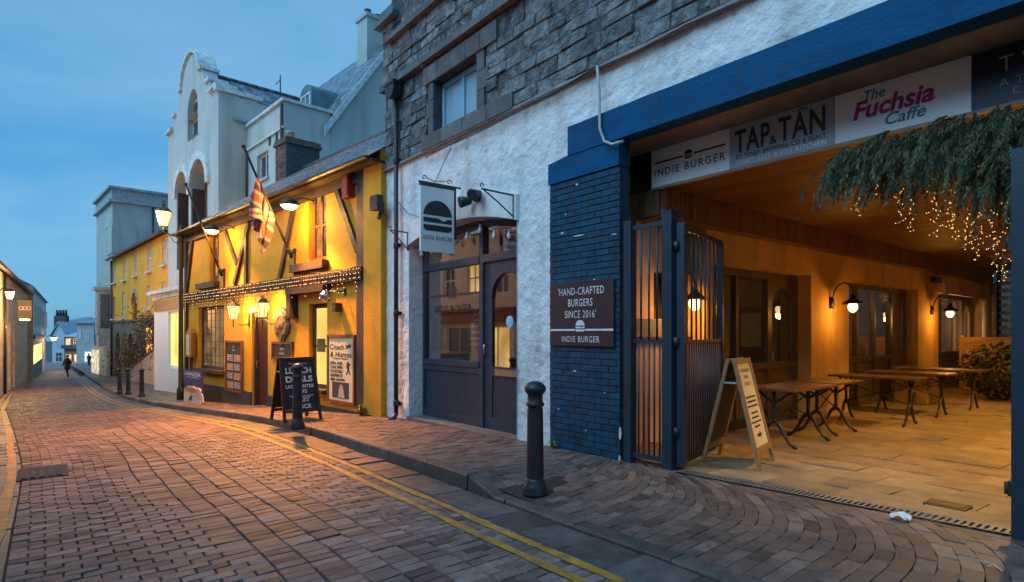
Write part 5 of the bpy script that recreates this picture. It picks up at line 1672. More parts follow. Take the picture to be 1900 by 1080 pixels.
# alarm box, security light, dome mirror, plaque
x, z = p(653, 347)
o = MB(); o.box(x - .13, x + .13, YP - .16, YP - .01, z - .25, z + .25); o.box(x - .10, x + .10, YP - .175, YP - .16, z - .2, z + .2)
al = thing('alarm_box', 'red alarm box high on the yellow pub wall', 'alarm', P, (x, YP - .01, z)); o.build('cover', mat("red_plastic", (.32, .03, .025), rough=.45), al)
x, z = p(703, 377, YP - .18)
sl = thing('security_lamp', 'black unlit security lamp on the pub end pilaster', 'light', P, (x, YP - .1, z))
q = MB(); q.box(x - .13, x + .13, YP - .30, YP - .16, z - .14, z + .13); q.build('lamp_head', iron_m, sl)
q = MB(); q.box(x - .05, x + .05, YP - .16, YP - .09, z - .2, z + .02); q.bar((x, YP - .14, z - .18), (x + .02, YP - .2, z - .30), .05, .05); q.build('mount', iron_m, sl)
x, z = p(604, 550, YP - .3); xb_, zb_ = p(641, 541)
dmr = thing('dome_mirror', 'silver dome mirror on an iron arm over the sash window', 'mirror', P, (xb_, YP - .03, zb_))
q = MB(); q.ball((x, YP - .3, z), .13, 16, 10); q.build('dome', mat("silver_dome", (.6, .6, .62), rough=.12, metal=1.0, var=.05), dmr)
q = MB(); q.tube([(xb_, YP - .03, zb_), (x + .1, YP - .26, z + .1)], .015, 6); q.box(xb_ - .04, xb_ + .04, YP - .03, YP, zb_ - .07, zb_ + .07); q.build('arm', iron_m, dmr); q = MB(); q.box(x + .02, x + .16, YP - .16, YP - .005, z - .32, z - .14); q.build('sensor_box', iron_m, dmr)
x, z = p(526, 604)
pq = thing('plaque', 'carved weathered shield plaque beside the pub door', 'plaque', P, (x, YP - .02, z))
q = MB(); S_ = [(-.38, .30), (-.2, .36), (0, .46), (.2, .36), (.38, .30), (.34, .12), (.42, 0), (.34, -.18), (.14, -.32), (0, -.52), (-.14, -.32), (-.34, -.18), (-.42, 0), (-.34, .12)]
q.prism([(x + a * 1.1, z + b) for a, b in S_], YP - .06, YP - .01); q.prism([(x + a * .85, z + b * .78) for a, b in S_], YP - .085, YP - .06)
for k in range(14): q.ball((x + RND.uniform(-.24, .24), YP - .085, z + RND.uniform(-.2, .22)), .05, 7, 4, sz=.8, sy=.5)
q.build('shield', mat("weathered_carving", (.16, .10, .06), rough=.8, var=.4, scale=8, bump=.8, bscale=30), pq)

chalk2_m = mat("white_lettering", (.72, .72, .72))
brown_wood_m = mat("brown_board_frame", (.15, .055, .025), rough=.5, var=.2, scale=4)
def wall_board(u0, u1, v0, v1, label, face_m, name='notice_board', group=None, d=.06, fwid=.06):
    x0, x1 = p(u0, v1, YP - d)[0], p(u1, v1, YP - d)[0]; um = (u0 + u1) / 2
    z1, z0 = p(um, v0, YP - d)[1], p(um, v1, YP - d)[1]
    b = thing(name, label, 'notice board', P, ((x0 + x1) / 2, YP - .02, z0), group)
    q = MB(); y_ = YP - d
    q.box(x0, x0 + fwid, y_, YP - .005, z0, z1); q.box(x1 - fwid, x1, y_, YP - .005, z0, z1); q.box(x0 + fwid, x1 - fwid, y_ + .001, YP - .005, z0, z0 + fwid); q.box(x0 + fwid, x1 - fwid, y_ + .001, YP - .005, z1 - fwid, z1)
    q.build('frame', brown_wood_m, b)
    q = MB(); q.box(x0 + fwid, x1 - fwid, y_ + .02, YP - .006, z0 + fwid, z1 - fwid); q.build('panel', face_m, b)
    return b, x0 + fwid, x1 - fwid, z0 + fwid, z1 - fwid, y_ + .02
black_board_m = mat("chalkboard", (.02, .022, .025))
navy_board_m = mat("navy_chalkboard", (.014, .016, .032), rough=.5)
def scribble(q, x0, x1, z, h, y):
    x = x0
    while x < x1 - .02:
        l = RND.uniform(.04, .10); l = min(l, x1 - x); q.quad((x, y - .003, z), (x + l, y - .003, z), (x + l, y - .003, z + h), (x, y - .003, z + h)); x += l + .025
# cream board with black lettering
b, x0, x1, z0, z1, yb_ = wall_board(606, 657, 621, 749, 'tall cream notice board with black lettering by the sash window', mat("cream_notice", (.60, .56, .36), rough=.6, var=.08), d=.07)
H = z1 - z0; WW = x1 - x0; q = MB()
q.text("The", x0 + WW * .42, z0 + H * .93, H * .045, yb_, shear=.2)
q.text("Coach", x0 + WW * .34, z0 + H * .81, H * .12, yb_, shear=.12, fit=WW * .56, off=.012)
q.text("& Horses", x0 + WW * .5, z0 + H * .69, H * .12, yb_, shear=.12, fit=WW * .86, off=.012)
scribble(q, x0 + WW * .2, x1 - WW * .2, z0 + H * .655, H * .018, yb_)
for i, s_ in enumerate(("REAL ALES", "LOG FIRE", "COCKTAILS", "DESSERTS", "BEER GARDEN")):
    q.text(s_, x0 + WW * .08, z0 + H * (.575 - i * .066), H * .056, yb_, 'LEFT', off=.05, fit=WW * (.58 if i == 4 else .5))
# horse head and a standing figure, as small dark shapes
q.prism([(x0 + WW * (.66 + a * .26), z0 + H * (.83 + c * .075)) for a, c in ((0, 0), (.25, .25), (.1, .8), (.45, .6), (.7, 1), (.8, .7), (1, .95), (.95, .3), (.75, 0), (.6, .25), (.4, 0))], yb_ - .003, yb_)
q.prism([(x0 + WW * (.68 + a * .22), z0 + H * (.42 + c * .21)) for a, c in ((.1, 0), (.4, .35), (.2, .6), (.3, .9), (.55, 1), (.7, .85), (1, .75), (.7, .65), (.75, .35), (1, 0), (.7, .1), (.55, .3), (.35, .0))], yb_ - .003, yb_)
q.build('lettering', mark_m, b)
q = MB(); q.box(x0 + WW * .15, x0 + WW * .82, yb_ - .004, yb_, z0 + H * .04, z0 + H * .29); pic = q.build('photo_print', mat("dark_print", (.05, .045, .06), rough=.3, var=.4, scale=9), b)
q = MB(); q.prism([(x0 + WW * a, z0 + H * c) for a, c in ((.4, .05), (.44, .2), (.5, .26), (.58, .24), (.62, .14), (.66, .05))], yb_ - .006, yb_ - .004); q.build('pale_print', mat("pale_print", (.42, .40, .42), rough=.4), pic)
# menu board
b, x0, x1, z0, z1, yb_ = wall_board(417, 448, 632, 728, 'tall narrow black menu board with photographs left of the pub door', black_board_m)
b['label'] = 'tall narrow black menu board with photographs below the bracket lantern'
H = z1 - z0; WW = x1 - x0; q = MB()
q.text("Bar", (x0 + x1) / 2, z0 + H * .90, H * .06, yb_); q.text("Menu", (x0 + x1) / 2, z0 + H * .83, H * .06, yb_)
ph = MB()
for i in range(4):
    zz = z0 + H * (.60 - i * .19); lft = i % 2 == 0
    a_, c_ = (x0 + WW * .52, x1 - WW * .06) if lft else (x0 + WW * .06, x0 + WW * .48)
    ph.box(a_, c_, yb_ - .004, yb_, zz, zz + H * .15)
    a_, c_ = (x0 + WW * .08, x0 + WW * .46) if lft else (x0 + WW * .55, x1 - WW * .08)
    for k in range(4): scribble(q, a_, c_, zz + H * (.02 + k * .035), H * .016, yb_)
q.build('lettering', chalk2_m, b)
ph.build('photo_print', mat("food_print", (.36, .22, .14), rough=.4, var=.6, scale=14), b)
# small black board
b, x0, x1, z0, z1, yb_ = wall_board(503, 541, 634, 668, 'small black notice board partly behind the street sandwich board', black_board_m)
H = z1 - z0; q = MB(); q.text("Log Fire", (x0 + x1) / 2, z0 + H * .58, H * .24, yb_, sx=.8); q.text("& Garden", (x0 + x1) / 2, z0 + H * .24, H * .24, yb_, sx=.8); q.build('lettering', chalk2_m, b)
# glazed menu case
x, z = p(352, 640, YP - .14)
mc = thing('menu_case', 'orange wooden menu case on a post by the lamp post', 'menu case', P, (x, YP - .1, z - .9))
q = MB(); q.box(x - .30, x + .30, YP - .18, YP - .05, z - .40, z + .40); q.prism([(x - .30, z + .40), (x + .30, z + .40), (x + .12, z + .52), (x, z + .56), (x - .12, z + .52)], YP - .16, YP - .06)
q.build('case', mat("orange_wood", (.30, .11, .025), rough=.45, var=.15), mc)
q = MB(); q.box(x - .23, x + .10, YP - .186, YP - .18, z - .33, z + .33); q.build('menu_sheet', mat("menu_paper", (.62, .52, .36), rough=.5), mc)
q = MB(); q.box(x - .05, x + .05, YP - .14, YP - .06, -1.3, z - .4); q.build('post', oak_m, mc)
# cafe board with a cup
xa, _ = p(343, 720, YP - .55); xb2, _ = p(376, 720, YP - .55)
_, zt_ = p(360, 688, YP - .55); _, zb_ = p(360, 751, YP - .55)
lv = thing('coffee_sign', 'blue and orange coffee board shaped round a big cup, on the pavement', 'sign', P, ((xa + xb2) / 2, YP - .55, zb_))
q = MB(); q.box(xa, xb2, YP - .57, YP - .53, zb_ + .02, zt_); q.build('board', mat("violet_blue_board", (.035, .035, .16), rough=.4), lv)
wv = xb2 - xa; hv = zt_ - zb_; q = MB(); y_ = YP - .57
q.text("LAVAZZA", (xa + xb2) / 2, zt_ - hv * .15, hv * .14, y_, off=.04, spacing=1.02, fit=wv * .9); scribble(q, xa + wv * .15, xb2 - wv * .15, zt_ - hv * .21, hv * .02, y_)
q.build('lettering', chalk2_m, lv)
q = MB(); cx_ = xa + wv * .55
cup = [(-.50, .42), (-.50, .02), (.46, .02), (.56, .14), (.54, .32), (.40, .44), (.28, .50), (.02, .545), (-.28, .53)]
q.prism([(cx_ + a * wv, zb_ + b_ * hv) for a, b_ in cup], YP - .60, YP - .572)
q.tube([(cx_ + wv * (.30 + .13 * cos(t)), YP - .585, zb_ + hv * (.45 + .06 * sin(t))) for t in [-1.2 + 3.6 * i / 10 for i in range(11)]], .022, 6)
cu_ = q.build('cup', mat("cream_cup", (.72, .56, .42), rough=.4), lv)
q = MB(); q.prism([(cx_ + wv * (-.10 + .33 * cos(t)), zb_ + hv * (.43 + .075 * sin(t))) for t in [2 * pi * i / 18 for i in range(18)]], YP - .606, YP - .60); q.build('coffee', mat("coffee_orange", (.62, .22, .03), rough=.4), cu_)
q = MB(); q.prism([(cx_ + wv * a, zb_ + hv * b_) for a, b_ in ((-.22, .1), (-.06, .13), (0, .28), (-.14, .25))], YP - .605, YP - .60); q.build('cup_label', mat("plum_label", (.06, .02, .08), rough=.4), cu_)
q = MB(); q.box(xa + .02, xb2 - .02, YP - .66, YP - .44, zb_ - .06, zb_ + .02); q.build('foot', mat("wood_foot", (.3, .14, .05), rough=.6), lv)

# ---- street sandwich board before the pub
c0 = (-4.06, 10.95)
wB, hB, sB = .74, 1.17, .58
zB = pz(-M.f(*c0)[0], M.f(*c0)[1])
ab = sandwich('sandwich_board', 'black chalk sandwich board with white capitals behind a bollard', G, (c0[0], c0[1], zB), atan2(.50, .50), wB, hB, sB, mat("dark_board_frame", (.045, .022, .018), rough=.45, var=.2, scale=4), navy_board_m)
q = MB()
for s_, f, h, sx_, of in (("The Coach & Horses", .885, .05, .36, 0), ("LUNCH", .745, .15, .50, .04), ("DEALS", .61, .15, .52, .04), ("LIGHT BITES", .515, .085, .54, .03), ("£4.95", .43, .095, .26, .03), ("CURRY", .295, .105, .34, .03), ("& RICE", .195, .105, .36, .03)):
    o_, up = on_board(wB, hB, sB, f); q.text(s_, o_, 0, h, 0, up=up, fit=sx_, off=of)
for f, wd in ((.385, .42), (.362, .34), (.205 - .035, .0)):
    o_, up = on_board(wB, hB, sB, f); x = -wd / 2
    while x < wd / 2:
        l = RND.uniform(.02, .05); A = o_ + Vector((x, 0, 0)); q.quad(A, A + Vector((l, 0, 0)), A + Vector((l, 0, 0)) + up * .014, A + up * .014); x += l + .012
q.build('lettering', chalk2_m, [c for c in ab.children if c.name.startswith('front')][0])

# ---- weeds
def weed(fr, x, y, z, r, n_, label, name='weed', col=None):
    b = thing(name, label, 'weed', fr, (x, y, z), None, local=True)
    q = MB()
    for i in range(n_):
        t = RND.uniform(0, 2 * pi); l = r * RND.uniform(.6, 1.2); h = RND.uniform(.4, 1.2) * r
        pts = [Vector((0, 0, 0)), Vector((cos(t) * l * .45, sin(t) * l * .45, h)), Vector((cos(t) * l, sin(t) * l, h * .75))]
        s_ = Vector((-sin(t), cos(t), 0)) * r * .07
        q.tone = RND.random()
        q.add([pts[0] - s_ * .5, pts[0] + s_ * .5, pts[1] + s_, pts[1] - s_, pts[2]], [(0, 1, 2, 3), (3, 2, 4)])
    q.build('leaf', col or mat("weed_leaf", (.16, .17, .03), rough=.5, tone=.4), b)
x, z = p(667, 770, YP - .18); weed(P, x, YP - .16, zpave_at(P, x, YP - .16), .20, 46, 'yellow green weed at the foot of the pub plinth')
x, z = at(M, 1028, 822, Y0 - .08); weed(M, x, Y0 - .08, pz(-x, 5.0), .10, 24, 'small green weed at the foot of the blue pillar')
# ================================================================ street furniture
def bollard(x, y, z, label):
    b = thing('bollard', label, 'bollard', G, (x, y, z), 'black bollards along the kerb', local=True)
    q = MB(); q.lathe([(.118, 0), (.120, .03), (.112, .05), (.114, .07), (.100, .10), (.082, .14), (.078, .16)], n=24); q.build('base', iron_m, b)
    q = MB(); q.lathe([(.077, .16), (.074, .5), (.068, .82)], n=24, caps=False)
    for k in range(12):
        t = 2 * pi * k / 12; q.tube([(.074 * cos(t), .074 * sin(t), .17), (.066 * cos(t), .066 * sin(t), .80)], .007, 4, caps=False)
    q.build('shaft', iron_m, b)
    q = MB(); q.lathe([(.068, .82), (.084, .83), (.086, .85), (.071, .865), (.070, .93), (.080, .945), (.098, .965), (.102, .99), (.094, 1.012), (.068, 1.040), (.03, 1.056), (.001, 1.058)], n=24); q.build('cap', iron_m, b)
    return b
bm_ = M.f(.215, 5.4)
b0 = bollard(.215, 5.40, pz(-bm_[0], bm_[1]) - .005, 'large black bollard before the blue brick pillar')
def bol(u, Y, label):
    X = (u - UC) / FPX * Y; a, b = M.f(X, Y)
    dup(b0, G, (X, Y, pz(-a, b) - .005), label)
bol(552, 9.45, 'black bollard in front of the chalk sandwich board')
bol(263, 21.4, 'black bollard outside the white shop, first of the row from the pub')
bol(238, 22.9, 'black bollard in the middle of the row outside the white shop')
bol(222, 23.6, 'black bollard at the far end of the row outside the white shop')

# lamp post with an old lantern
lx, ly = -21.75, 5.98
zl = zpave_at(P, lx, ly)
lp = thing('street_lamp', 'tall iron lamp post with a glowing old lantern at the pub corner', 'street lamp', P, (lx, ly, zl))
q = MB(); q.lathe([(.13, zl - .05), (.13, zl + .35), (.085, zl + .45), (.075, zl + 2.0), (.062, 4.6), (.085, 4.64), (.085, 4.72), (.05, 4.78), (.05, 5.0), (.02, 5.1)], lx, ly, 14); q.build('column', mat("lamp_iron", (.05, .045, .03), rough=.4, var=.2), lp)
lc = (lx + .02, ly - .52)
q = MB(); q.tube([(lx, ly, 4.66), (lx, ly - .25, 4.70), (lc[0], lc[1], 4.78), (lc[0], lc[1], 4.95)], .022, 8); q.tube([(lx, ly, 4.40), (lx, ly - .2, 4.50), (lx, ly - .36, 4.70)], .014, 6)
for k in range(4): q.tube([(lc[0] + .02 * cos(k * pi / 2), lc[1] + .02 * sin(k * pi / 2), 4.84), (lc[0] + .13 * cos(k * pi / 2), lc[1] + .13 * sin(k * pi / 2), 5.02)], .010, 5)
for k in range(4): q.lathe([(.05, 4.50 + k * .11), (.14 - .02 * k, 4.52 + k * .11), (.05, 4.54 + k * .11)], lx, ly, 12)
q.build('arm', mat("lamp_iron", (.05, .045, .03)), lp)
q = MB(); q.lathe([(.13, 5.02), (.235, 5.44)], lc[0], lc[1], 8, smooth=False); q.build('lantern_glass', glow("street_lantern_glow", (1.0, .56, .15), 1.7), lp)
q = MB(); q.lathe([(.25, 5.44), (.26, 5.47), (.13, 5.60), (.06, 5.63), (.06, 5.70), (.025, 5.74), (.035, 5.79), (.002, 5.86)], lc[0], lc[1], 8, smooth=False)
for k in range(8):
    t = 2 * pi * k / 8; q.tube([(lc[0] + .133 * cos(t), lc[1] + .133 * sin(t), 5.02), (lc[0] + .24 * cos(t), lc[1] + .24 * sin(t), 5.44)], .009, 4)
q.build('lantern_frame', mat("lamp_iron", (.05, .045, .03)), lp)
lamp('street_light', lp, (lc[0], lc[1] - .36, 5.15), 130, (1.0, .50, .14), .16)

# manhole cover, cover plate
x0, y0 = atz(M, 36, 868, rz(6)); x1, y1 = atz(M, 127, 866, rz(6))
mx_ = (x0 + x1) / 2; my_ = (y0 + y1) / 2
s_ = -mx_; zc = rz(s_) + .004
q = MB(); zc += .012
q.box(mx_ - .36, mx_ + .36, y0 - .02, y1, zc - .04, zc); q.cur = 1
nx_, ny_ = 8, 5
for i in range(nx_):
    for j in range(ny_):
        a = mx_ - .33 + .66 * i / nx_; b = y0 + .02 + (y1 - y0 - .06) * j / ny_
        q.box(a + .006, a + .66 / nx_ - .016, b + .006, b + (y1 - y0 - .06) / ny_ - .020, zc, zc + .012)
mh = q.build('manhole_cover', [mat("cover_iron", (.012, .022, .032), spec=.2, rough=.6, metal=.0, var=.3), mat("cover_tread", (.018, .045, .065), spec=.25, rough=.55, metal=.0, var=.2)], fr=M, base=(mx_, my_, zc))
tag(mh, 'bluish steel manhole cover with raised tread beside the gutter', 'manhole cover')

UNIT[0] = 1.2
# ================================================================ white curly gabled building beyond the pub
white_m = mat("white_render", (.50, .51, .50), streak=((.27, .28, .25), .6, 1.1), rough=.7, var=.07, scale=1.2, bump=.15, bscale=20, stain=(.42, .42, .36), stain_amt=.5, stain_scale=.7)
grey_render_m = mat("grey_green_render", (.40, .44, .42), streak=((.22, .25, .23), .7, .9), rough=.75, var=.1, scale=1.0, stain=(.25, .28, .25), stain_amt=.5, stain_scale=.6)
dark_arch_m = mat("red_brown_recess", (.10, .048, .036), rough=.7, var=.3, scale=2)
white_frame_m = mat("white_window_frame", (.62, .64, .66), rough=.45)
YW = 6.64
WB = thing('gabled_building', 'tall white rendered building with a curly gable and slate roof', 'building', W, (-26.5, YW, -1.1))
GX0, GX1 = -30.1, -22.8
gc = (GX0 + GX1) / 2
def wq(u, v, y=YW): return at(W, u, v, y)
a0, a1 = wq(328, 340)[0], wq(350, 340)[0]; a2, a3 = wq(354, 320)[0], wq(385, 320)[0]
arches = [(a0, a1, 4.2, 7.15), (a2, a3, 4.2, 7.15)]
aw0, aw1 = wq(348, 200)[0], wq(367, 200)[0]
awz0, awz1 = wq(358, 255)[1], wq(358, 212)[1]
q = MB()
q.wall(GX0, GX1, -1.6, 10.30, YW, [(h[0], h[1], h[2], 8.3) for h in arches] + [(aw0, aw1, awz0, 10.30)], .55)
ar_ = (aw1 - aw0) / 2; aws = 10.42
def arch_fill(q, x0, x1, zs, zt, y, dep, n_=12):
    c, r = (x0 + x1) / 2, (x1 - x0) / 2
    for i in range(n_):
        t0, t1 = pi - pi * i / n_, pi - pi * (i + 1) / n_
        p0, p1 = (c + r * cos(t0), zs + r * sin(t0)), (c + r * cos(t1), zs + r * sin(t1))
        if zt > max(p0[1], p1[1]): q.prism([p0, p1, (p1[0], zt), (p0[0], zt)], y, y + dep)
for h in arches: arch_fill(q, h[0], h[1], 8.3 - (h[1] - h[0]) / 2 - .0, 8.3, YW, .9)
prof = [(GX0, 10.3)]
prof = [(-3.65, 10.30), (aw0 - gc, 10.30)] + [((aw0 + aw1) / 2 - gc + ar_ * cos(t), aws + ar_ * 1.25 * sin(t)) for t in [pi - pi * i / 12 for i in range(13)]] + [(aw1 - gc, 10.30), (3.65, 10.30), (3.65, 10.45), (2.75, 10.50), (2.65, 10.95), (2.25, 11.05), (1.85, 11.3), (1.60, 11.75), (1.35, 11.78)]
arc_ = [(1.30 * cos(t), 11.75 + 1.12 * sin(t)) for t in [pi * i / 16 for i in range(17)]]
lft = [(-x, z) for x, z in prof[17:]][::-1]
q.prism([(gc + x, z) for x, z in prof + arc_ + lft], YW, YW + .55)
q.quad((GX1, YW, -1.6), (GX1, 14, -1.6), (GX1, 14, 10.3 - .6), (GX1, YW, 10.3)); q.box(GX0, GX1 - .002, YW + .9, YW + 1.4, -1.6, 10.25)
q.quad((GX0, YW, -1.6), (GX0, 14, -1.6), (GX0, 14, 9.7), (GX0, YW, 10.3))
q.build('wall', white_m, WB)
q = MB()
cop_m = mat("white_coping", (.60, .62, .62), rough=.7)
for s_ in (-1, 1):
    for b_ in ((3.72, 2.70, .12, 10.45, 10.58), (2.72, 2.2, .1, 10.97, 11.08), (1.66, 1.25, .1, 11.77, 11.88)):
        c_ = MB(); c_.box(gc + s_ * b_[0], gc + s_ * b_[1], YW - b_[2], YW + .64, b_[3], b_[4]); c_.build('coping', cop_m, WB)
for i in range(16):
    t0, t1 = pi * i / 16, pi * (i + 1) / 16
    q.prism([(gc + r * cos(t), 11.75 + r * .86 * sin(t)) for r, t in ((1.30, t0), (1.42, t0), (1.42, t1), (1.30, t1))], YW - .1, YW + .62)
c_ = MB(); c_.box(GX1 - .15, GX1 + .12, YW - .12, 8.2, 10.28, 10.44); c_.build('coping', cop_m, WB)
q.build('coping', mat("white_coping", (.60, .62, .62), rough=.7), WB)
q = MB()
for h in arches:
    q.box(h[0], h[1], YW + .50, YW + .54, 4.2, 8.3); q.box(h[0] + .002, h[0] + .03, YW + .05, YW + .5, 4.2, 7.6)
    c = (h[0] + h[1]) / 2; q.box(c - .12, c + .12, YW + .3, YW + .5, 4.2, 7.0)
    q.box(h[0] + .03, h[1], YW + .25, YW + .45, 5.5, 5.62)
q.build('arched_recess', dark_arch_m, WB)
q = MB()
for h in arches:
    c, r = (h[0] + h[1]) / 2, (h[1] - h[0]) / 2; zs = 8.3 - r
    for i in range(12):
        t0, t1 = pi - pi * i / 12, pi - pi * (i + 1) / 12
        q.prism([(c + rr * cos(t), zs + rr * sin(t)) for rr, t in ((r, t0), (r + .32, t0), (r + .32, t1), (r, t1))], YW - .10, YW)
q.build('hood_mould', mat("white_coping", (.60, .62, .62)), WB)
window_unit(WB, aw0, aw1, awz0, 11.05, YW + .2, 2, 2, white_frame_m, sky_glass_m, .07, .05, sill=.15, sm=white_m)
q = MB()
RXX, RZZ, EXX, EZZ = gc, 12.25, GX1 + .15, 9.3
for i, (xa_, xb_) in enumerate(((EXX, RXX), (GX0 - .1, RXX))):
    n_ = 14
    for k in range(n_):
        f0, f1 = k / n_, (k + 1.0) / n_
        X0, X1 = xa_ + (xb_ - xa_) * f0, xa_ + (xb_ - xa_) * f1; Z0, Z1 = EZZ + (RZZ - EZZ) * f0, EZZ + (RZZ - EZZ) * f1
        y_ = YW + .5 + (.1 if k % 2 else 0)
        while y_ < 16:
            q.tone = RND.random(); q.quad((X0, y_, Z0 + .03), (X0, y_ + .29, Z0 + .03), (X1, y_ + .29, Z1), (X1, y_, Z1)); q.quad((X0, y_, Z0), (X0, y_ + .29, Z0), (X0, y_ + .29, Z0 + .03), (X0, y_, Z0 + .03)); y_ += .3
q.build('roof', slate_m, WB)
q = MB(); y_ = YW + .5
while y_ < 16: q.tube([(RXX, y_, RZZ + .02), (RXX, y_ + .42, RZZ + .02)], .10, 6); y_ += .44
q.tube([(gc + .3, 10.2, 12.2), (gc + .3, 10.2, 13.0)], .03, 6); q.tube([(gc - .2, 10.2, 12.75), (gc + .3, 10.2, 12.8)], .02, 6)
q.build('ridge', lead_ridge_m, WB)
# parapet wing
YV, VX = 7.65, -19.3
q = MB()
wu0, wu1 = at(W, 477, 300, YV)[0], at(W, 498, 300, YV)[0]
wv0, wv1 = at(W, 487, 333, YV)[1], at(W, 487, 284, YV)[1]
q.wall(GX1, VX, 2, 9.15, YV, [(wu0, wu1, wv0, wv1)], .2)
q.quad((VX, YV, 2), (VX, 9.3, 2), (VX, 9.3, 9.15), (VX, YV, 9.15)); q.quad((GX1, YV, 9.15), (VX, YV, 9.15), (VX, 9.6, 9.15), (GX1, 9.6, 9.15))
q.build('wing_wall', white_m, WB)
q = MB(); q.box(GX1, VX + .09, YV - .09, YV + .3, 9.15, 9.25); q.box(VX - .25, VX + .09, YV + .3, 9.35, 9.15, 9.25); q.box(GX1, VX + .03, YV - .07, YV - .001, 8.25, 8.33); q.build('wing_coping', mat("white_coping", (.60, .62, .62)), WB)
window_unit(WB, wu0, wu1, wv0, wv1, YV + .12, 2, 1, white_frame_m, sky_glass_m, .08, .06, sill=.08, sm=white_m)
q = MB()
for u, v in ((501, 262), (514, 255)):
    x, z = at(W, u, v, YV); q = MB(); q.box(x - .09, x + .09, YV - .02, YV, z - .14, z + .14); q.build('vent', mat("dark_vent", (.05, .04, .04), rough=.7), WB)
q = MB(); q.tube([(VX - .06, YV - .06, 5), (VX - .06, YV - .06, 9.1)], .05, 6)
q.build('wing_pipe', mat("dark_vent", (.05, .04, .04)), WB); q = MB(); q.tube([(GX1 + .12, YV - .06, 6.5), (GX1 + .12, YV - .06, 8.2)], .04, 6)
q.build('wing_pipe', mat("dark_vent", (.05, .04, .04)), WB)
# steep gabled house behind, with dormer and chimney
SG = thing('steep_house', 'pale house with steep slate roof, dormer and tall chimney behind the pub', 'house', W, (-22, 10, 2))
q = MB()
q.add([(VX - .002, 9.31, 2), (VX - .002, 15.2, 2), (VX - .002, 15.2, 8.9), (VX - .002, 12.25, 13.2), (VX - .002, 9.31, 8.9)], [(0, 1, 2, 3, 4)]); q.quad((-27, 9.31, 2), (VX, 9.31, 2), (VX, 9.31, 8.9), (-27, 9.31, 8.9))
q.build('wall', grey_render_m if False else white_m, SG)
q = MB(); q.cur = 1; q.quad((-27, 9.1, 8.58), (VX + .1, 9.1, 8.58), (VX + .1, 12.25, 13.22), (-27, 12.25, 13.22)); q.quad((-27, 15.4, 8.58), (VX + .1, 15.4, 8.58), (VX + .1, 12.25, 13.22), (-27, 12.25, 13.22)); q.cur = 0
slates(q, -27, VX + .1, 9.1, 8.6, 12.25, 13.24, .3, .24)
q.build('roof', [slate_m, lead_ridge_m], SG)
q = MB()
for sg_ in (1,):
    q.bar((VX + .14, 9.05, 8.45), (VX + .14, 12.25, 13.16), .06, .26, up=(1, 0, 0)) if False else q.add([(VX + .11, 9.0, 8.30), (VX + .17, 9.0, 8.30), (VX + .17, 12.25, 13.05), (VX + .11, 12.25, 13.05), (VX + .11, 9.0, 8.62), (VX + .17, 9.0, 8.62), (VX + .17, 12.25, 13.36), (VX + .11, 12.25, 13.36)], [(0, 3, 2, 1), (4, 5, 6, 7), (0, 1, 5, 4), (1, 2, 6, 5), (2, 3, 7, 6), (3, 0, 4, 7)])
q.build('bargeboard', mat("pale_board", (.55, .6, .64), rough=.5), SG)
q = MB(); dx0, dx1, dy = -22.25, -21.2, 9.45
top = [(dx0 + (dx1 - dx0) * (1 - cos(pi * i / 8)) / 2, 10.62 + .34 * sin(pi * i / 8)) for i in range(9)]
q.prism([(dx0, 9.6), (dx1, 9.6)] + top[::-1], dy, dy + 1.9)
dm_ = q.build('dormer', mat("patina_cladding", (.10, .19, .21), rough=.5, var=.2, scale=2), SG)
window_unit(SG, dx0 + .1, dx1 - .1, 9.85, 10.6, dy - .03, 2, 1, white_frame_m, sky_glass_m, .07, .05, depth=.05)
q = MB(); q.box(-21.7, -20.9, 11.6, 12.6, 11.5, 14.1); q.box(-21.76, -20.84, 11.54, 12.66, 14.1, 14.25); ch_ = q.build('chimney', grey_render_m, SG)
q = MB(); q.lathe([(.13, 14.25), (.12, 14.55), (.15, 14.57)], -21.3, 11.85, 10); q.build('chimney_pot', mat("red_pot", (.2, .11, .08), rough=.8), ch_)
q = MB(); q.lathe([(.13, 14.25), (.12, 14.5), (.15, 14.52)], -21.3, 12.3, 10); q.build('chimney_pot', mat("red_pot", (.2, .11, .08)), ch_)
# white shop at its foot
UNIT[0] = 1.0
SHP = thing('white_shop', 'small white shopfront with a glowing yellow window between the pub and ochre house', 'shop', W, (-27, YW - .5, -1.0))
sx0, sx1 = -30.6, -23.2
YSH = YW - .45
h = (at(W, 312, 650, YSH)[0], sx1 - .4, 0.0, 2.35)
q = MB(); q.wall(sx0, sx1, -1.6, 3.15, YSH, [h], .15); q.quad((sx1, YSH, -1.6), (sx1, YW + 1.3, -1.6), (sx1, YW + 1.3, 3.15), (sx1, YSH, 3.15)); q.quad((sx0, YSH, -1.6), (sx0, YW + 1.3, -1.6), (sx0, YW + 1.3, 3.15), (sx0, YSH, 3.15)); q.quad((sx0, YSH, 3.15), (sx1, YSH, 3.15), (sx1, YW + 1.3, 3.15), (sx0, YW + 1.3, 3.15))
q.build('wall', mat("white_shop_paint", (.68, .69, .72), rough=.5, var=.05), SHP)
q = MB(); q.box(sx0 - .1, sx1 + .05, YSH - .28, YW, 3.15, 3.30); q.box(sx0, sx1, YSH - .1, YSH, 2.95, 3.15); q.build('cornice', mat("white_coping", (.60, .62, .62)), SHP)
q = MB(); q.box(sx0 + .3, sx1 - .2, YSH - .06, YSH - .003, 2.42, 2.88); q.build('fascia', mat("brown_fascia", (.16, .07, .05), rough=.5, var=.3, scale=3), SHP)
window_unit(SHP, h[0], h[1], h[2], h[3], YSH + .06, 3, 1, mat("white_shop_paint", (.68, .69, .72)), lit_window("yellow_shop_glow", (.55, .48, .08), (.85, .78, .22), .85, .8), .08, .06)
lamp('shop_spill', SHP, ((h[0] + h[1]) / 2, YSH - .5, 1.4), 20, (1, .85, .35), .3)

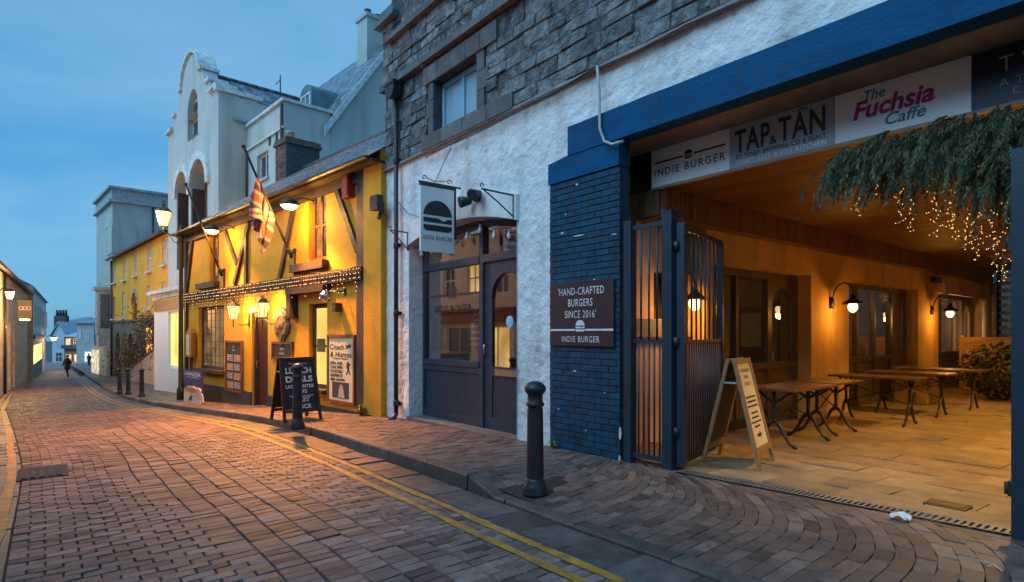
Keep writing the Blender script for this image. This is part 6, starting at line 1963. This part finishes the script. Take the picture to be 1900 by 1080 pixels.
UNIT[0] = 1.2
# ================================================================ ochre three storey house
OB = thing('ochre_house', 'long ochre yellow house with white sash windows above stone arches', 'house', W, (-37, YW, -1.3))
ochre_m = mat("ochre_render", (.88, .38, .02), rough=.7, var=.1, scale=1.0, bump=.2, bscale=14, stain=(.40, .22, .03), stain_amt=.4, stain_scale=.6)
rubble_m = mat("rubble_stone", (.17, .12, .09), rough=.85, var=.45, scale=2.2, bump=.8, bscale=5, stain=(.08, .06, .05), stain_amt=.6, stain_scale=1.5, bdist=.06)
OX0, OX1 = -44.1, -30.12
ow_ = []
for u, v0, v1 in ((213, 489, 525), (231, 477, 520), (252, 465, 512), (277, 454, 504), (305, 440, 492), (211, 551, 592), (229, 543, 590), (275, 530, 574), (304, 522, 559)):
    x, z1 = wq(u, v0); _, z0 = wq(u, v1)
    ow_.append((x - .42, x + .42, z0, z1))
xA, zA = wq(250, 575)
q = MB(); q.wall(OX0, OX1, 2.15, 6.05, YW, ow_ + [(xA - .62, xA + .62, 2.15, 3.65)], .12)
arch_fill(q, xA - .62, xA + .62, 3.03, 3.65, YW, .12); q.quad((OX0, YW, -1.8), (OX0, 14, -1.8), (OX0, 14, 6.05), (OX0, YW, 6.05))
q.build('wall', ochre_m, OB)
for h in ow_: window_unit(OB, h[0], h[1], h[2], h[3], YW + .06, 1, 2, white_frame_m, mat("pale_window_glass", (.42, .50, .58), rough=.12, var=.12, scale=.6), .07, .05, sill=.05, sm=white_frame_m)
q = MB(); q.box(xA - .62, xA + .62, YW + .10, YW + .12, 2.15, 3.65); q.build('arch_recess', mat("dark_window", (.03, .025, .02)), OB)
q = MB()
for i in range(12):
    t0, t1 = pi - pi * i / 12, pi - pi * (i + 1) / 12
    q.tone = RND.random(); q.prism([(xA + r * cos(t), 3.03 + r * sin(t)) for r, t in ((.62, t0), (.86, t0), (.86, t1), (.62, t1))], YW - .05, YW)
q.build('arch_stone', mat("arch_stone", (.40, .30, .22), rough=.8, tone=.3), OB)
q = MB()
ga = []
for u in (219, 231, 243): x, _ = wq(u, 620); ga.append((x - .75, x + .75, -1.7, 1.45))
q.wall(OX0, OX1, -1.8, 2.15, YW - .02, [(a, b, c, d) for a, b, c, d in ga], .4)
for a, b, c, d in ga: arch_fill(q, a, b, .7, 1.45, YW - .02, .4)
q.box(OX0, OX1, YW - .08, YW - .02, 2.09, 2.2)
q.build('stone_arcade', rubble_m, OB)
for i, (a, b, c, d) in enumerate(ga):
    q = MB(); q.quad((a, YW + .37, c), (b, YW + .37, c), (b, YW + .37, d), (a, YW + .37, d))
    q.build('arcade_glazing', lit_window("dim_arcade", (.02, .02, .015), (.12, .10, .05), .6, 1.0) if i != 1 else lit_window("green_shop_glow", (.3, .32, .12), (.6, .62, .25), .9, .9), OB)
x0_, z1_ = wq(271, 608, YW - .05); x1_, z0_ = wq(283, 655, YW - .05)
q = MB(); q.box(x0_, x1_, YW - .06, YW - .03, z0_, z1_); q.build('lit_window', lit_window("orange_window_glow", (.5, .14, .01), (1.0, .50, .08), 1.3, 6.0), OB)
x0_, z1_ = wq(247, 622, YW - .05); x1_, z0_ = wq(262, 645, YW - .05)
q = MB(); q.box(x0_, x1_, YW - .07, YW - .03, z0_, z1_); q.build('wall_sign', mat("blue_grey_sign", (.10, .13, .19), rough=.5, var=.5, scale=2), OB)
q = MB(); q.quad((OX0 - .2, YW - .3, 6.02), (OX1, YW - .3, 6.02), (OX1, 10.5, 8.3), (OX0 - .2, 10.5, 8.3)); q.quad((OX0 - .2, 14.5, 6.02), (OX1, 14.5, 6.02), (OX1, 10.5, 8.3), (OX0 - .2, 10.5, 8.3)); q.build('roof', slate_m, OB)
q = MB(); q.box(OX0 - .2, OX1, YW - .36, YW - .24, 5.98, 6.10); q.tube([(OX0 + .05, YW - .08, -1.6), (OX0 + .05, YW - .08, 6.0)], .06, 6); q.build('gutter', mat("brown_gutter", (.10, .05, .04), rough=.5), OB)
# sloping stair wall in front and the bare climber over it
sx_, sz_ = wq(306, 640, YW - 1.3)
STW = thing('stair_wall', 'sloping rendered stair wall in front of the ochre house', 'wall', W, (-33, YW - .4, -1.3))
q = MB(); q.prism([(-36.9, -1.8), (-29.0, -1.8), (-29.0, .98), (-36.9, -.66)], YW - .50, YW - .30)
q.build('wall', mat("pale_buff_render", (.40, .34, .27), rough=.8, var=.15, scale=1.2, stain=(.2, .17, .13), stain_amt=.6, stain_scale=.8), STW)
q = MB(); q.add([(-36.9, YW - .54, -.66), (-29.0, YW - .54, .98), (-29.0, YW - .26, .98), (-36.9, YW - .26, -.66), (-36.9, YW - .54, -.60), (-29.0, YW - .54, 1.05), (-29.0, YW - .26, 1.05), (-36.9, YW - .26, -.60)], [(0, 3, 2, 1), (4, 5, 6, 7), (0, 1, 5, 4), (1, 2, 6, 5), (2, 3, 7, 6), (3, 0, 4, 7)]); q.build('coping', dressed_m, STW)
CL = thing('climber', 'bare tangled climbing plant arching over the stair of the ochre house', 'climber', W, (-33, YW - .45, 0))
q = MB(); lf = MB()
for i in range(200):
    f = RND.random() ** .7
    x = -37.3 + 8 * f; z = -.35 + 1.4 * f + RND.uniform(0, .4 + 1.3 * f)
    pp_ = [Vector((x, YW - .45 + RND.uniform(-.3, .3), z))]; d = Vector((RND.gauss(-.3, .6), RND.gauss(0, .4), RND.gauss(0, .45)))
    for k in range(7):
        d += Vector((RND.gauss(0, .35), RND.gauss(0, .3), RND.gauss(-.12, .25))); d.normalize(); pp_.append(pp_[-1] + d * .19)
    q.tube(pp_, [.016 - .002 * k for k in range(8)], 3, caps=False)
    for k in range(10):
        c = pp_[RND.randrange(1, 8)] + Vector((RND.gauss(0, .12), RND.gauss(0, .12), RND.gauss(0, .12))); a = Vector((RND.gauss(0, 1), RND.gauss(0, 1), RND.gauss(0, 1))).normalized() * .06; b = a.orthogonal().normalized() * .03
        lf.tone = RND.random(); lf.quad(c - a, c + b, c + a, c - b)
q.build('stem', mat("dark_bark", (.05, .035, .025)), CL); lf.build('foliage', mat("dry_leaf", (.075, .065, .035), rough=.7, tone=.5), CL)

# ================================================================ tall grey green building with a bay
TB = thing('parapet_building', 'tall grey green building with a flat cornice rising behind the ochre house', 'building', W, (-47, YW, -1.6))
TX0, TX1 = -50.5, -44.15
q = MB(); q.box(TX0, TX1, YW, 15, -2, 9.75); q.box(TX1 - 1.6, TX1 + .05, YW - .05, YW + 1.3, 6.5, 8.3); q.build('wall', grey_render_m, TB)
q = MB(); q.box(TX0 - .1, TX1 + .18, YW - .2, 15, 9.75, 9.9); q.box(TX0, TX1 + .04, YW - .05, 15, 9.9, 10.6); q.box(TX0 - .1, TX1 + .2, YW - .22, 15, 10.6, 10.75); q.build('cornice', mat("grey_cornice", (.30, .36, .37), rough=.7), TB)
q = MB(); q.tube([(TX1 + .10, YW + 2.2, 5.5), (TX1 + .10, YW + 2.2, 9.7)], .06, 6); q.build('downpipe', iron_m, TB)
for zz in (4.6, 6.9):
    window_unit(TB, TX0 + 3.8, TX0 + 5.0, zz, zz + 1.6, YW - .03, 2, 2, white_frame_m, sky_glass_m, .08, .05)
q = MB(); BX0 = wq(177, 560, YW - .75)[0]
q.prism([(BX0, 1.4), (TX1 - .3, 1.4), (TX1 - .3, 4.15), (BX0, 4.15)], YW - .75, YW); q.box(BX0 - .1, TX1 - .2, YW - .95, YW, 4.15, 4.35); q.box(BX0, TX1 - .3, YW - .7, YW, .6, 1.4)
by = q.build('bay', mat("cream_bay", (.62, .58, .54), rough=.6), TB)
for k in range(2): window_unit(TB, BX0 + .25 + k * (TX1 - .5 - BX0) / 2, BX0 + .1 + (k + 1) * (TX1 - .5 - BX0) / 2, 1.7, 3.9, YW - .80, 2, 3, white_frame_m, mat("bay_glass", (.16, .16, .18), rough=.1), .08, .05)
q = MB(); q.quad((TX1 - .28, YW - .6, 1.75), (TX1 - .28, YW - .1, 1.75), (TX1 - .28, YW - .1, 3.9), (TX1 - .28, YW - .6, 3.9)); q.build('pane', mat("bay_glass", (.16, .16, .18)), TB)
q = MB(); q.box(TX0, TX1 - .1, YW - .3, YW, -2, .55); q.build('shop_base', mat("cream_bay", (.62, .58, .54)), TB)
q = MB(); q.box(TX0 + .4, TX0 + 3.4, YW - .34, YW - .3, -1.3, .3); q.build('lit_window', lit_window("white_shop_glow", (.25, .2, .12), (.9, .8, .55), .7, 2.5), TB)
UNIT[0] = 1.0
# ================================================================ far end of the street
def far_house(u0, u1, ve, vt, Y, dep, label, wall_m, roof_m, wins, name='house', gable=False, extra=None):
    X0, X1 = (u0 - UC) / FPX * Y, (u1 - UC) / FPX * Y
    zb = rz(sqrt(Y * Y + ((X0 + X1) / 2) ** 2)) - 1.0; ze = EYE + (VH - ve) / FPX * Y; zt = EYE + (VH - vt) / FPX * Y
    b = thing(name, label, 'house', G, ((X0 + X1) / 2, Y, zb + 1))
    q = MB(); q.box(X0, X1, Y, Y + dep, zb, ze)
    if gable: q.prism([(X0, ze), (X1, ze), ((X0 + X1) / 2, zt)], Y, Y + dep)
    q.build('wall', wall_m, b)
    q = MB()
    if gable:
        c = (X0 + X1) / 2
        for a in (X0 - .3, X1 + .3): q.add([(a, Y - .3, ze - .2), (c, Y - .3, zt + .1), (c, Y + dep, zt + .1), (a, Y + dep, ze - .2), (a, Y - .3, ze), (c, Y - .3, zt + .35), (c, Y + dep, zt + .35), (a, Y + dep, ze)], [(0, 1, 2, 3), (4, 7, 6, 5), (0, 4, 5, 1), (0, 3, 7, 4)])
    else:
        q.add([(X0 - .3, Y - .4, ze), (X1 + .3, Y - .4, ze), (X1 - dep * .25, Y + dep / 2, zt), (X0 + dep * .25, Y + dep / 2, zt), (X0 - .3, Y + dep + .3, ze), (X1 + .3, Y + dep + .3, ze)], [(0, 1, 2, 3), (1, 5, 2), (5, 4, 3, 2), (4, 0, 3)])
    q.build('roof', roof_m, b)
    for (a0, a1, c0, c1, m_) in wins:
        wx0, wx1 = X0 + (X1 - X0) * a0, X0 + (X1 - X0) * a1; wz0, wz1 = zb + 1 + (ze - zb - 1) * c0, zb + 1 + (ze - zb - 1) * c1
        window_unit(b, wx0, wx1, wz0, wz1, Y - .06, 2, 2, white_frame_m, m_, .12, .08, depth=.055)
    return b, X0, X1, zb, ze, zt, Y
dk_glass = mat("far_dark_glass", (.06, .08, .10), rough=.1)
wm_glow = lit_window("far_warm_glow", (.5, .25, .06), (.95, .6, .2), 1.2, .8)
pale_roof_m = mat("pale_blue_roof", (.34, .44, .52), rough=.5, var=.15, scale=.5)
far_house(97, 121, 622, 600, 118, 10, 'pale blue house at the street end with a light gabled roof', mat("pale_blue_render", (.50, .60, .68), rough=.7, var=.05, scale=.4), pale_roof_m, [(.3, .45, .55, .9, dk_glass), (.6, .75, .55, .9, dk_glass), (.25, .8, .05, .40, dk_glass)], gable=True)
b, X0, X1, zb, ze, zt, Y = far_house(119, 150, 625, 606, 112, 10, 'brown fronted shop at the street end under a pale sloping roof', mat("brown_far_wall", (.22, .11, .08), rough=.7, var=.2, scale=.5), pale_roof_m, [(.1, .4, .62, .95, wm_glow), (.55, .85, .62, .95, dk_glass), (.1, .45, .05, .35, wm_glow), (.6, .9, .05, .35, wm_glow)], name='far_shop')
q = MB(); q.box(X0 - .2, X1 + .2, Y - .5, Y - .1, zb + 1 + 2.9, zb + 1 + 3.6); q.build('fascia', mat("deep_blue_fascia", (.03, .06, .14), rough=.5), b)
far_house(142, 174, 600, 577, 96, 12, 'grey rendered house with a dark hipped roof at the street end', mat("far_grey_render", (.42, .42, .43), rough=.7, var=.06, scale=.4), slate_m, [(.15, .27, .62, .85, dk_glass), (.55, .72, .55, .8, dk_glass), (.45, .9, .05, .32, lit_window("far_white_glow", (.5, .5, .45), (.9, .9, .85), 1.2, .8))])
far_house(104, 158, 600, 587, 150, 12, 'long dark roofed house standing beyond the other far houses', mat("far_brown_render", (.2, .17, .16), rough=.8), slate_m, [])
q = MB(); X, Y = (110 - UC) / FPX * 148, 148; z0 = EYE + 20 / FPX * Y; z1 = EYE + (618 - 586) / FPX * Y
q.box(X - 1.4, X + 1.6, Y, Y + 1.2, z0 - 3, z1)
for k in range(4): q.lathe([(.32, z1), (.26, z1 + 1.5)], X - 1.0 + k * .75, Y + .6, 8)
cho = q.build('chimney_stack', mat("far_chimney_brick", (.10, .075, .08), rough=.85), fr=G, base=(X, Y, z0))
tag(cho, 'dark chimney with four pots above the pale blue far house', 'chimney')

# ================================================================ far side of the street
YL = 2.76
def l_(u, v, y=YL): return at(L, u, v, y)
lime_m = mat("pale_rubble_wall", (.60, .54, .50), rough=.85, var=.35, scale=2.0, bump=.8, bscale=6, stain=(.22, .18, .16), stain_amt=.5, stain_scale=1, bdist=.05)
SL = thing('stone_terrace', 'low pale stone terrace with slate roof across the street', 'building', L, (34, YL, -1.3))
LX1 = l_(52, 600)[0]
q = MB()
holes_ = [(31.6, 32.8, -1.6, 1.3), (39.2, 40.6, -1.8, 2.0), (42.2, 43.4, -1.8, 2.2)]
q.wall(25, LX1, -2.4, 4.3, YL, holes_, .3); q.quad((LX1, YL, -2.4), (LX1, YL + 8, -2.4), (LX1, YL + 8, 4.3), (LX1, YL, 4.3)); q.build('wall', lime_m, SL)
q = MB(); q.quad((24.8, YL - .3, 4.3), (LX1 + .2, YL - .3, 4.3), (LX1 + .2, YL + 4, 6.0), (24.8, YL + 4, 6.0)); q.quad((24.8, YL + 8.3, 4.3), (LX1 + .2, YL + 8.3, 4.3), (LX1 + .2, YL + 4, 6.0), (24.8, YL + 4, 6.0)); q.build('roof', slate_m, SL)
q = MB(); q.box(24.8, LX1 + .2, YL - .36, YL - .24, 4.22, 4.36); q.build('gutter', mat("maroon_gutter", (.09, .03, .035), rough=.5), SL)
for i, h in enumerate(holes_):
    q = MB(); q.box(h[0] + .05, h[1] - .05, YL + .18, YL + .24, h[2], h[3]); q.build('door', [navy_m, dark_arch_m, brown_join_m][i], SL)
q = MB(); q.tube([(36.6, YL - .08, -2), (36.6, YL - .08, 4.3)], .06, 6); q.build('downpipe', iron_m, SL)
PWH = thing('white_terrace', 'white painted terrace with a dark shopfront and lit window across the street', 'building', L, (56, YL, -2.2))
LX2 = l_(98, 600)[0]
q = MB(); q.box(LX1 + .02, min(LX2, 86), YL - .05, YL + 8, -4, 4.9); q.build('wall', mat("off_white_paint", (.50, .52, .52), rough=.7, var=.1, scale=.6), PWH)
q = MB(); q.quad((LX1, YL - .3, 4.9), (86, YL - .3, 4.9), (86, YL + 5, 8.2), (LX1, YL + 5, 8.2)); q.quad((86, YL - .3, 4.9), (86, YL + 8, 4.9), (86, YL + 5, 8.2), (86, YL + 5, 8.2)); q.build('roof', slate_m, PWH)
q = MB(); q.box(LX1 + .1, LX1 + 16, YL - .22, YL - .05, -4, 1.0); q.box(LX1 + .1, LX1 + 20, YL - .4, YL - .05, 1.0, 1.3); q.build('shopfront', mat("dark_shopfront", (.05, .045, .045), rough=.5), PWH)
x0_, _ = l_(60, 655, YL - .24); x1_, _ = l_(78, 655, YL - .24); _, z1_ = l_(68, 639, YL - .24); _, z0_ = l_(68, 672, YL - .24)
q = MB(); q.box(x0_, x1_, YL - .25, YL - .225, z0_, z1_); q.build('lit_window', lit_window("shop_yellow_glow", (.16, .10, .03), (1.0, .72, .16), 1.3, 3.2), PWH)
for k in range(7): window_unit(PWH, LX1 + 3 + k * 4.6, LX1 + 4.6 + k * 4.6, 2.0, 3.9, YL - .11, 2, 2, white_frame_m, dk_glass, .12, .08, depth=.055)
q = MB(); q.box(LX1 - .5, LX1 + .02, YL - .30, YL - .0, -2.4, 4.9); q.build('lit_pier', mat("lamplit_peach_pier", (.5, .36, .26), rough=.7), PWH)  # orange of the sign lamp put into the pier colour
# lamps and hanging sign of the far side
def street_bracket_lamp(fr, x, y, z, label, power, out=.7, r=.16, g_=16):
    b = thing('bracket_lamp', label, 'street lamp', fr, (x, y, z), 'glowing bracket lamps far down the street')
    q = MB(); q.tube([(x, y, z + .1), (x, y - out * .5, z + .35), (x, y - out, z + .22)], .03, 6); q.box(x - .06, x + .06, y - .03, y, z - .1, z + .3); q.build('arm', iron_m, b)
    q = MB(); q.lathe([(r * 1.1, z + .16), (r * .5, z + .26), (.02, z + .3)], x, y - out, 10); q.build('hood', iron_m, b)
    q = MB(); q.lathe([(r * .55, z - .16), (r, z + .16)], x, y - out, 10); q.build('lantern_glass', glow("far_lamp_glow", (1.0, .52, .13), 4), b)
    lamp('lamp_light', b, (x, y - out - .3, z - .1), power, (1.0, .5, .15), .15)
x, z = l_(18, 548, YL - .4); street_bracket_lamp(L, x, YL, z, 'glowing bracket lamp on the pale stone terrace', 420, .4, .17, 6)
x, z = l_(103, 625, YL - .9); street_bracket_lamp(L, min(x, 80), YL, z - .2, 'glowing bracket lamp at the far end of the white terrace', 160, .9, .30, 22)
Xf, Yf = (132 - UC) / FPX * 108, 108
street_bracket_lamp(G, Xf, 111.7, EYE + (618 - 632) / FPX * 111, 'orange lamp glowing on the brown fronted far shop', 500, .9, .42, 18)
x, z = l_(46, 574, YL - .75)
hg = thing('round_emblem_sign', 'dark square hanging sign with pale ring emblems beside the bracket lamp', 'hanging sign', L, (x, YL - .6, z))
q = MB(); sgx = x; q.box(sgx - .05, sgx + .05, YL - 1.02, YL - .48, z - .45, z + .45); q.build('board', mat("plum_sign", (.010, .005, .016), rough=.5), hg)
q = MB()
for k in range(3):
    cy = YL - .75 + (k - 1) * .14; rr = .10
    for i in range(12):
        t0, t1 = 2 * pi * i / 12, 2 * pi * (i + .7) / 12
        q.add([(sgx - .056, cy - r * cos(t), z + .05 + r * sin(t)) for r, t in ((rr - .035, t0), (rr, t0), (rr, t1), (rr - .035, t1))], [(0, 1, 2, 3)])
q.build('emblem', mat("pale_ring", (.5, .42, .5), rough=.5), hg)
q = MB(); q.tube([(sgx, YL, z + .5), (sgx, YL - 1.05, z + .5)], .025, 6); q.build('arm', iron_m, hg)
q = MB(); q.box(sgx - .06, sgx + .06, YL - .95, YL - .55, z - .55, z - .48); q.build('strip_light', glow("sign_light", (1, .55, .15), 4), hg)
lamp('sign_lamp', hg, (sgx - .1, YL - .6, z - .75), 70, (1, .5, .14), .1)

# facade facing the shops, mirrored in their windows
OP = thing('brick_house', 'plain salmon rendered house with tall windows opposite the burger shop', 'building', Frame(-.624, .7816), (8, 3.2, -.3))
fo = Frame(-.624, .7816)
oh = [(x, x + 1.0, .7, 2.3) for x in (-3.5, -.2, 3.0, 6.2, 9.4, 12.6)] + [(x, x + .95, 3.5, 5.0) for x in (-3.5, -.2, 3.0, 6.2, 9.4, 12.6)]
q = MB(); q.wall(-7, 16, -.8, 6.0, 3.2, oh, .14); q.build('wall', mat("salmon_render", (.52, .36, .30), rough=.75, var=.1, scale=1), OP)
for i, h in enumerate(oh): window_unit(OP, h[0], h[1], h[2], h[3], 3.28, 2, 2, white_frame_m, wm_glow if i in (3, 2) else dk_glass, .07, .04, sill=.06)
q = MB(); q.quad((-7, 2.9, 6.0), (16, 2.9, 6.0), (16, 7, 8.2), (-7, 7, 8.2)); q.build('roof', slate_m, OP)

OP2 = thing('cream_house', 'cream house with a dark shopfront and lit windows beside the salmon house', 'building', fo, (20, 2.4, -.8))
oh = [(x, x + 1.9, -.2, 1.75) for x in (16.6, 19.2, 21.8)] + [(x, x + .9, 2.9, 4.4) for x in (16.8, 18.6, 20.4, 22.2)]
q = MB(); q.wall(16.2, 24.2, -1.6, 5.4, 2.4, oh, .14); q.quad((24.2, 2.4, -1.6), (24.2, 9, -1.6), (24.2, 9, 5.4), (24.2, 2.4, 5.4)); q.build('wall', mat("cream_house_paint", (.62, .52, .46), rough=.75, var=.1, scale=1), OP2)
q = MB(); q.box(16.3, 24.1, 2.28, 2.398, 1.85, 2.30); q.box(16.2, 24.2, 2.15, 2.4, 2.30, 2.40); q.build('fascia', mat("maroon_fascia", (.16, .03, .03), rough=.5), OP2)
for i, h in enumerate(oh): window_unit(OP2, h[0], h[1], h[2], h[3], 2.48, 2, 1 if i < 3 else 2, white_frame_m, wm_glow if i in (0, 2, 4) else dk_glass, .09, .06)
for xx in (16.4, 18.85, 21.45, 23.95):
    q = MB(); q.box(xx - .14, xx + .14, 2.25, 2.395, -1.6, 1.85); q.build('pilaster', mat("white_coping", (.60, .62, .62)), OP2)
q = MB(); q.quad((16.2, 2.1, 5.4), (24.2, 2.1, 5.4), (24.2, 6, 7.6), (16.2, 6, 7.6)); q.build('roof', slate_m, OP2)
# ================================================================ people
def person(u, vf, vh, label, legs, coat, lean=0.0, step=.16):
    """A walking figure in a coat; feet at photo row vf, head at vh."""
    Y = 1.72 * FPX / (vf - vh); X = (u - UC) / FPX * Y; z0 = EYE + (VH - vf) / FPX * Y
    a, n = M.f(X, Y); z0 = rz(-a) + .01 if abs(rz(-a) - z0) < .6 else z0
    b = thing('person', label, 'person', G, (X, Y, z0), None, local=True)
    J = [((0, 0, .96), .135), ((0, 0, 1.18), .145), ((0, 0, 1.42), .12), ((0, 0, 1.50), .055), ((0, -.01, 1.60), .095), ((0, -.02, 1.70), .075),
         ((.10, 0, .90), .095), ((.11, -step, .48), .065), ((.11, -step * .9 + .06, .07), .045), ((.11, -step - .08, .035), .035),
         ((-.10, 0, .90), .095), ((-.11, step * .5, .48), .065), ((-.11, step + .10, .09), .045), ((-.11, step - .02, .04), .035),
         ((.19, 0, 1.40), .065), ((.25, step * .4, 1.14), .05), ((.24, step * .2 - .10, .90), .038), ((.235, step * .2 - .14, .80), .030),
         ((-.19, 0, 1.40), .065), ((-.25, -step * .4, 1.14), .05), ((-.24, -step * .6 - .04, .90), .038), ((-.235, -step * .6 - .08, .80), .030)]
    E = [(0, 1), (1, 2), (2, 3), (3, 4), (4, 5), (0, 6), (6, 7), (7, 8), (8, 9), (0, 10), (10, 11), (11, 12), (12, 13), (2, 14), (14, 15), (15, 16), (16, 17), (2, 18), (18, 19), (19, 20), (20, 21)]
    me = bpy.data.meshes.new('body'); me.from_pydata([j[0] for j in J], E, [])
    o = bpy.data.objects.new('body', me); COL.objects.link(o)
    md = o.modifiers.new('skin', 'SKIN')
    for k, sv in enumerate(me.skin_vertices[0].data): sv.radius = (J[k][1], J[k][1]); sv.use_root = (k == 0)
    sb_ = o.modifiers.new('smooth', 'SUBSURF'); sb_.levels = 1; sb_.render_levels = 1
    bpy.context.view_layer.update()
    dg = bpy.context.evaluated_depsgraph_get()
    m2 = bpy.data.meshes.new_from_object(o.evaluated_get(dg))
    bpy.data.objects.remove(o)
    for m_ in (coat, legs, skin_m): m2.materials.append(m_)
    for pl_ in m2.polygons:
        z = pl_.center.z; pl_.material_index = 2 if z > 1.50 or (abs(pl_.center.x) > .2 and z < .87) else (1 if z < .84 else 0); pl_.use_smooth = True
    ob = bpy.data.objects.new('body', m2); COL.objects.link(ob); ob.parent = b
    q = MB(); q.lathe([(.20, .62), (.215, .8), (.19, 1.02), (.205, 1.25), (.19, 1.40), (.09, 1.50)], 0, 0, 12, caps=False, sy=.75); q.build('coat', coat, b)
    q = MB(); q.ball((0, .02, 1.655), .108, 10, 6, sy=1.05, sz=.95); q.build('hair', hair_m, b)
skin_m = mat("skin", (.42, .26, .2), rough=.6); hair_m = mat("dark_hair", (.02, .015, .012), rough=.6)
dk1, dk2, dk3 = mat("plum_coat", (.05, .02, .035), rough=.8), mat("dark_trousers", (.015, .017, .028), rough=.8), mat("black_coat", (.018, .018, .022), rough=.8)
person(125, 697, 656, 'person in a dark plum coat walking down the middle of the street', dk2, dk1)
person(148, 679.5, 661, 'person in a black coat far off before the brown shop', dk2, dk3, step=.1)
person(165, 682, 658, 'person in a dark brown coat at the far kerb', dk2, mat("brown_coat", (.05, .028, .022), rough=.8), step=.08)
